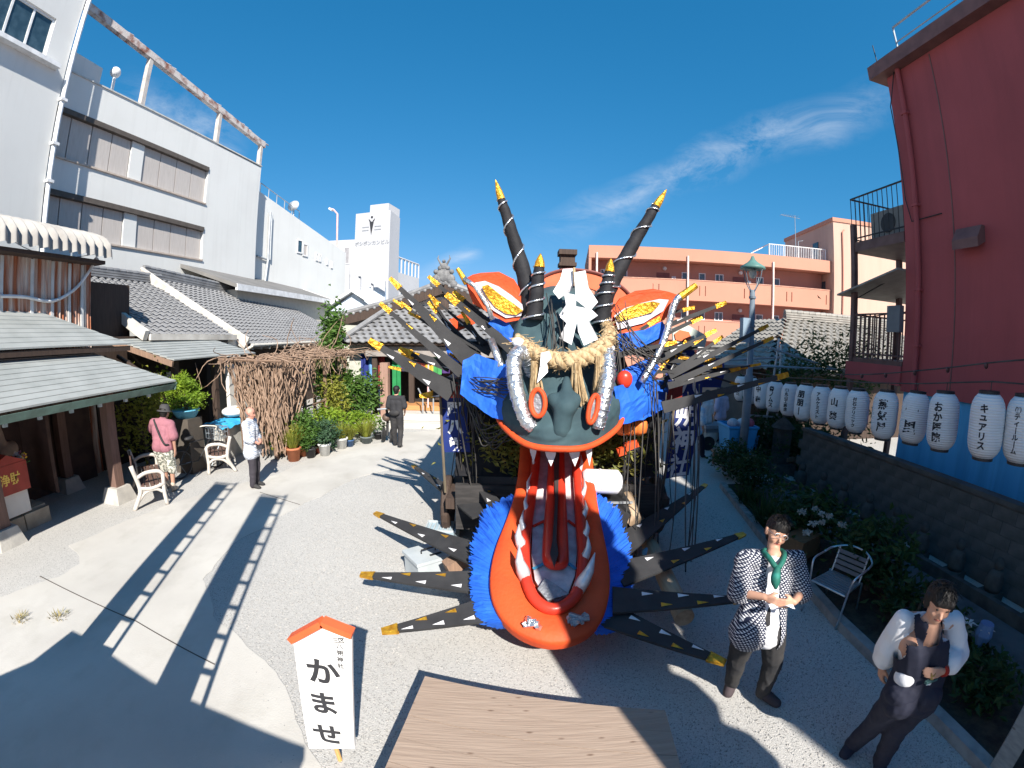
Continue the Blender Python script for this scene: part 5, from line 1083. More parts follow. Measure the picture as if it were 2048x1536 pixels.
# ------------------------------------------------------------------ straw rope, tassels and paper streamers hung on the head
rp_ = thing('straw_rope', 'thick twisted straw rope with hanging straw tassels across the forehead', 'rope', P3((1120, 720, 4.7)))
rc = spline([P3(p) for p in ((1032, 676, 4.95), (1048, 690, 4.85), (1070, 705, 4.76), (1098, 718, 4.68), (1130, 722, 4.64), (1165, 716, 4.66), (1195, 702, 4.74), (1214, 684, 4.85), (1218, 664, 4.95), (1210, 648, 5.0))], 8); k = len(rc)
for st_ in range(3):
    pts = []
    for i in range(k):
        d = (rc[min(i + 1, k - 1)] - rc[max(i - 1, 0)]).normalized(); u = d.cross(V3((0, 1, 0))).normalized(); w_ = d.cross(u); a = i * .55 + st_ * 2.094; taper_ = .55 + .45 * math.sin(math.pi * (i + 3) / (k + 5)); pts.append(rc[i] + (u * math.cos(a) + w_ * math.sin(a)) * .05 * taper_)
    MB().tube(pts, [.058 * (.6 + .4 * math.sin(math.pi * (i + 3) / (k + 5))) for i in range(k)], 8).build('strand', straw, rp_, True)
m = MB(); r = random.Random(77)
for i in range(420):
    q = rc[r.randrange(3, k - 3)]; d = V3((r.uniform(-1, 1), r.uniform(-1, .2), r.uniform(-1, 1))).normalized(); t_ = V3((r.uniform(-1, 1), 0, r.uniform(-.5, .5))); m.tube([q + d * .085, q + d * .10 + t_ * .04, q + d * .115 + t_ * .10], .0035, 3, False)
m.build('loose_straw', straw, rp_, kind='stuff')
for px, y0, y1, Y in ((1070, 722, 815, 4.66), (1152, 725, 806, 4.56), (1198, 712, 800, 4.62)):
    r = random.Random(px); a = AY(px, y0, Y); b = AY(px + 4, y1, Y - .02); m = MB()
    for i in range(110):
        an_ = r.uniform(0, 6.28); rr = r.random() ** .5; o_ = V3((math.cos(an_), math.sin(an_), 0)); m.tube([a + o_ * .045 * rr, a.lerp(b, .3) + o_ * .055 * rr, b + o_ * .115 * rr + V3((0, 0, r.uniform(-.06, .05)))], .005, 4)
    m.tube([a.lerp(b, .22) + V3((0, 0, .012)), a.lerp(b, .22) - V3((0, 0, .012))], .05, 10); m.build('tassel', straw, rp_, kind='stuff')
m = MB()
for px, py in ((1036, 684), (1042, 700), (1218, 697)): m.ball(AY(px, py, 4.8), (.07, .05, .05), 8, 6)
m.build('paper_knots', paper, rp_, kind='stuff')
ps = thing('paper_streamer', 'large white folded paper streamer hanging between the horns', 'paper streamer', P3((1150, 600, 5.0)))
for i, (pp_, Y) in enumerate((([(1126, 538), (1149, 537), (1151, 562), (1140, 584), (1118, 598), (1106, 583), (1120, 560)], 5.02), ([(1148, 545), (1171, 541), (1177, 575), (1196, 604), (1180, 622), (1152, 600)], 5.0), ([(1128, 585), (1152, 590), (1152, 618), (1124, 636), (1118, 630), (1132, 610)], 4.97), ([(1120, 634), (1150, 612), (1154, 642), (1143, 690), (1118, 676), (1133, 646)], 4.93), ([(1150, 612), (1182, 618), (1196, 631), (1178, 643), (1154, 640)], 4.92), ([(1154, 640), (1178, 642), (1197, 678), (1168, 691), (1156, 662)], 4.89))):
    m = MB(); pts = [AY(x, y, Y + .06 * math.sin(x * .09 + i)) for x, y in pp_]; m.prism(pts, (0, .006, 0)); m.build('paper_sheet', paper, ps)
m = MB().tube([P3((1148, 535, 4.98)), P3((1150, 572, 4.98))], .016, 8); m.build('straw_tie', straw, ps)
sp2 = thing('small_paper_streamer', 'narrow white zigzag paper strip dangling from the straw rope', 'paper streamer', P3((1090, 740, 4.6)))
for pp_ in ([(1082, 706), (1098, 702), (1103, 716), (1092, 728), (1080, 734)], [(1080, 732), (1094, 727), (1096, 744), (1080, 760), (1074, 766)]):
    m = MB(); m.prism([AY(x, y, 4.55) for x, y in pp_], (0, .005, 0)); m.build('paper_sheet', paper, sp2)

# ------------------------------------------------------------------ cords
r = random.Random(12)
def cord(pts, rr=.007): MB().tube(spline(pts, 5), rr, 5).build('cord', cordm, dr, True)
for i in range(26):
    x0 = r.uniform(905, 960); y0 = r.uniform(745, 800); x1 = x0 + r.uniform(-30, 60); a = AY(x0, y0, 5.45); e = G(r.uniform(895, 965), r.uniform(960, 1080), .1)
    if i % 3: cord([a, a.lerp(e, .5) + V3((r.uniform(-.1, .1), r.uniform(-.05, .05), r.uniform(-.1, .1))), e], r.uniform(.006, .011))
    else: b = AY(r.uniform(990, 1060), r.uniform(840, 870), 5.0); md = a.lerp(b, .5) - V3((0, 0, r.uniform(.25, .55))); cord([a, a.lerp(md, .6) - V3((0, 0, .12)), md, b], .008)
for i in range(14):
    a = AY(r.uniform(915, 945), r.uniform(745, 775), 5.3); b = AY(r.uniform(1005, 1030), r.uniform(735, 800), 4.75); md = a.lerp(b, .5) + V3((0, -.1, r.uniform(-.08, .06))); cord([a, md, b], .006)
for i in range(16):
    a = AY(r.uniform(1225, 1262), r.uniform(600, 690), 5.1); e = AY(r.uniform(1240, 1345), r.uniform(690, 775), 5.15); cord([a, a.lerp(e, .5) + V3((0, -.06, -.05)), e], .006)
for i in range(22):
    x0 = r.uniform(1240, 1400); a = AY(x0, r.uniform(745, 850), 5.3); e = G(x0 + r.uniform(-25, 10), r.uniform(985, 1150), .15 + r.random() * .3); cord([a, a.lerp(e, .5) + V3((r.uniform(-.08, .08), 0, 0)), e], r.uniform(.006, .010))
for i in range(8):
    a = AY(1222 + i, 640 + i * 4, 5.15); e = AY(1228 + i * 2, 700 + i * 20, 5.0 + .02 * i); cord([a, a.lerp(e, .5) + V3((.05, -.02, 0)), e], .006)
for i in range(9):
    a = AY(r.uniform(1085, 1130), r.uniform(585, 650), 5.1); e = AY(r.uniform(1085, 1130), 712, 4.72); cord([a, a.lerp(e, .5) + V3((0, -.08, 0)), e], .006)
for i in range(7):
    a = AY(1225, 660 + i * 6, 5.12); e = AY(1300 + i * 8, 700 + i * 8, 5.2); cord([a, a.lerp(e, .5) - V3((0, .08, .06)), e], .005)

# ------------------------------------------------------------------ cart behind the head
ct = thing('festival_cart', 'dark wooden festival cart with leafy screens behind the demon head', 'cart', (.9, 7, 0))
MB().bx(-.9, 2.3, 5.7, 9.2, .62, .78).build('deck', darkwood, ct)
m = MB(); m.bx(-.75, 2.15, 5.62, 5.69, .35, 1.02); m.build('front_board', M('charcoal_board', (.03, .028, .028), .8, c2=(.05, .046, .045), stretch=(1, 1, 9)), ct)
for x in (-.7, 2.1):
    for y in (6.6, 9.0): MB().bx(x - .04, x + .04, y - .04, y + .04, .6, 2.85).build('post', blackcloth, ct)
for x in (-.95, 2.3):
    for y in (6.3, 8.5):
        w_ = MB(); w_.lathe([(.001, -.06), (.42, -.06), (.45, -.04), (.45, .04), (.42, .06), (.001, .06)], (x, y, .45), 24, Matrix.Rotation(rad(90), 3, 'Y')); w_.build('wheel', darkwood, ct)
m = MB(); m.bx(-.9, 2.3, 5.72, 5.86, 2.2, 2.42); m.bx(-.95, -.8, 5.7, 9.2, 2.2, 2.42); m.bx(2.2, 2.35, 5.7, 9.2, 2.2, 2.42); m.build('red_rail', M('red_rail', (.26, .03, .02), .5), ct)
m = MB(); m.bx(-.9, 2.3, 5.9, 9.2, 2.85, 2.95); m.build('cart_roof', blackcloth, ct)
bam = leaf_mat('bamboo_leaf', (.10, .13, .03), (.30, .27, .06))
v, f = leaves((.75, 5.95, 1.6), (1.5, .16, .62), 2600, .13, 60, spread=.5, shell=.2, seed=41, aspect=.3); link_mesh('leafy_screen', v, f, bam, ct, fix=False, kind='stuff')
MB().bx(-.8, 2.2, 6.05, 6.12, 1.0, 2.2).build('screen_backing', blackcloth, ct)
for k in range(3): MB().lathe([(.05, -.11), (.1, -.07), (.11, 0), (.1, .07), (.05, .11)], AY(1245 + k * 17, 853, 5.5), 12).build('paper_lamp', M('orange_paper', (.8, .2, .04), .6), ct, True)
for x0_, y0_, x1_, y1_ in ((1250, 895, 1275, 885), (1235, 905, 1250, 900)): MB().beam(AY(x0_, y0_, 5.55), AY(x1_, y1_, 5.55), .08, .1).build('orange_trim', orange, ct)
# white roll and black crate on the cart front
wr_ = thing('white_roll', 'white rounded bundle lying on the black crate behind the jaw', 'bundle', AY(1215, 985, 5.35))
a = AY(1172, 962, 5.3); b = AY(1243, 964, 5.3); MB().tube([a + V3((-.05, 0, 0)), a, b - V3((.06, 0, 0)), b], [.12, .16, .16, .09], 16).build('roll', paper, wr_, True)
MB().tube([a + V3((.17, 0, 0)), a + V3((.19, 0, 0))], .164, 16).build('roll_tie', whiteframe, wr_, True)
cr = thing('black_crate', 'black plastic crate under the white bundle behind the jaw', 'crate', AY(1215, 1010, 5.4)); c = AY(1210, 995, 5.42)
MB().box(c + V3((0, .05, -.08)), (.62, .45, .14)).build('tray', blackmetal, cr)
for dz in (0, -.07): MB().box(c + V3((0, -.19, dz)), (.66, .03, .025)).build('rim', greypipe, cr)
# hanging signs/banners
navy = M('navy_banner', (.012, .03, .17), .75, c2=(.01, .024, .13), scale=5, bump=.2, bscale=8)
def banner(name, label, top, bot, Y, w, chars, mat=navy, size=.3, lean=0, grp=None):
    t = AY(*top, Y); b = AY(*bot, Y); o = thing(name, label, 'banner', b, grp); d = b - t; u = V3((1, lean, 0)).normalized()
    F_ = lambda a, s: t + d * s + u * (a * w) + V3((0, .035 * math.sin(s * 7 + a * 2), 0))
    m = MB(); m.grid(lambda a, s: F_(a - .5, s), 8, 24); m.build('cloth', mat, o, True)
    L_ = d.length
    for k, chs in enumerate(chars): text('character', chs, size, lambda x, y, k=k: F_(x / w, (.5 + k) / len(chars) - y / L_) + V3((0, -.008, 0)), whitepaint, o, .012)
    a = F_(-.5, 0) + V3((0, .02, .1)); bb = F_(-.5, 1); MB().tube([a, V3((bb.x, bb.y, bb.z - .6))], .02, 6).build('pole', M('bamboo_pole', (.16, .13, .09), .6), o)
    return o
banner('navy_banner', 'blue banner with white characters hanging left of the head', (905, 765), (915, 905), 5.9, .36, ['三', '区', '八', '朔'], size=.2)
banner('navy_banner', 'wide navy banner with big white brush characters right of the cart', (1384, 745), (1352, 955), 6.2, .52, ['八', '朔', '神', '社'], size=.42, lean=.25)
banner('navy_banner', 'short navy banner behind the right-hand spikes', (1362, 698), (1352, 780), 6.6, .5, ['奉', '納'], size=.25)
banner('navy_banner', 'small navy banner beneath the long gold tipped spikes', (1420, 716), (1412, 775), 7.2, .62, ['祭'], size=.3)
wf = thing('painted_fan_sign', 'pale green pointed fan board with orange sun behind the right spikes', 'sign', AY(1375, 690, 6.3))
m = MB(); m.prism([AY(x, y, 6.2) for x, y in ((1345, 656), (1372, 648), (1415, 672), (1408, 700), (1380, 700), (1346, 684))], (0, .03, 0)); m.build('board', M('pale_green', (.55, .62, .55), .7), wf)
m = MB(); m.prism([AY(x, y, 6.18) for x, y in ((1349, 668), (1360, 660), (1378, 664), (1383, 676), (1372, 684), (1352, 680))], (0, .012, 0)); m.build('sun_disc', M('orange_print', (.75, .17, .07), .6), wf)
ob = thing('orange_shade', 'orange painted board with dark ornament behind the left ear', 'sign', AY(930, 645, 6.2)); m = MB(); m.prism([AY(x, y, 6.2) for x, y in ((898, 640), (935, 622), (962, 640), (935, 655), (915, 662))], (0, .04, 0)); m.build('board', orange, ob); MB().box(AY(928, 645, 6.15), (.14, .05, .12)).build('ornament', darkwood, ob)
# ------------------------------------------------------------------ platform, sign, boxes, log
pf = thing('wooden_platform', 'low pale plank platform in the foreground before the demon head', 'platform', (0, 2.2, 0)); ph = .42
pc = [G(850, 1352, ph), G(1330, 1420, ph)]; nl = (G(770, 1536, ph) - pc[0]).normalized(); nr_ = (G(1362, 1536, ph) - pc[1]).normalized()
bl, br_ = pc[0] + nl * 1.9, pc[1] + nr_ * 1.9
planewood = wood_mat('plank_wood', (.36, .275, .215), (.295, .22, .17), 0)
n = 9
for k in range(n):
    a, b, c, d = pc[0].lerp(bl, k / n), pc[1].lerp(br_, k / n), pc[1].lerp(br_, (k + .985) / n), pc[0].lerp(bl, (k + .985) / n); dz = random.uniform(-.002, .002)
    m = MB().prism([p + V3((0, 0, dz)) for p in (a, b, c, d)], (0, 0, -.03)); m.build('plank', planewood, pf)
for a, b in ((pc[0], pc[1]), (pc[0], bl), (pc[1], br_)):
    i_ = (pc[0] + br_) / 2; a2, b2 = a.lerp(i_, .03), b.lerp(i_, .03); m = MB().beam(a2 - V3((0, 0, .09)), b2 - V3((0, 0, .09)), .035, .11); m.build('edge_board', planewood, pf)
for p in (pc[0], pc[1], bl, br_): q = p.lerp((pc[0] + br_) / 2, .08); MB().bx(q.x - .04, q.x + .04, q.y - .04, q.y + .04, 0, ph - .035).build('leg', planewood, pf)
sg = thing('wooden_name_sign', 'white name board with orange gable cap and black brush letters on pole', 'sign', AY(670, 1530, 1.98)); SY = 2.05
signwhite = M('sign_white', (.80, .80, .79), .7, c2=(.76, .76, .75))
SP = [AY(x, y, SY) for x, y in ((645, 1244), (703, 1272), (709, 1497), (618, 1497), (587, 1282))]
MB().prism(SP, (0, .03, 0)).build('board', signwhite, sg)
for a, b in (((645, 1243), (583, 1277)), ((645, 1243), (706, 1267))):
    A = AY(*a, SY - .01); B = AY(*b, SY - .01); MB().beam(A, B, .07, .042, V3((0, 0, 1))).build('gable_cap', M('cap_orange', (.80, .13, .045), .5), sg)
sx_, sz1 = (SP[0].x, SP[0].z); inkm = M('brush_ink', (.035, .035, .04), .8)
def on_sign(px, py): 
    c = AY(px, py, SY - .004); return lambda x, y: V3((c.x + x, SY - .004, c.z + y))
for ch, px, py, s_ in (('か', 647, 1344, .235), ('ま', 648, 1407, .225), ('せ', 654, 1468, .225)): text('large_letter', ch, s_, on_sign(px, py), inkm, sg, .007)
for ch, px, py in (('三', 671, 1281), ('区', 683, 1281), ('八', 679, 1293), ('朔', 680, 1306), ('神', 680, 1319), ('社', 681, 1332)): text('small_letter', ch, .044, on_sign(px, py), inkm, sg, .0012)
a = AY(664, 1470, SY + .045); MB().tube([a, V3((a.x + .01, a.y, 0))], .018, 8).build('pole', M('yellow_wood', (.55, .33, .12), .5), sg)
MB().tube([AY(700, 1262, SY + .04), AY(704, 1300, SY + .04), AY(707, 1420, SY + .04)], .006, 5).build('hanging_cord', cordm, sg)
lg = thing('wooden_log', 'thick debarked log sticking out below the right-hand spikes', 'log', G(1340, 1240))
logm = wood_mat('log_wood', (.50, .37, .25), (.36, .26, .17), 1); a = G(1275, 1040, .5); b = G(1369, 1236, .30); MB().tube([a, a.lerp(b, .5) + V3((0, 0, .01)), b], [.10, .105, .108], 18).build('trunk', logm, lg, True)
d = (b - a).normalized(); MB().tube([b, b + d * .004], .104, 18).build('cut_end', M('end_grain', (.42, .30, .2), .8, c2=(.28, .19, .12), scale=12), lg)
lg2 = thing('wooden_log', 'second log end showing beside the white bundle', 'log', G(1268, 1042)); a = AY(1268, 1040, 5.0); MB().tube([a, a + V3((.1, 1.0, .1))], .095, 16).build('trunk', logm, lg2, True); MB().tube([a, a - V3((0, .004, 0))], .09, 16).build('cut_end', M('end_grain', (.42, .30, .2), .8), lg2)
wbm = tag(MB().beam(AY(935, 1112, 4.7), AY(893, 1138, 4.55), .16, .16).build('wooden_beam', oldwood), 'short brown beam end beside the grey box', 'beam')
gb = thing('grey_storage_box', 'light grey plastic storage box with black handle on its lid', 'box', G(862, 1140)); c = G(858, 1128, .14); R = Matrix.Rotation(rad(38), 3, 'Z')
greyplastic = M('grey_plastic', (.46, .50, .52), .5, c2=(.40, .44, .46))
MB().box(c, (.50, .40, .26), R).build('bin', greyplastic, gb); MB().box(c + V3((0, 0, .155)), (.54, .44, .045), R).build('lid', greyplastic, gb)
q = c + V3((0, 0, .20)); m = MB().tube([q + R @ V3((-.1, 0, -.02)), q + R @ V3((-.1, 0, .03)), q + R @ V3((.1, 0, .03)), q + R @ V3((.1, 0, -.02))], .01, 6); m.build('handle', blackmetal, gb)
MB().box(q + R @ V3((.05, -.1, -.018)), (.16, .03, .012), R).build('black_mark', blackmetal, gb); MB().box(q + R @ V3((.17, .0, -.018)), (.08, .08, .008), R).build('label_patch', whiteframe, gb)
mc = thing('clear_crate', 'clear plastic crate with ribbed lid behind the grey box', 'crate', G(885, 1075)); c = G(884, 1066, .1); m = MB().box(c, (.46, .34, .2), Matrix.Rotation(rad(-8), 3, 'Z')); m.build('tub', M('clear_plastic', (.36, .46, .52), .3), mc)
for k in range(6): MB().box(c + V3((-.17 + k * .068, 0, .112)), (.018, .28, .02)).build('rib', greyplastic, mc)
m = MB()
for s_ in (-1, 1): m.box(c + V3((0, s_ * .165, .112)), (.47, .02, .03)); m.box(c + V3((s_ * .225, 0, .112)), (.02, .3, .03))
m.build('rim', greyplastic, mc)
bt = tag(MB().ball(G(1297, 1105, .42), (.09, .07, .07)).build('blue_cloth_bundle', M('pale_blue_cloth', (.22, .5, .75), .8)), 'pale blue cloth bundle tucked above the log', 'cloth')
po2 = thing('leaning_post', 'pale weathered post at the bottom right corner', 'post', G(2030, 1530)); MB().beam(G(1985, 1560, .0), G(2075, 1400, .55), .16, .16).build('shaft', wood_mat('pale_post', (.30, .26, .22), (.2, .17, .15), 1), po2)

# ------------------------------------------------------------------ lanterns along the maroon wall
LH, LR = .70, .20
lanm = M('lantern_paper', (.86, .86, .86), .75, c2=(.83, .83, .84)); t_, ad_, L_, p_ = nodes_of(lanm); co = ad_('ShaderNodeTexCoord'); sx2 = ad_('ShaderNodeSeparateXYZ'); L_.new(co.outputs['Object'], sx2.inputs[0]); mu = ad_('ShaderNodeMath', operation='MULTIPLY'); mu.inputs[1].default_value = 210; L_.new(sx2.outputs[2], mu.inputs[0]); si = ad_('ShaderNodeMath', operation='SINE'); L_.new(mu.outputs[0], si.inputs[0]); bn = ad_('ShaderNodeBump'); bn.inputs['Strength'].default_value = .45; bn.inputs['Distance'].default_value = .01; L_.new(si.outputs[0], bn.inputs['Height']); L_.new(bn.outputs[0], p_.inputs['Normal'])
tr = ad_('ShaderNodeBsdfTranslucent'); tr.inputs[0].default_value = (.8, .8, .82, 1); ms = ad_('ShaderNodeMixShader'); ms.inputs[0].default_value = .08; o_ = [x for x in t_.nodes if x.type == 'OUTPUT_MATERIAL'][0]; L_.new(p_.outputs[0], ms.inputs[1]); L_.new(tr.outputs[0], ms.inputs[2]); L_.new(ms.outputs[0], o_.inputs[0])
def lprof(): 
    o = []
    for k in range(15):
        t = k / 14; z = -LH / 2 + LH * t; e = abs(2 * t - 1); o.append((LR * (1 - .42 * e ** 5), z))
    return o
def lrad(z): e = min(1, abs(z) / (LH / 2)); return LR * (1 - .42 * e ** 5)
lbody = None
def lantern(c, chars, label, grp, wide=.15):
    cd_ = V3((-c[0], -c[1], 0)).normalized(); tn = (cd_ * .55 + V3((-1, 0, 0)) * .45).normalized(); ta = math.atan2(tn.y, tn.x) - math.pi
    global lbody
    o = thing('paper_lantern', label, 'lantern', (0, 0, 0), grp)
    if lbody is None:
        b = MB().lathe(lprof(), (0, 0, 0), 28).build('shade', lanm, o, True); t = MB(); t.tube([(0, 0, LH / 2 - .005), (0, 0, LH / 2 + .03)], LR * .6, 20); t = t.build('top_ring', blackmetal, o); u = MB().tube([(0, 0, -LH / 2 - .03), (0, 0, -LH / 2 + .005)], LR * .6, 20).build('bottom_ring', blackmetal, o); lbody = (b.data, t.data, u.data)
    else:
        for nm, me in zip(('shade', 'top_ring', 'bottom_ring'), lbody): link_obj(nm, me, o)
    if chars:
        n = len(chars); pitch = min(.50 / n, .24); size = min(pitch * 1.0, wide)
        for k, ch in enumerate(chars):
            z0 = (n - 1) / 2 * pitch - k * pitch
            text('character', ch, size, lambda x, y, z0=z0: (lambda z, a: V3((-(lrad(z) + .004) * math.cos(a), -(lrad(z) + .004) * math.sin(a), z)))(z0 + y, x / LR + ta), inkm, o, size * .035)
    o.location = c; o.rotation_euler = (random.uniform(-.05, .05), random.uniform(-.05, .05), random.uniform(-.12, .12)); return o
lan = [((2046, 788), (2040, 930), ['㈱', 'テ', 'ィ', '丨', 'ル', '丨', 'ム'], 'nearest, cut by the right edge'), ((1975, 782), (1968, 920), list('キュアリス'), 'five tall katakana, second nearest'), ((1888, 782), (1882, 902), list('おか医院'), 'four brush characters, third from right edge'), ((1830, 782), (1826, 889), list('一里'), 'two very bold characters, fourth from right edge'), ((1771, 780), (1767, 880), list('蒸気屋'), 'three characters, fifth from right edge'), ((1716, 777), (1712, 867), list('付石クリニック'), 'thin seven-letter column, sixth from right edge'), ((1679, 773), (1675, 858), list('山葵'), 'two spaced characters, seventh from right edge'), ((1643, 770), (1640, 849), list('アルケミスト'), 'six bold katakana, eighth from right edge'), ((1610, 767), (1607, 842), list('朋朋丨'), 'bold column, ninth from the right edge'), ((1580, 765), (1577, 833), list('㈱丸山工務店'), 'thin six-character column, tenth from right'), ((1551, 761), (1548, 825), list('青ノムス'), 'faint purple column, eleventh from right'), ((1526, 757), (1523, 818), list('中森'), 'two spaced characters, twelfth from right'), ((1503, 753), (1500, 809), list('二'), 'right beside the lamp post'), ((1484, 750), (1481, 803), list('ニミ'), 'behind the lamp post'), ((1468, 748), (1465, 796), list('三'), 'first left of the lamp post'), ((1454, 746), (1451, 790), list('小'), 'second left of the lamp post'), ((1442, 745), (1440, 785), list('中'), 'third left of the lamp post'), ((1431, 745), (1429, 781), list('口'), 'fourth left of the lamp post'), ((1421, 746), (1419, 778), list('川'), 'fifth left of the lamp post, farthest')]
tops = []
for k, (t, b, chs, lab) in enumerate(lan):
    a, c = ray(*t), ray(*b); ang_ = a.angle(c); D = (LH + .05) / ang_; cpt = C0 + (a + c).normalized() * D; lantern(cpt, chs, f'white paper lantern in the row, {lab}', 'white lanterns strung along the wall', .2 if k == 3 else .15); tops.append(cpt + V3((0, 0, LH / 2 + .03)))
ls = thing('lantern_string', 'black cord with small bulbs running above the lantern row', 'cord', tops[0])
MB().tube([p + V3((0, 0, .1)) for p in tops], .01, 5).build('cord', cordm, ls)
for p in tops: MB().tube([p, p + V3((0, 0, .11))], .006, 5).build('hook', cordm, ls)
wirepts = [tops[0] + V3((.6, -.6, .45)), tops[1] + V3((.5, 0, .35)), tops[3] + V3((.4, 0, .32)), tops[5] + V3((.4, 0, .25)), tops[7] + V3((.3, 0, .2))]; w2 = spline(wirepts, 6)
MB().tube(w2, .011, 5).build('cord', cordm, ls)
for i in range(2, len(w2), 3): m = MB().ball(w2[i] - V3((0, 0, .03)), (.03, .03, .045), 8, 6); m.build('bulb', M('dark_bulb', (.08, .03, .03), .3), ls)

# lamp post
lp = thing('lamp_post', 'blue-grey lamp post with green shade standing among the lanterns', 'lamp post', (5.40, 9.1, 0)); X_, Y_ = 5.40, 9.1
polem = M('lamp_paint', (.16, .20, .24), .5, c2=(.13, .165, .2)); g_m = M('verdigris', (.10, .22, .20), .5)
MB().tube([(X_, Y_, 0), (X_, Y_, 2.3), (X_, Y_, 2.32), (X_, Y_, 4.25)], [.10, .10, .075, .06], 14).build('pole', polem, lp, True)
for z in (3.4, 4.05, 1.0): MB().tube([(X_, Y_, z), (X_, Y_, z + .05)], .085, 14).build('band', polem, lp)
MB().lathe([(.30, 0), (.28, .06), (.12, .16), (.06, .22), (.03, .3)], (X_, Y_, 4.72), 18).build('shade', g_m, lp, True)
for a in range(4): u = V3((math.cos(a * 1.571 + .4), math.sin(a * 1.571 + .4), 0)); MB().tube(spline([V3((X_, Y_, 4.2)) + u * .05, V3((X_, Y_, 4.45)) + u * .2, V3((X_, Y_, 4.74)) + u * .27], 4), .012, 5).build('arm', polem, lp)
MB().ball((X_, Y_, 4.62), (.09, .09, .12), 10, 8).build('bulb', M('lamp_glass', (.6, .6, .55), .2), lp, True)
MB().bx(X_ - .28, X_ - .09, Y_ - .1, Y_ + .06, 3.05, 3.6).build('control_box', M('box_blue', (.22, .30, .38), .5), lp)

# ------------------------------------------------------------------ right side bits
tb = thing('blue_tub', 'big blue plastic tub on a low trestle beside the lamp post', 'tub', G(1465, 925)); c = AY(1470, 905, 9.6)
tubm = M('tub_blue', (.06, .34, .66), .45, c2=(.05, .3, .6))
m = MB(); m.lathe([(.42, 0), (.52, .62), (.56, .66), (.56, .70), (.48, .70), (.40, .04), (.001, .04)], (c.x, c.y, .38), 4, Matrix.Rotation(rad(40), 3, 'Z')); m.build('tub', tubm, tb)
m = MB(); m.bx(c.x - .5, c.x + .5, c.y - .35, c.y + .35, .32, .37); m.build('trestle_top', oldwood, tb)
for s_ in (-1, 1):
    for s2_ in (-1, 1): MB().bx(c.x + s_ * .42 - .03, c.x + s_ * .42 + .03, c.y + s2_ * .3 - .03, c.y + s2_ * .3 + .03, 0, .32).build('trestle_leg', oldwood, tb)
for k, (dx, cc) in enumerate(((-.2, (.5, .5, .55)), (.05, (.75, .75, .78)), (.25, (.4, .1, .15)))): tag(MB().ball((c.x + dx, c.y - .1, 1.12), (.14, .14, .12)).build('plastic_bag', M(f'bag_{k}', cc, .5)), ['grey', 'white', 'dark red'][k] + ' plastic bag heaped in the blue tub', 'bag')
t2 = thing('blue_bucket', 'small blue bucket to the right of the lamp post', 'bucket', AY(1497, 900, 9.9)); c2_ = AY(1500, 895, 9.9); MB().lathe([(.16, 0), (.2, .5), (.22, .52), (.2, .53), (.15, .03), (.001, .03)], (c2_.x, c2_.y, .2), 16).build('bucket', tubm, t2); MB().bx(c2_.x - .2, c2_.x + .2, c2_.y - .2, c2_.y + .2, 0, .2).build('stand', oldwood, t2)
hc = thing('hand_cart', 'loaded hand cart with white sack behind the walking person', 'cart', AY(1425, 880, 12.2)); c3 = G(1428, 895)
MB().box(c3 + V3((.1, 0, .55)), (1.1, .6, .08)).build('bed', M('cart_grey', (.2, .22, .25), .6), hc); MB().ball(c3 + V3((-.25, -.1, .38)), (.28, .22, .3)).build('sack', M('sack_white', (.5, .5, .46), .8), hc, True); MB().box(c3 + V3((.1, 0, .66)), (1.15, .64, .1)).build('tarp', M('tarp_grey', (.3, .32, .36), .6), hc)
for dx in (-.35, .35): MB().tube([c3 + V3((dx, -.32, .2)), c3 + V3((dx, -.27, .2))], .2, 18).build('wheel', blackmetal, hc)
# pallets against the wall end
pl = thing('wooden_pallet', 'wooden pallet lying at the far end of the block wall', 'pallet', G(1590, 930)); c = G(1585, 935)
for k in range(5): MB().box(c + V3((-.35 + k * .3, .1 * k, .42)), (.1, .9, .03), Matrix.Rotation(.5, 3, 'Z')).build('slat', oldwood, pl)
for k in range(3): MB().box(c + V3((.1 - k * .1, -.3 + k * .35, .35)), (1.4, .08, .1), Matrix.Rotation(.25, 3, 'Z')).build('bearer', oldwood, pl)
for k in range(4): MB().box(c + V3((-.4 + k * .33, .1, .15)), (.08, .08, .3)).build('leg', oldwood, pl)
ms_ = thing('tall_stone_lantern', 'dark stone monument at the far end of the garden', 'monument', AY(1555, 930, 8.9)); c = G(1555, 945)
MB().bx(c.x - .3, c.x + .3, c.y - .3, c.y + .3, 0, .25).build('base', stone, ms_); MB().bx(c.x - .16, c.x + .16, c.y - .16, c.y + .16, .25, 1.1).build('shaft', stone, ms_); MB().lathe([(.3, 0), (.12, .18), (.001, .25)], (c.x, c.y, 1.11), 8).build('cap', stone, ms_)
wbx = tag(MB().box(G(1590, 1090, .3) + V3((.1, 0, 0)), (.5, .34, .3), Matrix.Rotation(.4, 3, 'Z')).build('wooden_box', wood_mat('box_wood', (.22, .12, .06), (.16, .09, .045), 0)), 'brown wooden box in the bed behind the man', 'box')

# aluminium chair
al = M('aluminium', (.62, .66, .70), .28, .9, c2=(.5, .54, .58)); slat_m = M('chair_slat', (.28, .30, .33), .4, .6)
chr_ = thing('aluminium_chair', 'aluminium slatted garden chair with round arm loop by the kerb', 'chair', (0, 0, 0))
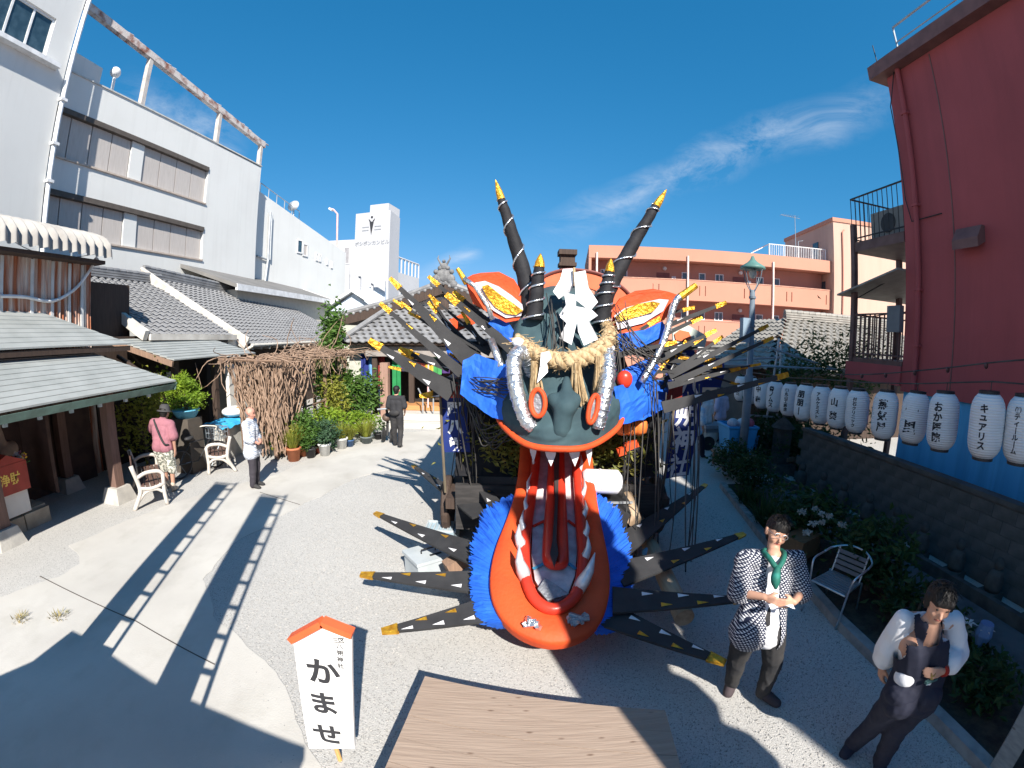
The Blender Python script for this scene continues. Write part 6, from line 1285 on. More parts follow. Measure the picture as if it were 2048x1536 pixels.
# local: front = -x
for s_ in (-1, 1):
    MB().tube(spline([V3((-.27, s_ * .24, 0)), V3((-.25, s_ * .25, .43)), V3((-.24, s_ * .27, .62)), V3((-.16, s_ * .29, .67)), V3((.05, s_ * .29, .68))], 5), .013, 8).build('front_leg', al, chr_, True)
    MB().tube([(.26, s_ * .22, 0), (.18, s_ * .22, .43)], .012, 8).build('back_leg', al, chr_)
    MB().tube([(.16, s_ * .19, .42), (.25, s_ * .19, .74)], .012, 8).build('back_post', al, chr_)
MB().tube(spline([V3((.05, -.29, .68)), V3((.2, -.27, .70)), V3((.31, -.14, .74)), V3((.34, 0, .75)), V3((.31, .14, .74)), V3((.2, .27, .70)), V3((.05, .29, .68))], 6), .014, 8).build('arm_loop', al, chr_, True)
MB().tube([(-.25, -.22, .42), (-.25, .22, .42), (.17, .2, .42), (.17, -.2, .42), (-.25, -.22, .42)], .012, 8).build('seat_frame', al, chr_)
for k in range(8): MB().box((-.22 + k * .054, 0, .43), (.04, .42, .008)).build('seat_slat', slat_m, chr_)
for k in range(4): z = .50 + k * .062; MB().box((.16 + (z - .42) * .263, 0, z), (.008, .4, .05)).build('back_slat', slat_m, chr_)
move_thing(chr_, (3.78, 3.68, 0), rad(22))

# ------------------------------------------------------------------ benches
iron = M('cast_iron_cream', (.56, .52, .47), .7, c2=(.46, .42, .38), scale=6, bump=.2); slat_b = M('bench_slat', (.10, .06, .05), .6, c2=(.15, .09, .07), stretch=(9, 1, 9))
bn_ = thing('park_bench', 'bench with cream iron frame near the pavilion pillar, seen side on', 'bench', (0, 0, 0), 'garden benches')
for y in (0, 1.35):
    fr = MB(); pr = lambda pts, r: fr.tube(spline([V3((x, y, z)) for x, z in pts], 5), r, 8)
    pr([(-.36, 0), (-.22, .26), (-.20, .42), (-.30, .82)], .042); pr([(.26, 0), (.24, .25), (.25, .42), (.26, .60)], .038); pr([(-.21, .40), (.0, .36), (.26, .42)], .042); pr([(-.24, .58), (-.05, .66), (.18, .66), (.27, .58)], .036); pr([(-.27, .14), (-.1, .30), (.1, .33), (.22, .26)], .03)
    fr.build('end_frame', iron, bn_, True)
for k in range(5): MB().box((-.14 + k * .09, .675, .42 + .006 * abs(k - 2)), (.07, 1.4, .03)).build('seat_slat', slat_b, bn_)
for k in range(4): MB().box((-.225 - k * .022, .675, .50 + k * .09), (.03, 1.4, .075)).build('back_slat', slat_b, bn_)
move_thing(bn_, G(308, 1014), rad(49)); b2_ = copy_tree(bn_, G(437, 945) + V3((0, .1, 0)), rad(170), 'bench with cream iron frame by the basket and bonsai pots'); b2_.location = G(442, 946) + V3((-.62, .78, 0)) * 1.35; b2_.rotation_euler = (0, 0, rad(218))

# ------------------------------------------------------------------ pergola with dry vines
pg = thing('vine_pergola', 'rustic wooden pergola smothered in bare brown vines', 'pergola', (-6.5, 11.5, 0)); rustic = wood_mat('rustic_pole', (.24, .16, .11), (.16, .10, .07), 2, knots=False)
for x, y in ((-5.75, 9.5), (-5.7, 11.1), (-5.65, 12.4), (-5.6, 13.9), (-6.75, 9.6), (-6.75, 12.4), (-6.75, 13.9)): MB().tube([(x, y, 0), (x + random.uniform(-.04, .04), y, 2.38)], .06, 8).build('post', rustic, pg)
for x in (-5.7, -6.75): MB().tube([(x - .1, 8.9, 2.42), (x + .1, 14.3, 2.34)], .05, 8).build('long_beam', rustic, pg)
for k in range(9): y = 9.1 + k * .62; MB().tube([(-7.0, y, 2.48), (-5.2, y + random.uniform(-.1, .1), 2.44)], .035, 6).build('cross_pole', rustic, pg)
for z in (1.55, 1.05): MB().tube([(-5.7, 11.0, z), (-5.6, 13.9, z - .03)], .03, 6).build('side_rail', rustic, pg)
vine = M('dry_vine', (.34, .235, .17), .9, c2=(.20, .13, .09), scale=9); r = random.Random(5); m = MB()
def vn(p, d, n, st, rad0):
    pts = [V3(p)]; d = V3(d)
    for i in range(n): d = (d + V3((r.uniform(-.5, .5), r.uniform(-.5, .5), r.uniform(-.4, .3)))).normalized(); pts.append(pts[-1] + d * st)
    return pts, [rad0 * (1 - .6 * i / n) for i in range(n + 1)]
for i in range(230):   # curtain of stems at the near end and front
    u = r.random(); 
    if i < 120: p0 = V3((r.uniform(-6.75, -5.4), r.uniform(9.0, 9.5), r.uniform(2.2, 2.5))); p1 = V3((lerp(p0.x, -5.8, .45) + r.uniform(-.3, .3), 9.45 + r.uniform(-.25, .2), r.uniform(.1, 1.4)))
    else: y = 9.2 + r.random() ** 1.5 * 1.9; p0 = V3((r.uniform(-5.8, -5.3), y, r.uniform(2.2, 2.5))); p1 = V3((-5.6 + r.uniform(-.2, .2), lerp(y, 9.6, .7) + r.uniform(-.2, .2), r.uniform(.1, 1.2)))
    k = 6; pts = [p0.lerp(p1, j / k) + V3((r.uniform(-.1, .1), r.uniform(-.1, .1), r.uniform(-.06, .06))) * math.sin(math.pi * j / k) for j in range(k + 1)]
    m.tube(pts, r.uniform(.009, .024), 5, False)
for i in range(190):
    p, rr = vn((r.uniform(-6.9, -5.2), r.uniform(9.0, 14.2), r.uniform(2.42, 2.55)), (r.uniform(-1, 1), r.uniform(-1, 1), -.1), 7, .17, .017); m.tube([q if q.z > 2.38 or r.random() < .5 else V3((q.x, q.y, 2.42)) for q in p], rr, 4, False)
m.build('vines', vine, pg, kind='stuff')
v, f = leaves((-6.4, 11.6, 2.3), (1.2, 2.6, .2), 260, .09, 30, seed=8); link_mesh('dry_leaves', v, f, leaf_mat('dry_leaf', (.16, .12, .03), (.25, .2, .06)), pg, fix=False, kind='stuff')

# ------------------------------------------------------------------ plants
G1 = leaf_mat('leaf_green', (.05, .11, .02), (.10, .19, .035)); G2 = leaf_mat('leaf_yellow', (.17, .20, .03), (.30, .29, .05)); G3 = leaf_mat('leaf_dark', (.018, .045, .014), (.035, .075, .02)); G4 = leaf_mat('leaf_bright', (.13, .22, .02), (.24, .34, .03)); G5 = leaf_mat('leaf_blue', (.04, .09, .05), (.07, .13, .06))
barkm = M('bark', (.13, .095, .07), .9, c2=(.08, .06, .045), scale=8, bump=.5, bscale=20)
terra = M('terracotta', (.45, .16, .075), .8, c2=(.38, .13, .06)); potgrey = M('pot_grey', (.16, .19, .19), .6); potwhite = M('pot_white', (.72, .72, .70), .5); potblue = M('pot_blue', (.15, .5, .72), .4)
def shrub(name, label, cat, base, h, R_, mat, n, size, seed, trunk=True, aspect=.5, clumps=22, grp=None):
    base = V3(base); o = thing(name, label, cat, base, grp); rr = random.Random(seed)
    if trunk:
        m = MB().tube([base, base + V3((rr.uniform(-.04, .04), 0, h * .45)), base + V3((0, 0, h * .8))], [.04 * R_ + .015, .03 * R_ + .01, .01], 7)
        for i in range(6): a = rr.uniform(0, 6.28); m.tube([base + V3((0, 0, h * rr.uniform(.15, .5))), base + V3((math.cos(a) * R_ * .6, math.sin(a) * R_ * .6, h * rr.uniform(.5, .85)))], [.015, .005], 5)
        m.build('trunk', barkm, o)
    v, f = leaves(base + V3((0, 0, h * .58)), (R_, R_, h * .5), n, size, clumps, seed=seed, aspect=aspect); link_mesh('crown', v, f, mat, o, fix=False); return o
def potted(label, px, py, pr_, phh, potmat, mat, h, R_, n, size, seed, bl_=False):
    p = G(px, py); o = thing('potted_plant', label, 'potted plant', p, 'pots along the path')
    MB().lathe([(pr_ * .72, 0), (pr_ * .95, phh * .85), (pr_ * 1.1, phh * .86), (pr_ * 1.1, phh), (pr_ * .9, phh), (pr_ * .85, phh * .9), (.001, phh * .9)], p, 18).build('pot', potmat, o, True)
    if bl_: v, f = blades(p + V3((0, 0, phh)), pr_ * .7, n, h, size, seed)
    else: v, f = leaves(p + V3((0, 0, phh + h * .45)), (R_, R_, h * .55), n, size, 14, seed=seed)
    link_mesh('foliage', v, f, mat, o, fix=False)
potted('orange terracotta pot of golden grassy leaves by the path edge', 588, 921, .19, .34, terra, G2, .62, .3, 170, .035, 1, True)
potted('dark grey tub with trailing leaves behind the man', 548, 908, .24, .3, potgrey, G1, .5, .38, 380, .08, 2)
potted('shallow terracotta bowl with a small pine bonsai', 488, 897, .28, .14, terra, G4, .62, .42, 700, .07, 3)
potted('white bucket pot at the front of the pot row', 650, 911, .16, .32, potwhite, G5, .55, .4, 420, .09, 4)
potted('second white pot further along the row', 684, 897, .16, .3, potwhite, G2, .5, .35, 160, .03, 5, True)
potted('small terracotta pot between the orange and white pots', 607, 912, .13, .24, terra, G1, .55, .33, 330, .08, 6)
potted('small dark red pot next to the white bucket', 637, 906, .11, .2, M('pot_maroon', (.3, .07, .04), .6), G5, .6, .35, 330, .08, 7)
potted('blue glazed pot near the end of the row', 700, 893, .12, .2, M('pot_navy', (.06, .13, .28), .4), G2, .5, .35, 150, .03, 8, True)
potted('grey pot with yellow green grass at the row end', 733, 886, .17, .2, potgrey, G2, .6, .4, 200, .03, 9, True)
potted('black nursery pot of bushy leaves in mid row', 622, 915, .14, .25, blackmetal, G1, .7, .38, 420, .09, 10)
potted('black pot with pale shoots beside the planted step', 757, 878, .14, .18, blackmetal, G1, .5, .3, 250, .07, 11)
shrub('tall_shrub', 'tall leafy green shrub rising above the pergola', 'shrub', (-6.15, 14.2, 0), 4.0, .62, G1, 2600, .19, 31)
shrub('broadleaf_bush', 'dense dark green bush beside the sunlit temple pillar', 'bush', (-5.2, 14.0, 0), 1.9, .75, G1, 1500, .17, 32, clumps=30)
shrub('broadleaf_bush', 'olive coloured bush standing under the pergola front', 'bush', (-5.35, 12.4, 0), 1.7, .6, G2, 1100, .11, 33)
shrub('broadleaf_bush', 'bright green low bush in front of the pergola opening', 'bush', (-5.15, 11.3, 0), 1.0, .6, G4, 900, .12, 34)
shrub('broadleaf_bush', 'mixed green bush at the foot of the vine curtain', 'bush', (-5.4, 10.2, 0), 1.05, .55, G1, 900, .11, 35)
shrub('broadleaf_bush', 'yellow green bush close to the orange pot', 'bush', (-5.55, 9.75, 0), .95, .42, G2, 700, .1, 36)
shrub('broadleaf_bush', 'blue green bush near the middle of the pots', 'bush', (-4.95, 10.6, 0), .85, .5, G5, 800, .1, 37)
shrub('broadleaf_bush', 'low light green bush at the far end of the pots', 'bush', (-4.5, 12.2, 0), .75, .55, G4, 800, .1, 38)
shrub('broadleaf_bush', 'dark shrub in the shade under the pergola', 'bush', (-6.4, 11.2, 0), 1.3, .7, G3, 800, .13, 39)
# bonsai in a blue bowl on a block
bo = thing('bonsai_tree', 'bushy bright green bonsai in a pale blue bowl behind the pink-shirted man', 'bonsai', (0, 0, 0)); bc = AX(372, 826, -7.3); bo.location = (bc.x, bc.y, 0); ORG[bo.name] = V3((bc.x, bc.y, 0))
MB().bx(bc.x - .25, bc.x + .25, bc.y - .25, bc.y + .25, 0, bc.z - .10).build('stand', M('stand_dark', (.1, .085, .07), .8), bo)
MB().lathe([(.22, 0), (.32, .17), (.34, .18), (.3, .19), (.001, .17)], (bc.x, bc.y, bc.z - .1), 20).build('bowl', potblue, bo, True)
MB().tube(spline([V3((bc.x, bc.y, bc.z + .05)), V3((bc.x + .05, bc.y, bc.z + .3)), V3((bc.x - .04, bc.y, bc.z + .6))], 5), [.05] * 6 + [.03] * 5, 8).build('trunk', barkm, bo)
vv, ff = [], []
for dx, dz, rr, s_ in ((0, .75, .3, 1), (-.2, .5, .3, 2), (.3, .3, .34, 3), (-.1, .25, .35, 4), (.1, .55, .3, 6)):
    v, f = leaves((bc.x + dx, bc.y, bc.z + dz), (rr, rr, rr * .6), 420, .09, 12, seed=s_ + 50, aspect=.3); k = len(vv); vv += v.tolist(); ff += [tuple(i + k for i in q) for q in f]
link_mesh('crown', vv, ff, G4, bo, fix=False)
c_ = AX(285, 825, -8.2); shrub('garden_shrub', 'pale olive shrub behind the pavilion pillar', 'shrub', (c_.x, c_.y, 0), 2.3, .65, G2, 900, .11, 61)
c_ = AX(325, 810, -8.4); shrub('garden_shrub', 'light green shrub just left of the bonsai', 'shrub', (c_.x, c_.y, 0), 2.2, .5, G4, 700, .1, 62)
# tarps and sacks by the porch wall
tp = thing('blue_tarp', 'crumpled bright blue tarp over a stack by the porch', 'tarp', (-7, 10.6, 0)); c = AX(462, 842, -7.0)
m = MB(); m.grid(lambda u, v: V3((c.x - .7 + u * .8, c.y - .5 + v * 1.1, c.z + .06 * mnoise.noise(V3((u * 5, v * 5, 0))) - .12 * abs(2 * u - 1) ** 3)), 14, 14); m.build('sheet', M('tarp_blue', (.05, .42, .75), .5), tp); MB().bx(c.x - .6, c.x, c.y - .4, c.y + .5, 0, c.z - .1).build('stack', M('stack_white', (.55, .54, .5), .8), tp)
sk = thing('white_sack', 'white sack with orange print on top of the stack', 'sack', (-7.3, 11, .9)); c = AX(470, 822, -7.25); MB().ball(c, (.35, .4, .14)).build('sack', potwhite, sk, True); MB().ball(c + V3((.15, -.05, .06)), (.14, .14, .07)).build('print', M('orange_patch', (.7, .35, .15), .7), sk)
# bicycle basket heap
by = thing('parked_bicycle', 'dark bicycle with wire basket parked behind the pink-shirted man', 'bicycle', (-6.9, 7.6, 0)); q = G(392, 955); q = V3((-6.95, 8.0, 0))
for dy in (-.5, .5):
    ring = [q + V3((.25 * dy, dy, .33)) + V3((.1 * math.cos(t), .3 * math.cos(t), .3 * math.sin(t))) for t in [k * .2618 for k in range(25)]]; w = MB().tube(ring, .02, 6, False).build('wheel', blackmetal, by)
    m = MB()
    for k in range(6): m.tube([q + V3((.25 * dy, dy, .33)), ring[k * 4]], .004, 4)
    m.build('spokes', steel, w)
MB().tube([q + V3((-.12, -.5, .33)), q + V3((0, 0, .3)), q + V3((.1, .4, .75)), q + V3((-.05, -.15, .75)), q + V3((-.12, -.5, .33))], .018, 6).build('frame', blackmetal, by); MB().tube([q + V3((.12, .5, .33)), q + V3((.1, .38, .95))], .016, 6).build('fork', blackmetal, by)
MB().tube(spline([q + V3((-.15, .25, 1.0)), q + V3((.0, .38, 1.02)), q + V3((.3, .38, 1.02)), q + V3((.42, .22, 1.0))], 4), .014, 6).build('handlebar', M('cream_bar', (.75, .7, .6), .4), by); MB().ball(q + V3((-.05, -.18, .85)), (.08, .14, .05)).build('saddle', blackmetal, by, True)
m = MB(); c = q + V3((.12, .62, .82))
for k in range(6):
    for z in (-.12, .13): m.tube([c + V3((-.2 + k * .08, -.16, z)), c + V3((-.2 + k * .08, .16, z))], .006, 4)
    m.tube([c + V3((-.2 + k * .08, -.16, -.12)), c + V3((-.2 + k * .08, -.16, .13))], .006, 4); m.tube([c + V3((-.2 + k * .08, .16, -.12)), c + V3((-.2 + k * .08, .16, .13))], .006, 4)
for z in (-.12, 0, .13): m.tube([c + V3((-.2, -.16, z)), c + V3((.2, -.16, z)), c + V3((.2, .16, z)), c + V3((-.2, .16, z)), c + V3((-.2, -.16, z))], .007, 4)
m.build('wire_basket', steel, by)

# right-hand bed
def irish(px, py, seed, h, label): p = G(px, py, .06); o = thing('leafy_clump', label, 'plant', p); v, f = blades(p, .16, 110, h, .05, seed, .75); link_mesh('blades', v, f, G3, o, fix=False); return o
irish(1530, 1050, 1, .62, 'clump of long arching strap leaves behind the patterned coat'); irish(1565, 1065, 2, .55, 'second clump of strap leaves beside the white blooms')
irish(1495, 1010, 5, .5, 'smaller strap leaf clump nearer the lamp post')
hy = [(1603, 1023), (1630, 1018), (1643, 1027), (1626, 1047), (1640, 1043), (1685, 1049), (1614, 1065), (1660, 1032)]
hb = G(1630, 1105, .06); h1 = shrub('hydrangea_bush', 'dark hydrangea bush dotted with white flower heads', 'bush', (4.45, 5.15, .06), 1.0, .62, G3, 1100, .12, 71)
for k, (px, py) in enumerate(hy):
    c = G(px, py, .95); v, f = leaves(c, (.055, .055, .03), 70, .028, 10, spread=.5, seed=k + 80, aspect=.9); link_mesh('flower_head', v, f, M('hydrangea_bloom', (.36, .37, .34), .8), h1, fix=False)
shrub('garden_bush', 'leafy dark green bush behind the aluminium chair', 'bush', (4.55, 3.9, .06), .95, .62, G3, 1300, .11, 72)
shrub('garden_bush', 'low dark bush between chair and apron man', 'bush', (4.35, 2.9, .06), .6, .5, G3, 800, .1, 73)
shrub('garden_bush', 'round dark bush at the foot of the lamp post', 'bush', (4.9, 8.7, .06), .75, .55, G3, 1000, .1, 74)
shrub('garden_bush', 'second dark bush just before the lamp post', 'bush', (4.85, 7.6, .06), .8, .6, G3, 1000, .1, 75)
shrub('garden_bush', 'dark ground cover bush in the near right bed', 'bush', (4.2, 1.9, .06), .45, .5, G3, 800, .09, 76)
for k, (px, py) in enumerate(((1935, 1262), (1970, 1275))):
    p = G(px + 8, py + 40, .06); o = thing('lily_vase', ['white lily in a thin pot behind the apron man', 'blue wrapped bouquet with white lily at the far right'][k], 'flowers', p); c = G(px, py - 14, .55)
    MB().tube([p, c], [.03, .012], 6).build('stem', G3, o); m = MB()
    for j in range(6): a = j * 1.047; m.prism([c, c + V3((math.cos(a) * .05 - math.sin(a) * .018, math.sin(a) * .05 + math.cos(a) * .018, .03)), c + V3((math.cos(a) * .1, math.sin(a) * .1, .02)), c + V3((math.cos(a) * .05 + math.sin(a) * .018, math.sin(a) * .05 - math.cos(a) * .018, .03))], (0, 0, .004))
    m.build('bloom', M('white_bloom', (.5, .51, .5), .7), o)
    v, f = leaves(c - V3((0, 0, .12)), (.07, .07, .12), 60, .07, 8, seed=90 + k); link_mesh('leaves', v, f, M('pale_leaf', (.16, .2, .14), .7) if k == 0 else leaf_mat('vase_leaf', (.05, .12, .03), (.1, .2, .05)), o, fix=False)
    if k: MB().lathe([(.03, 0), (.09, .18), (.07, .3)], c - V3((0, 0, .22)), 10).build('wrapping', M('blue_wrap', (.12, .22, .4), .4), o)
for k, (x_, y_) in enumerate(((7.2, 8.9), (7.1, 10.2), (6.4, 9.6))): shrub('garden_bush', ['added dark bush just past the end of the block wall', 'added dark bush behind the scaffold legs', 'added dark bush beside the wooden pallet'][k], 'bush', (x_, y_, .03), 1.15, .75, G3, 1100, .12, 140 + k)  # dark bushes added to darken the sunlit gap past the wall
# trees in front of the brown roof
for k, (px, py, Y, h, R_) in enumerate(((1625, 760, 10.2, 3.3, 1.1), (1700, 765, 9.6, 3.2, 1.0), (1570, 770, 10.6, 2.6, .9))):
    p = AY(px, py, Y); o = shrub('dark_tree', ['dark feathery tree in front of the brown tiled roof', 'dark feathery tree against the maroon balcony post', 'lower dark tree behind the lantern row'][k], 'tree', (p.x, p.y, 0), h, R_, G3, 1800, .16, 100 + k, aspect=.3, clumps=40)

# ------------------------------------------------------------------ festival gear behind the camera that throws the foreground shadows
def sh_up(g_, h): return V3((g_.x, g_.y, 0)) + SUND * (h / SUND.z)
for k, (tip, w) in enumerate((((545, 990), .42), ((450, 965), .36))):
    t = sh_up(G(*tip), 5.6); o = thing('tall_pole_banner', ['tall white banner on a looped pole left of the viewpoint', 'second tall white banner on a looped pole further left'][k], 'banner', (t.x, t.y, 0))
    MB().tube([(t.x + .30, t.y, 0), (t.x + .30, t.y, 5.65)], .025, 8).build('pole', M('bamboo_pole', (.16, .13, .09), .6), o); MB().bx(t.x - w / 2 - .05, t.x + w / 2 - .05, t.y, t.y + .01, .7, 5.5).build('cloth', paper, o)
    for i in range(11): MB().tube([(t.x + w / 2 - .06, t.y, 1.0 + i * .43), (t.x + .30, t.y, 1.0 + i * .43)], .03, 6).build('loop', paper, o)
    MB().tube([(t.x - .25, t.y, 5.56), (t.x + .33, t.y, 5.56)], .02, 6).build('crossbar', M('bamboo_pole', (.16, .13, .09), .6), o)
fb_ = thing('float_roof', 'broad wooden float roof behind and left of the viewpoint', 'float', (-2.6, -2.4, 0))
hh = 2.5; pts = [sh_up(G(x, y), hh) for x, y in ((60, 1330), (140, 1268), (175, 1285), (300, 1372), (450, 1440), (610, 1505))]; pts += [V3((pts[-1].x + .15, -4.5, hh)), V3((-5, -4.5, hh))]
MB().prism([p + V3((0, 0, -.05)) for p in pts], (0, 0, .1)).build('roof', oldwood, fb_)
for x, y in ((-4.4, -3.9), (-1.2, -3.9), (-3.9, -1.4), (-1.4, -2.0)): MB().bx(x - .06, x + .06, y - .06, y + .06, 0, hh - .06).build('post', oldwood, fb_)
lt = thing('lantern_tower', 'tall rack of stacked paper lanterns behind the viewpoint', 'lantern rack', (1.5, -2.2, 0))
edge = [sh_up(V3((*G(x, y, .42)[:2], 0)) - SUND * (.42 / SUND.z) * V3((1, 1, 0)), 3.6) for x, y in ((1130, 1393), (1224, 1536))]
lx0 = None
gR = G(1338, 1330); gL = JP(1130, 1258, .05)
yT = -2.2
def at_T(g_): t = (g_.y - yT) / -SUND.y; return g_ + SUND * t
a, b = at_T(gL), at_T(gR); xm = (a.x + b.x) / 2; ww = abs(b.x - a.x)
MB().bx(a.x, a.x + ww * .8, yT, yT + .04, .8, 7.0).build('shadow_panel', oldwood, lt)  # plain panel added to the rack, sized to shade jaw and platform
for k in range(10):
    z = 1.2 + k * .58; MB().lathe([(.10, -.24), (.19, -.1), (.19, .1), (.10, .24)], (b.x - .12, yT, z), 14).build('stacked_lantern', lanm, lt, True)
for x in (a.x + .05, b.x - .12): MB().bx(x - .03, x + .03, yT - .06, yT - .01, 0, 7.0).build('post', oldwood, lt)
# ------------------------------------------------------------------ people
skin = M('skin', (.56, .31, .21), .5, c2=(.50, .27, .185), scale=6); skin2 = M('skin_tan', (.42, .235, .165), .5, c2=(.38, .21, .15), scale=6)
hairm = M('hair_black', (.008, .007, .007), .55, c2=(.016, .013, .012), scale=30, stretch=(1, 1, .2), bump=.5, bscale=50); hairgrey = M('hair_grey', (.2, .19, .18), .6)
def check_mat(name, a, b, sc, th=1.0):
    m = M(name, a, .8); t, add, L, p = nodes_of(m); co = add('ShaderNodeTexCoord'); mp = add('ShaderNodeMapping'); mp.inputs['Rotation'].default_value = (.0, .55, .0); L.new(co.outputs['Object'], mp.inputs[0])
    w1 = add('ShaderNodeTexWave', wave_type='BANDS', bands_direction='X', wave_profile='SAW'); w1.inputs['Scale'].default_value = sc; w2 = add('ShaderNodeTexWave', wave_type='BANDS', bands_direction='Z', wave_profile='SAW'); w2.inputs['Scale'].default_value = sc
    L.new(mp.outputs[0], w1.inputs[0]); L.new(mp.outputs[0], w2.inputs[0]); g_ = add('ShaderNodeMath', operation='GREATER_THAN'); s_ = add('ShaderNodeMath', operation='ADD'); L.new(w1.outputs['Fac'], s_.inputs[0]); L.new(w2.outputs['Fac'], s_.inputs[1]); L.new(s_.outputs[0], g_.inputs[0]); g_.inputs[1].default_value = th
    mx_ = add('ShaderNodeMix', data_type='RGBA'); L.new(g_.outputs[0], mx_.inputs[0]); mx_.inputs[6].default_value = (*a, 1); mx_.inputs[7].default_value = (*b, 1); L.new(mx_.outputs[2], p.inputs['Base Color']); return m
happi_m = check_mat('happi_scales', (.60, .60, .62), (.012, .018, .045), 15, .78); happi_w = check_mat('happi_pale', (.74, .74, .76), (.30, .36, .46), 9)
def stand(loc, rz, h=1.7, **ov):
    """joints of a standing figure facing local +y; overrides in local metres for a 1.75 m body"""
    J = dict(head=(0, .03, 1.62), neck=(0, 0, 1.47), chest=(0, .01, 1.28), waist=(0, 0, 1.06), pel=(0, 0, .93), shR=(.185, -.01, 1.41), elR=(.24, -.03, 1.13), wrR=(.23, .06, .88), hipR=(.09, 0, .90), knR=(.10, .03, .49), anR=(.10, -.02, .08), toR=(.11, .13, .03))
    for k in list(J):
        if k.endswith('R'): J[k[:-1] + 'L'] = (-J[k][0], J[k][1], J[k][2])
    J.update(ov); s = h / 1.75; R = Matrix.Rotation(rz, 3, 'Z'); o = {k: V3(loc) + R @ (V3(v) * s) for k, v in J.items()}; o['fwd'] = R @ V3(ov.get('fwd', (0, 1, 0))); return o
def person(label, J, vox, outfit, sc=1.0, hair='short', skinm=None, face=True, curl=.5):
    loc = (J['anR'] + J['anL']) / 2; loc.z = 0; o = thing('person', label, 'person', loc); sk = skinm or skin
    x = (J['shL'] - J['shR']).normalized(); up = (J['neck'] - J['pel']).normalized(); fw = x.cross(up).normalized()
    if fw.dot(V3(J['fwd'])) < 0: fw = -fw
    hf = V3(J.get('look', J['fwd'])).normalized(); hu = (J['head'] - J['neck']).normalized(); hu = (hu - hf * hu.dot(hf) * .8).normalized(); hf = (hf - hu * hf.dot(hu)).normalized(); hx = hf.cross(hu)
    H = J['head']; S = sc
    B = []; seg = lambda a, b, r0, r1: B.append((a, b, r0 * S, r1 * S))
    seg(H + hu * .035 * S - hf * .015 * S, H + hu * .03 * S + hf * .012 * S, .092, .088); seg(H - hu * .02 * S + hf * .03 * S, H - hu * .075 * S + hf * .045 * S, .068, .045); seg(H + hf * .088 * S - hu * .005 * S, H + hf * .108 * S - hu * .038 * S, .009, .015)
    for s_ in (-1, 1): seg(H + hx * s_ * .085 * S - hu * .02 * S, H + hx * s_ * .092 * S + hu * .02 * S, .016, .018); seg(H + hx * s_ * .035 * S - hu * .035 * S + hf * .05 * S, H + hx * s_ * .04 * S - hu * .03 * S + hf * .04 * S, .035, .035)
    seg(J['neck'] - up * .03 * S, H - hu * .05 * S, .056, .052)
    for s_ in (-1, 1): seg(J['chest'] + x * s_ * .075 * S, J['waist'] + x * s_ * .06 * S, .105, .095); seg(J['waist'] + x * s_ * .06 * S, J['pel'] + x * s_ * .07 * S, .095, .10)
    seg(J['shR'], J['shL'], .06, .06); seg(J['neck'], J['chest'], .07, .1)
    for q in 'RL':
        seg(J['sh' + q], J['el' + q], .056, .042); seg(J['el' + q], J['wr' + q], .042, .028); seg(J['hip' + q], J['kn' + q], .09, .058); seg(J['kn' + q], J['an' + q], .056, .036); seg(J['an' + q], J['to' + q], .04, .032)
        d = (J['wr' + q] - J['el' + q]).normalized(); d = (J['ha' + q] - J['wr' + q]).normalized() if 'ha' + q in J else d; inn = (x if q == 'R' else -x); inn = (inn - d * inn.dot(d)).normalized(); n2 = d.cross(inn).normalized()
        if n2.dot(fw) < 0: n2 = -n2
        w = J['wr' + q]; k1 = w + d * .085 * S; spr = n2
        for i_, (o_, l_) in enumerate(((-.03, .072), (-.01, .08), (.01, .075), (.03, .058))):
            a0 = w + d * .02 * S + spr * o_ * .6 * S; a1 = k1 + spr * o_ * S; seg(a0, a1, .017, .014); a2 = a1 + (d * (1 - curl * .5) + inn * curl * .6).normalized() * l_ * .55 * S; a3 = a2 + (d * (1 - curl) + inn * curl).normalized() * l_ * .5 * S; seg(a1, a2, .0105, .0095); seg(a2, a3, .0095, .008)
        t0 = w + d * .025 * S + spr * .022 * S; t1 = t0 + (d * .6 + spr * .7 + inn * .3).normalized() * .045 * S; seg(t0, t1, .014, .012); seg(t1, t1 + (d * .9 + spr * .2 + inn * .4).normalized() * .032 * S, .011, .009)
    blob('body', B, vox, sk, o, 3)
    env = dict(x=x, up=up, fw=fw, S=S, J=J, H=H, hx=hx, hu=hu, hf=hf)
    if hair:
        hs_ = [(H + hu * .05 * S - hf * .025 * S, H + hu * .055 * S + hf * .012 * S, .098 * S, .092 * S), (H + hu * .0 * S - hf * .04 * S, H - hu * .04 * S - hf * .045 * S, .085 * S, .062 * S)]
        if hair == 'fringe': hs_ += [(H + hu * .06 * S + hf * .05 * S + hx * s_ * .03 * S, H + hu * .05 * S + hf * .082 * S + hx * s_ * .045 * S, .055 * S, .024 * S) for s_ in (-1, 0, 1)] + [(H + hx * s_ * .075 * S + hu * .03 * S, H + hx * s_ * .085 * S - hu * .02 * S + hf * .02 * S, .04 * S, .02 * S) for s_ in (-1, 1)]
        if hair == 'side': hs_ += [(H + hu * .085 * S + hf * .045 * S + hx * -.04 * S, H + hu * .085 * S + hf * .055 * S + hx * .05 * S, .035 * S, .03 * S)] + [(H + hx * s_ * .08 * S + hu * .03 * S - hf * .01 * S, H + hx * s_ * .085 * S - hu * .01 * S - hf * .01 * S, .03 * S, .022 * S) for s_ in (-1, 1)]
        cut = (lambda v: (v - H).dot(hf) < .052 * S or (v - H).dot(hu) > .062 * S) if hair == 'short' else None
        blob('hair', hs_, max(vox, .009), hairgrey if hair == 'grey' else hairm, o, 2, keep=cut if hair in ('short', 'grey') else None)
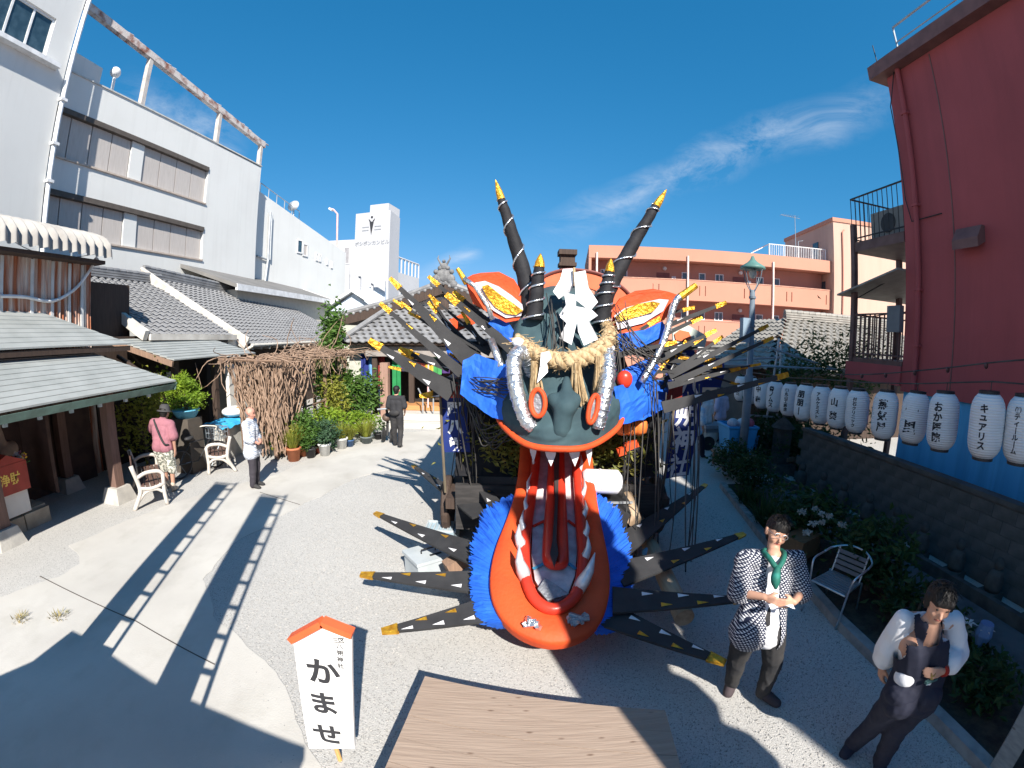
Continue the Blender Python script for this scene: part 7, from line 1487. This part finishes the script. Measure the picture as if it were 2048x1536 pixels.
    if hair in ('side', 'fringe'):
        rr_ = random.Random(9); m = MB()
        for i in range(260):
            a_ = rr_.uniform(0, 6.283); b_ = rr_.uniform(.05, 1.0); d_ = (hx * math.cos(a_) * math.sin(b_) + hf * math.sin(a_) * math.sin(b_) + hu * math.cos(b_)).normalized(); p0 = H + hu * .045 * S + d_ * .092 * S; t_ = (d_ * .25 + hf * rr_.uniform(.1, .9) + hx * rr_.uniform(-.6, .6) - hu * .35 * b_).normalized(); m.tube([p0, p0 + t_ * .03 * S + d_ * .008, p0 + t_ * .06 * S - hu * .006], [.0032, .0026, .0008], 3, False)
        m.build('hair_strands', hairm, o, kind='stuff')
    if face:
        for s_ in (-1, 1):
            e = H + hf * .088 * S + hx * s_ * .034 * S + hu * .006 * S; MB().ball(e, (.012 * S, .008 * S, .006 * S), 8, 6).build('eye', hairm, o, True)
            MB().tube([e + hu * .022 * S - hx * .016 * S + hf * .004 * S, e + hu * .025 * S + hx * .016 * S + hf * .002 * S], .0035 * S, 5).build('eyebrow', hairm, o)
        m_ = H + hf * .091 * S - hu * .068 * S; MB().tube([m_ - hx * .024 * S - hf * .008 * S, m_, m_ + hx * .024 * S - hf * .008 * S], .0045 * S, 5).build('mouth', M('lips', (.35, .10, .08), .5), o)
    for nm, segs, mat, keep in outfit(env): blob(nm, segs, max(vox, .010), mat, o, 3, keep=keep, wrinkle=0 if 'shoe' in nm or 'tabi' in nm else .0055)
    o['_'] = 0; del o['_']; o_env = env; return o, env
def legs(e, r, ext=0, to='an', shrink=1.0):
    J, S = e['J'], e['S']; o = []
    for q in 'RL': o += [(J['hip' + q], J['kn' + q], (.10 + r) * S, (.07 + r) * S), (J['kn' + q], J['kn' + q].lerp(J['an' + q], shrink), (.07 + r) * S, (.052 + r) * S)]
    o += [(J['pel'] + e['x'] * s_ * .07 * S, J['waist'] + e['x'] * s_ * .05 * S, (.105 + r) * S, (.09 + r) * S) for s_ in (-1, 1)]; return o
def torso(e, r, low=0, flare=0):
    J, S, x, up = e['J'], e['S'], e['x'], e['up']; o = [(J['shR'], J['shL'], (.07 + r) * S, (.07 + r) * S)]
    for s_ in (-1, 1): o += [(J['chest'] + x * s_ * .08 * S, J['waist'] + x * s_ * .065 * S, (.112 + r) * S, (.104 + r) * S), (J['waist'] + x * s_ * .065 * S, J['pel'] + x * s_ * .08 * S - up * low * S, (.104 + r) * S, (.108 + r + flare) * S)]
    o.append((J['neck'] - up * .02 * S, J['chest'], (.066 + r) * S, (.1 + r) * S)); return o
def sleeves(e, r, t=1.0, flare=.02):
    J, S = e['J'], e['S']; o = []
    for q in 'RL':
        if t <= 1: o.append((J['sh' + q], J['sh' + q].lerp(J['el' + q], t), (.066 + r) * S, (.058 + r + flare) * S))
        else: o += [(J['sh' + q], J['el' + q], (.066 + r) * S, (.06 + r + flare * .6) * S), (J['el' + q], J['el' + q].lerp(J['wr' + q], t - 1), (.06 + r + flare * .6) * S, (.05 + r + flare) * S)]
    return o
def shoes(e, r=.012):
    J, S = e['J'], e['S']; o = []
    for q in 'RL': o += [(J['an' + q], J['to' + q], (.046 + r) * S, (.038 + r) * S), (J['an' + q] + V3((0, 0, .08 * S)), J['an' + q], (.042 + r) * S, (.046 + r) * S)]
    return o
def pxj(D): return {k: (G(*v) if isinstance(v, tuple) else v) for k, v in D.items()}
black_t = M('black_trousers', (.025, .025, .028), .8, c2=(.04, .038, .038), scale=5, bump=.3, bscale=10); navy_t = M('navy_work', (.012, .014, .03), .8, c2=(.02, .022, .04), bump=.3, bscale=10); shirt_w = M('white_shirt', (.74, .74, .76), .8, c2=(.68, .68, .7), bump=.3, bscale=9)
tabi = M('dark_tabi', (.06, .045, .05), .8)
# man in scale-pattern festival coat
JH = pxj(dict(head=(1553, 1066, 1.56), neck=(1546, 1112, 1.41), chest=(1540, 1152, 1.22), waist=(1530, 1208, 1.02), pel=(1517, 1255, .88), shR=(1490, 1120, 1.35), shL=(1592, 1120, 1.35), elR=(1478, 1186, 1.12), elL=(1602, 1186, 1.12), wrR=(1530, 1194, 1.18), wrL=(1588, 1204, 1.17), haR=(1556, 1206, 1.17), haL=(1566, 1208, 1.17), hipR=(1492, 1265, .85), hipL=(1546, 1265, .85), knR=(1474, 1320, .48), knL=(1545, 1328, .48), anR=(1463, 1366, .09), anL=(1525, 1384, .09), toR=(1456, 1386, .02), toL=(1552, 1406, .02))); JH['fwd'] = V3((.1, -1, -.1)); JH['look'] = V3((-.22, -.95, -.02))
def out_happi(e):
    J, S, x, fw = e['J'], e['S'], e['x'], e['fw']
    opening = lambda v: not (abs((v - J['waist']).dot(x) - .015) < .055 + .03 * max(0, (J['waist'] - v).z) and (v - J['waist'].lerp(J['chest'], .5)).dot(fw) > .0)
    return [('trousers', legs(e, .012), black_t, None), ('shirt', torso(e, .006, .04, .02), shirt_w, None), ('festival_coat', torso(e, .018, .04, .03) + sleeves(e, .012, .98, .025), happi_m, opening), ('tabi_boots', shoes(e), tabi, None)]
ph_, env = person('man in black and white scale-pattern festival coat and green neckerchief, holding paper', JH, .0075, out_happi, 1.0, 'side')
x, fw, up, H, hx, hu, hf = (env[k] for k in ('x', 'fw', 'up', 'H', 'hx', 'hu', 'hf'))
for s_ in (-1, 1):
    c = H + hf * .103 + hx * s_ * .034 + hu * .002; g_ = MB().tube([c + hx * (.026 * math.cos(t)) + hu * (.018 * math.sin(t)) for t in [k * .4488 for k in range(15)]], .0022, 5, False).build('spectacle_rim', M('silver_wire', (.7, .7, .7), .3, .8), ph_)
    MB().tube([c + hx * s_ * .026, H + hx * s_ * .095 + hf * .01 + hu * .01], .0022, 5).build('spectacle_arm', M('silver_wire', (.7, .7, .7), .3, .8), ph_)
MB().tube([H + hf * .107 - hx * .01, H + hf * .107 + hx * .01], .002, 5).build('spectacle_bridge', M('silver_wire', (.7, .7, .7), .3, .8), ph_)
green = M('green_kerchief', (.012, .12, .09), .7, c2=(.02, .2, .16), scale=10, contrast=(.55, .7)); nk = JH['neck']
m = MB().tube(spline([nk - x * .085 + up * .035 - fw * .02, nk - x * .06 + fw * .08 - up * .01, nk + fw * .125 - up * .08, nk + x * .06 + fw * .08 - up * .01, nk + x * .085 + up * .035 - fw * .02, nk - fw * .075 + up * .05, nk - x * .085 + up * .035 - fw * .02], 5), .022, 8); m.tube(spline([nk + fw * .13 - up * .07, nk + fw * .15 - up * .15 - x * .01, nk + fw * .15 - up * .24 + x * .01], 5), [.022, .026, .03, .034, .036, .038, .038, .036, .03, .02, .01], 8); m.build('neckerchief', green, ph_, True)
ppr = thing('paper_sheet', 'crumpled white paper held in both hands of the coat man', 'paper', (JH['haR'] + JH['haL']) / 2); c = (JH['haR'] + JH['haL']) / 2 + fw * .02 - V3((0, 0, .02)); m = MB(); m.grid(lambda u, v: c + x * ((u - .5) * .2) + fw * ((v - .5) * .1) + V3((0, 0, .015 * math.sin(u * 7 + v * 4))), 8, 5); m.build('sheet', paper, ppr)
# man in white sleeves and navy apron
JR = pxj(dict(head=(1878, 1206, 1.57), neck=(1860, 1246, 1.42), chest=(1846, 1290, 1.22), waist=(1840, 1338, 1.03), pel=(1826, 1378, .90), shR=(1806, 1240, 1.37), shL=(1908, 1242, 1.35), elR=(1776, 1296, 1.10), elL=(1914, 1306, 1.10), wrR=(1764, 1330, .90), wrL=(1884, 1342, 1.10), haR=(1762, 1352, .82), haL=(1854, 1350, 1.12), hipR=(1800, 1385, .88), hipL=(1852, 1388, .88), knR=(1756, 1440, .48), knL=(1792, 1458, .48), anR=(1706, 1488, .08), anL=(1762, 1522, .08), toR=(1690, 1508, .02), toL=(1758, 1548, .02))); JR['fwd'] = V3((-.35, -1, 0)); JR['look'] = V3((-.55, -.8, -.12))
def out_apron(e):
    J, S, x, fw = e['J'], e['S'], e['x'], e['fw']; mid = J['chest'].lerp(J['waist'], .3)
    bib = lambda v: (v - J['chest']).dot(e['up']) < .02 or abs((v - J['chest']).dot(x)) < .12 - .3 * max(0, (v - J['chest']).dot(e['up']) - .02) * 0
    def bib2(v): h = (v - J['neck']).dot(e['up']); xx = abs((v - J['neck'].lerp(J['pel'], min(1, max(0, -h / .5)))).dot(x)); return (h < -.12 and xx < .155 + max(0, -.2 - h) * .3) or (h < .04 and .05 < xx < .1)
    return [('trousers', legs(e, .014), navy_t, None), ('white_coat', torso(e, -.012, -.1, -.01) + sleeves(e, .006, 1.5, .035), shirt_w, None), ('navy_apron', torso(e, .022, .10, .0), navy_t, bib2), ('tabi_boots', shoes(e), navy_t, None)]
pr2, env = person('young man in white wide-sleeved coat and navy apron walking at lower right', JR, .0075, out_apron, 1.0, 'fringe')
x, fw, up = env['x'], env['fw'], env['up']; w = JR['wrL']; d = (JR['haL'] - w).normalized(); MB().tube([w - d * .03, w - d * .005], .042, 12).build('red_bracelet', M('red_beads', (.4, .03, .02), .4), pr2)
c = JR['waist'] + fw * .155; MB().box(c + up * .02, (.11, .02, .02)).build('belt_tag', M('tag_green', (.05, .12, .12), .6), pr2); m = MB().prism([c + up * .03 - x * .012, c + up * .03 + x * .012, c + up * .085 + x * .016, c + up * .06, c + up * .085 - x * .016], fw * .006); m.build('gold_emblem', M('dull_gold', (.35, .24, .08), .5, .3), pr2)
# bystanders on the left
JM = stand(G(512, 974), rad(-82), 1.64, elR=(.22, .02, 1.12), wrR=(.08, .20, 1.0), elL=(-.22, .02, 1.12), wrL=(-.06, .20, 1.0), haR=(-.02, .23, .98), haL=(.04, .23, .98)); 
def out_pale(e): return [('trousers', legs(e, .012), M('charcoal_trousers', (.045, .04, .05), .8), None), ('pale_coat', torso(e, .02, .14, .03) + sleeves(e, .012, 1.35, .02), happi_w, None), ('shoes', shoes(e, .006), black_t, None)]
pm_, env = person('balding man in pale checked festival coat standing on the path', JM, .014, out_pale, .96, None, M('skin_rosy', (.55, .27, .2), .5))
e = env; blob('hair', [(e['H'] - e['hf'] * .05 + e['hu'] * .0, e['H'] - e['hf'] * .055 - e['hu'] * .04, .075, .055)], .014, hairgrey, pm_, 2)
MB().box(JM['wrR'].lerp(JM['wrL'], .5) - V3((0, 0, .08)), (.16, .1, .08)).build('black_pouch', black_t, pm_)
JP_ = stand(G(338, 982), rad(12), 1.72, head=(.02, .16, 1.58), neck=(.01, .08, 1.45), chest=(0, .05, 1.26), shR=(.20, .05, 1.38), shL=(-.18, .06, 1.40), elL=(-.36, .22, 1.24), wrL=(-.46, .40, 1.12), elR=(.27, .02, 1.12), wrR=(.26, .04, .86), anR=(.14, -.03, .08), knR=(.14, .03, .49), anL=(-.10, .15, .08), toL=(-.1, .3, .03), knL=(-.1, .12, .49))
flor = M('floral_shorts', (.62, .60, .52), .8, c2=(.16, .17, .14), scale=22, detail=2, contrast=(.45, .55)); pinkt = M('pink_tshirt', (.34, .14, .17), .85, c2=(.29, .12, .15), bump=.3, bscale=8)
def out_pink(e): return [('shorts', legs(e, .03, shrink=.12), flor, None), ('pink_shirt', torso(e, .03, .0, .01) + sleeves(e, .028, .85, .02), pinkt, None), ('shoes', shoes(e, .008), M('beige_shoes', (.5, .42, .34), .8), None)]
pp2, env = person('stout man in dusty pink T-shirt, hat and floral shorts bending over', JP_, .014, out_pink, 1.02, 'short', skin2, False)
H, hu, hf, hx = env['H'], env['hu'], env['hf'], env['hx']; Rm = Matrix((hx, hf, hu)).transposed()
MB().lathe([(.155, .02), (.16, .03), (.108, .05), (.1, .13), (.07, .165), (.001, .17)], H + hu * .02, 18, Rm).build('hat', M('charcoal_hat', (.06, .058, .06), .8), pp2, True)
m = MB().tube(spline([JP_['shL'] + V3((.05, -.05, .08)), JP_['chest'] + V3((.02, -.16, .05)), JP_['waist'] + V3((.16, -.12, -.02)), JP_['pel'] + V3((.2, -.03, .06))], 5), .022, 6); m.build('bag_strap', black_t, pp2, True)
JB = stand(G(795, 894), rad(-4), 1.66, elR=(.25, .0, 1.14), wrR=(.20, .14, .98), elL=(-.25, .0, 1.13), wrL=(-.2, .16, .98), anL=(-.1, .1, .08), toL=(-.1, .24, .03), anR=(.11, -.1, .1), toR=(.11, .05, .03))
def out_black(e): return [('trousers', legs(e, .012), black_t, None), ('black_tshirt', torso(e, .012, .03) + sleeves(e, .016, .8, .015), M('black_tshirt', (.035, .035, .04), .85), None), ('shoes', shoes(e, .004), M('pale_soles', (.3, .3, .3), .8), None)]
pb_, env = person('man all in black walking away towards the temple', JB, .016, out_black, .97, 'full', None, False)
MB().ball(JB['waist'] + V3((-.02, -.16, -.04)), (.15, .06, .08)).build('waist_bag', black_t, pb_, True)
bk = thing('small_motorbike', 'dark little machine with handlebars standing by the temple pillar', 'machine', G(775, 880)); q = G(775, 885)
for dx in (-.12, .12): MB().tube([q + V3((dx, 0, .22)), q + V3((dx + .03, 0, .22))], .2, 16).build('wheel', blackmetal, bk)
MB().tube([q + V3((0, 0, .2)), q + V3((0, .1, .7)), q + V3((0, 0, 1.0))], .04, 6).build('frame', blackmetal, bk); MB().tube([q + V3((-.25, -.05, .95)), q + V3((.25, -.05, 1.0))], .025, 6).build('handlebar', greypipe, bk); MB().ball(q + V3((0, .05, .72)), (.14, .2, .12)).build('body_shell', M('brown_shell', (.12, .08, .06), .5), bk, True)
# people beyond the cart on the right
def out_far(top): return lambda e: [('trousers', legs(e, .012), navy_t, None), ('top', torso(e, .015, .1, .02) + sleeves(e, .014, 1.2, .02), top, None), ('shoes', shoes(e, .004), navy_t, None)]
person('person in pale blue printed top striding past the navy banner', stand(G(1385, 918), rad(-60), 1.62, anR=(.1, .32, .08), toR=(.1, .44, .03), knR=(.1, .24, .5), anL=(-.1, -.3, .12), toL=(-.1, -.18, .03), knL=(-.1, -.05, .5), head=(0, .1, 1.6)), .02, out_far(M('pale_blue_print', (.32, .52, .68), .8, c2=(.6, .66, .72), scale=14)), .95, 'full', None, False)
person('person in white coat with dark strap standing behind the striding one', stand(G(1406, 895), rad(200), 1.66), .022, out_far(shirt_w), .95, 'full', None, False)
person('person in lavender coat with sash standing further back', stand(G(1436, 884), rad(20), 1.66), .024, out_far(M('lavender_coat', (.45, .47, .66), .8)), .95, 'full', None, False)
person('person in dark clothes half hidden by the beige outbuilding', stand(G(1448, 880), rad(170), 1.6), .024, out_far(M('mauve_coat', (.2, .17, .22), .8)), .95, 'full', None, False)
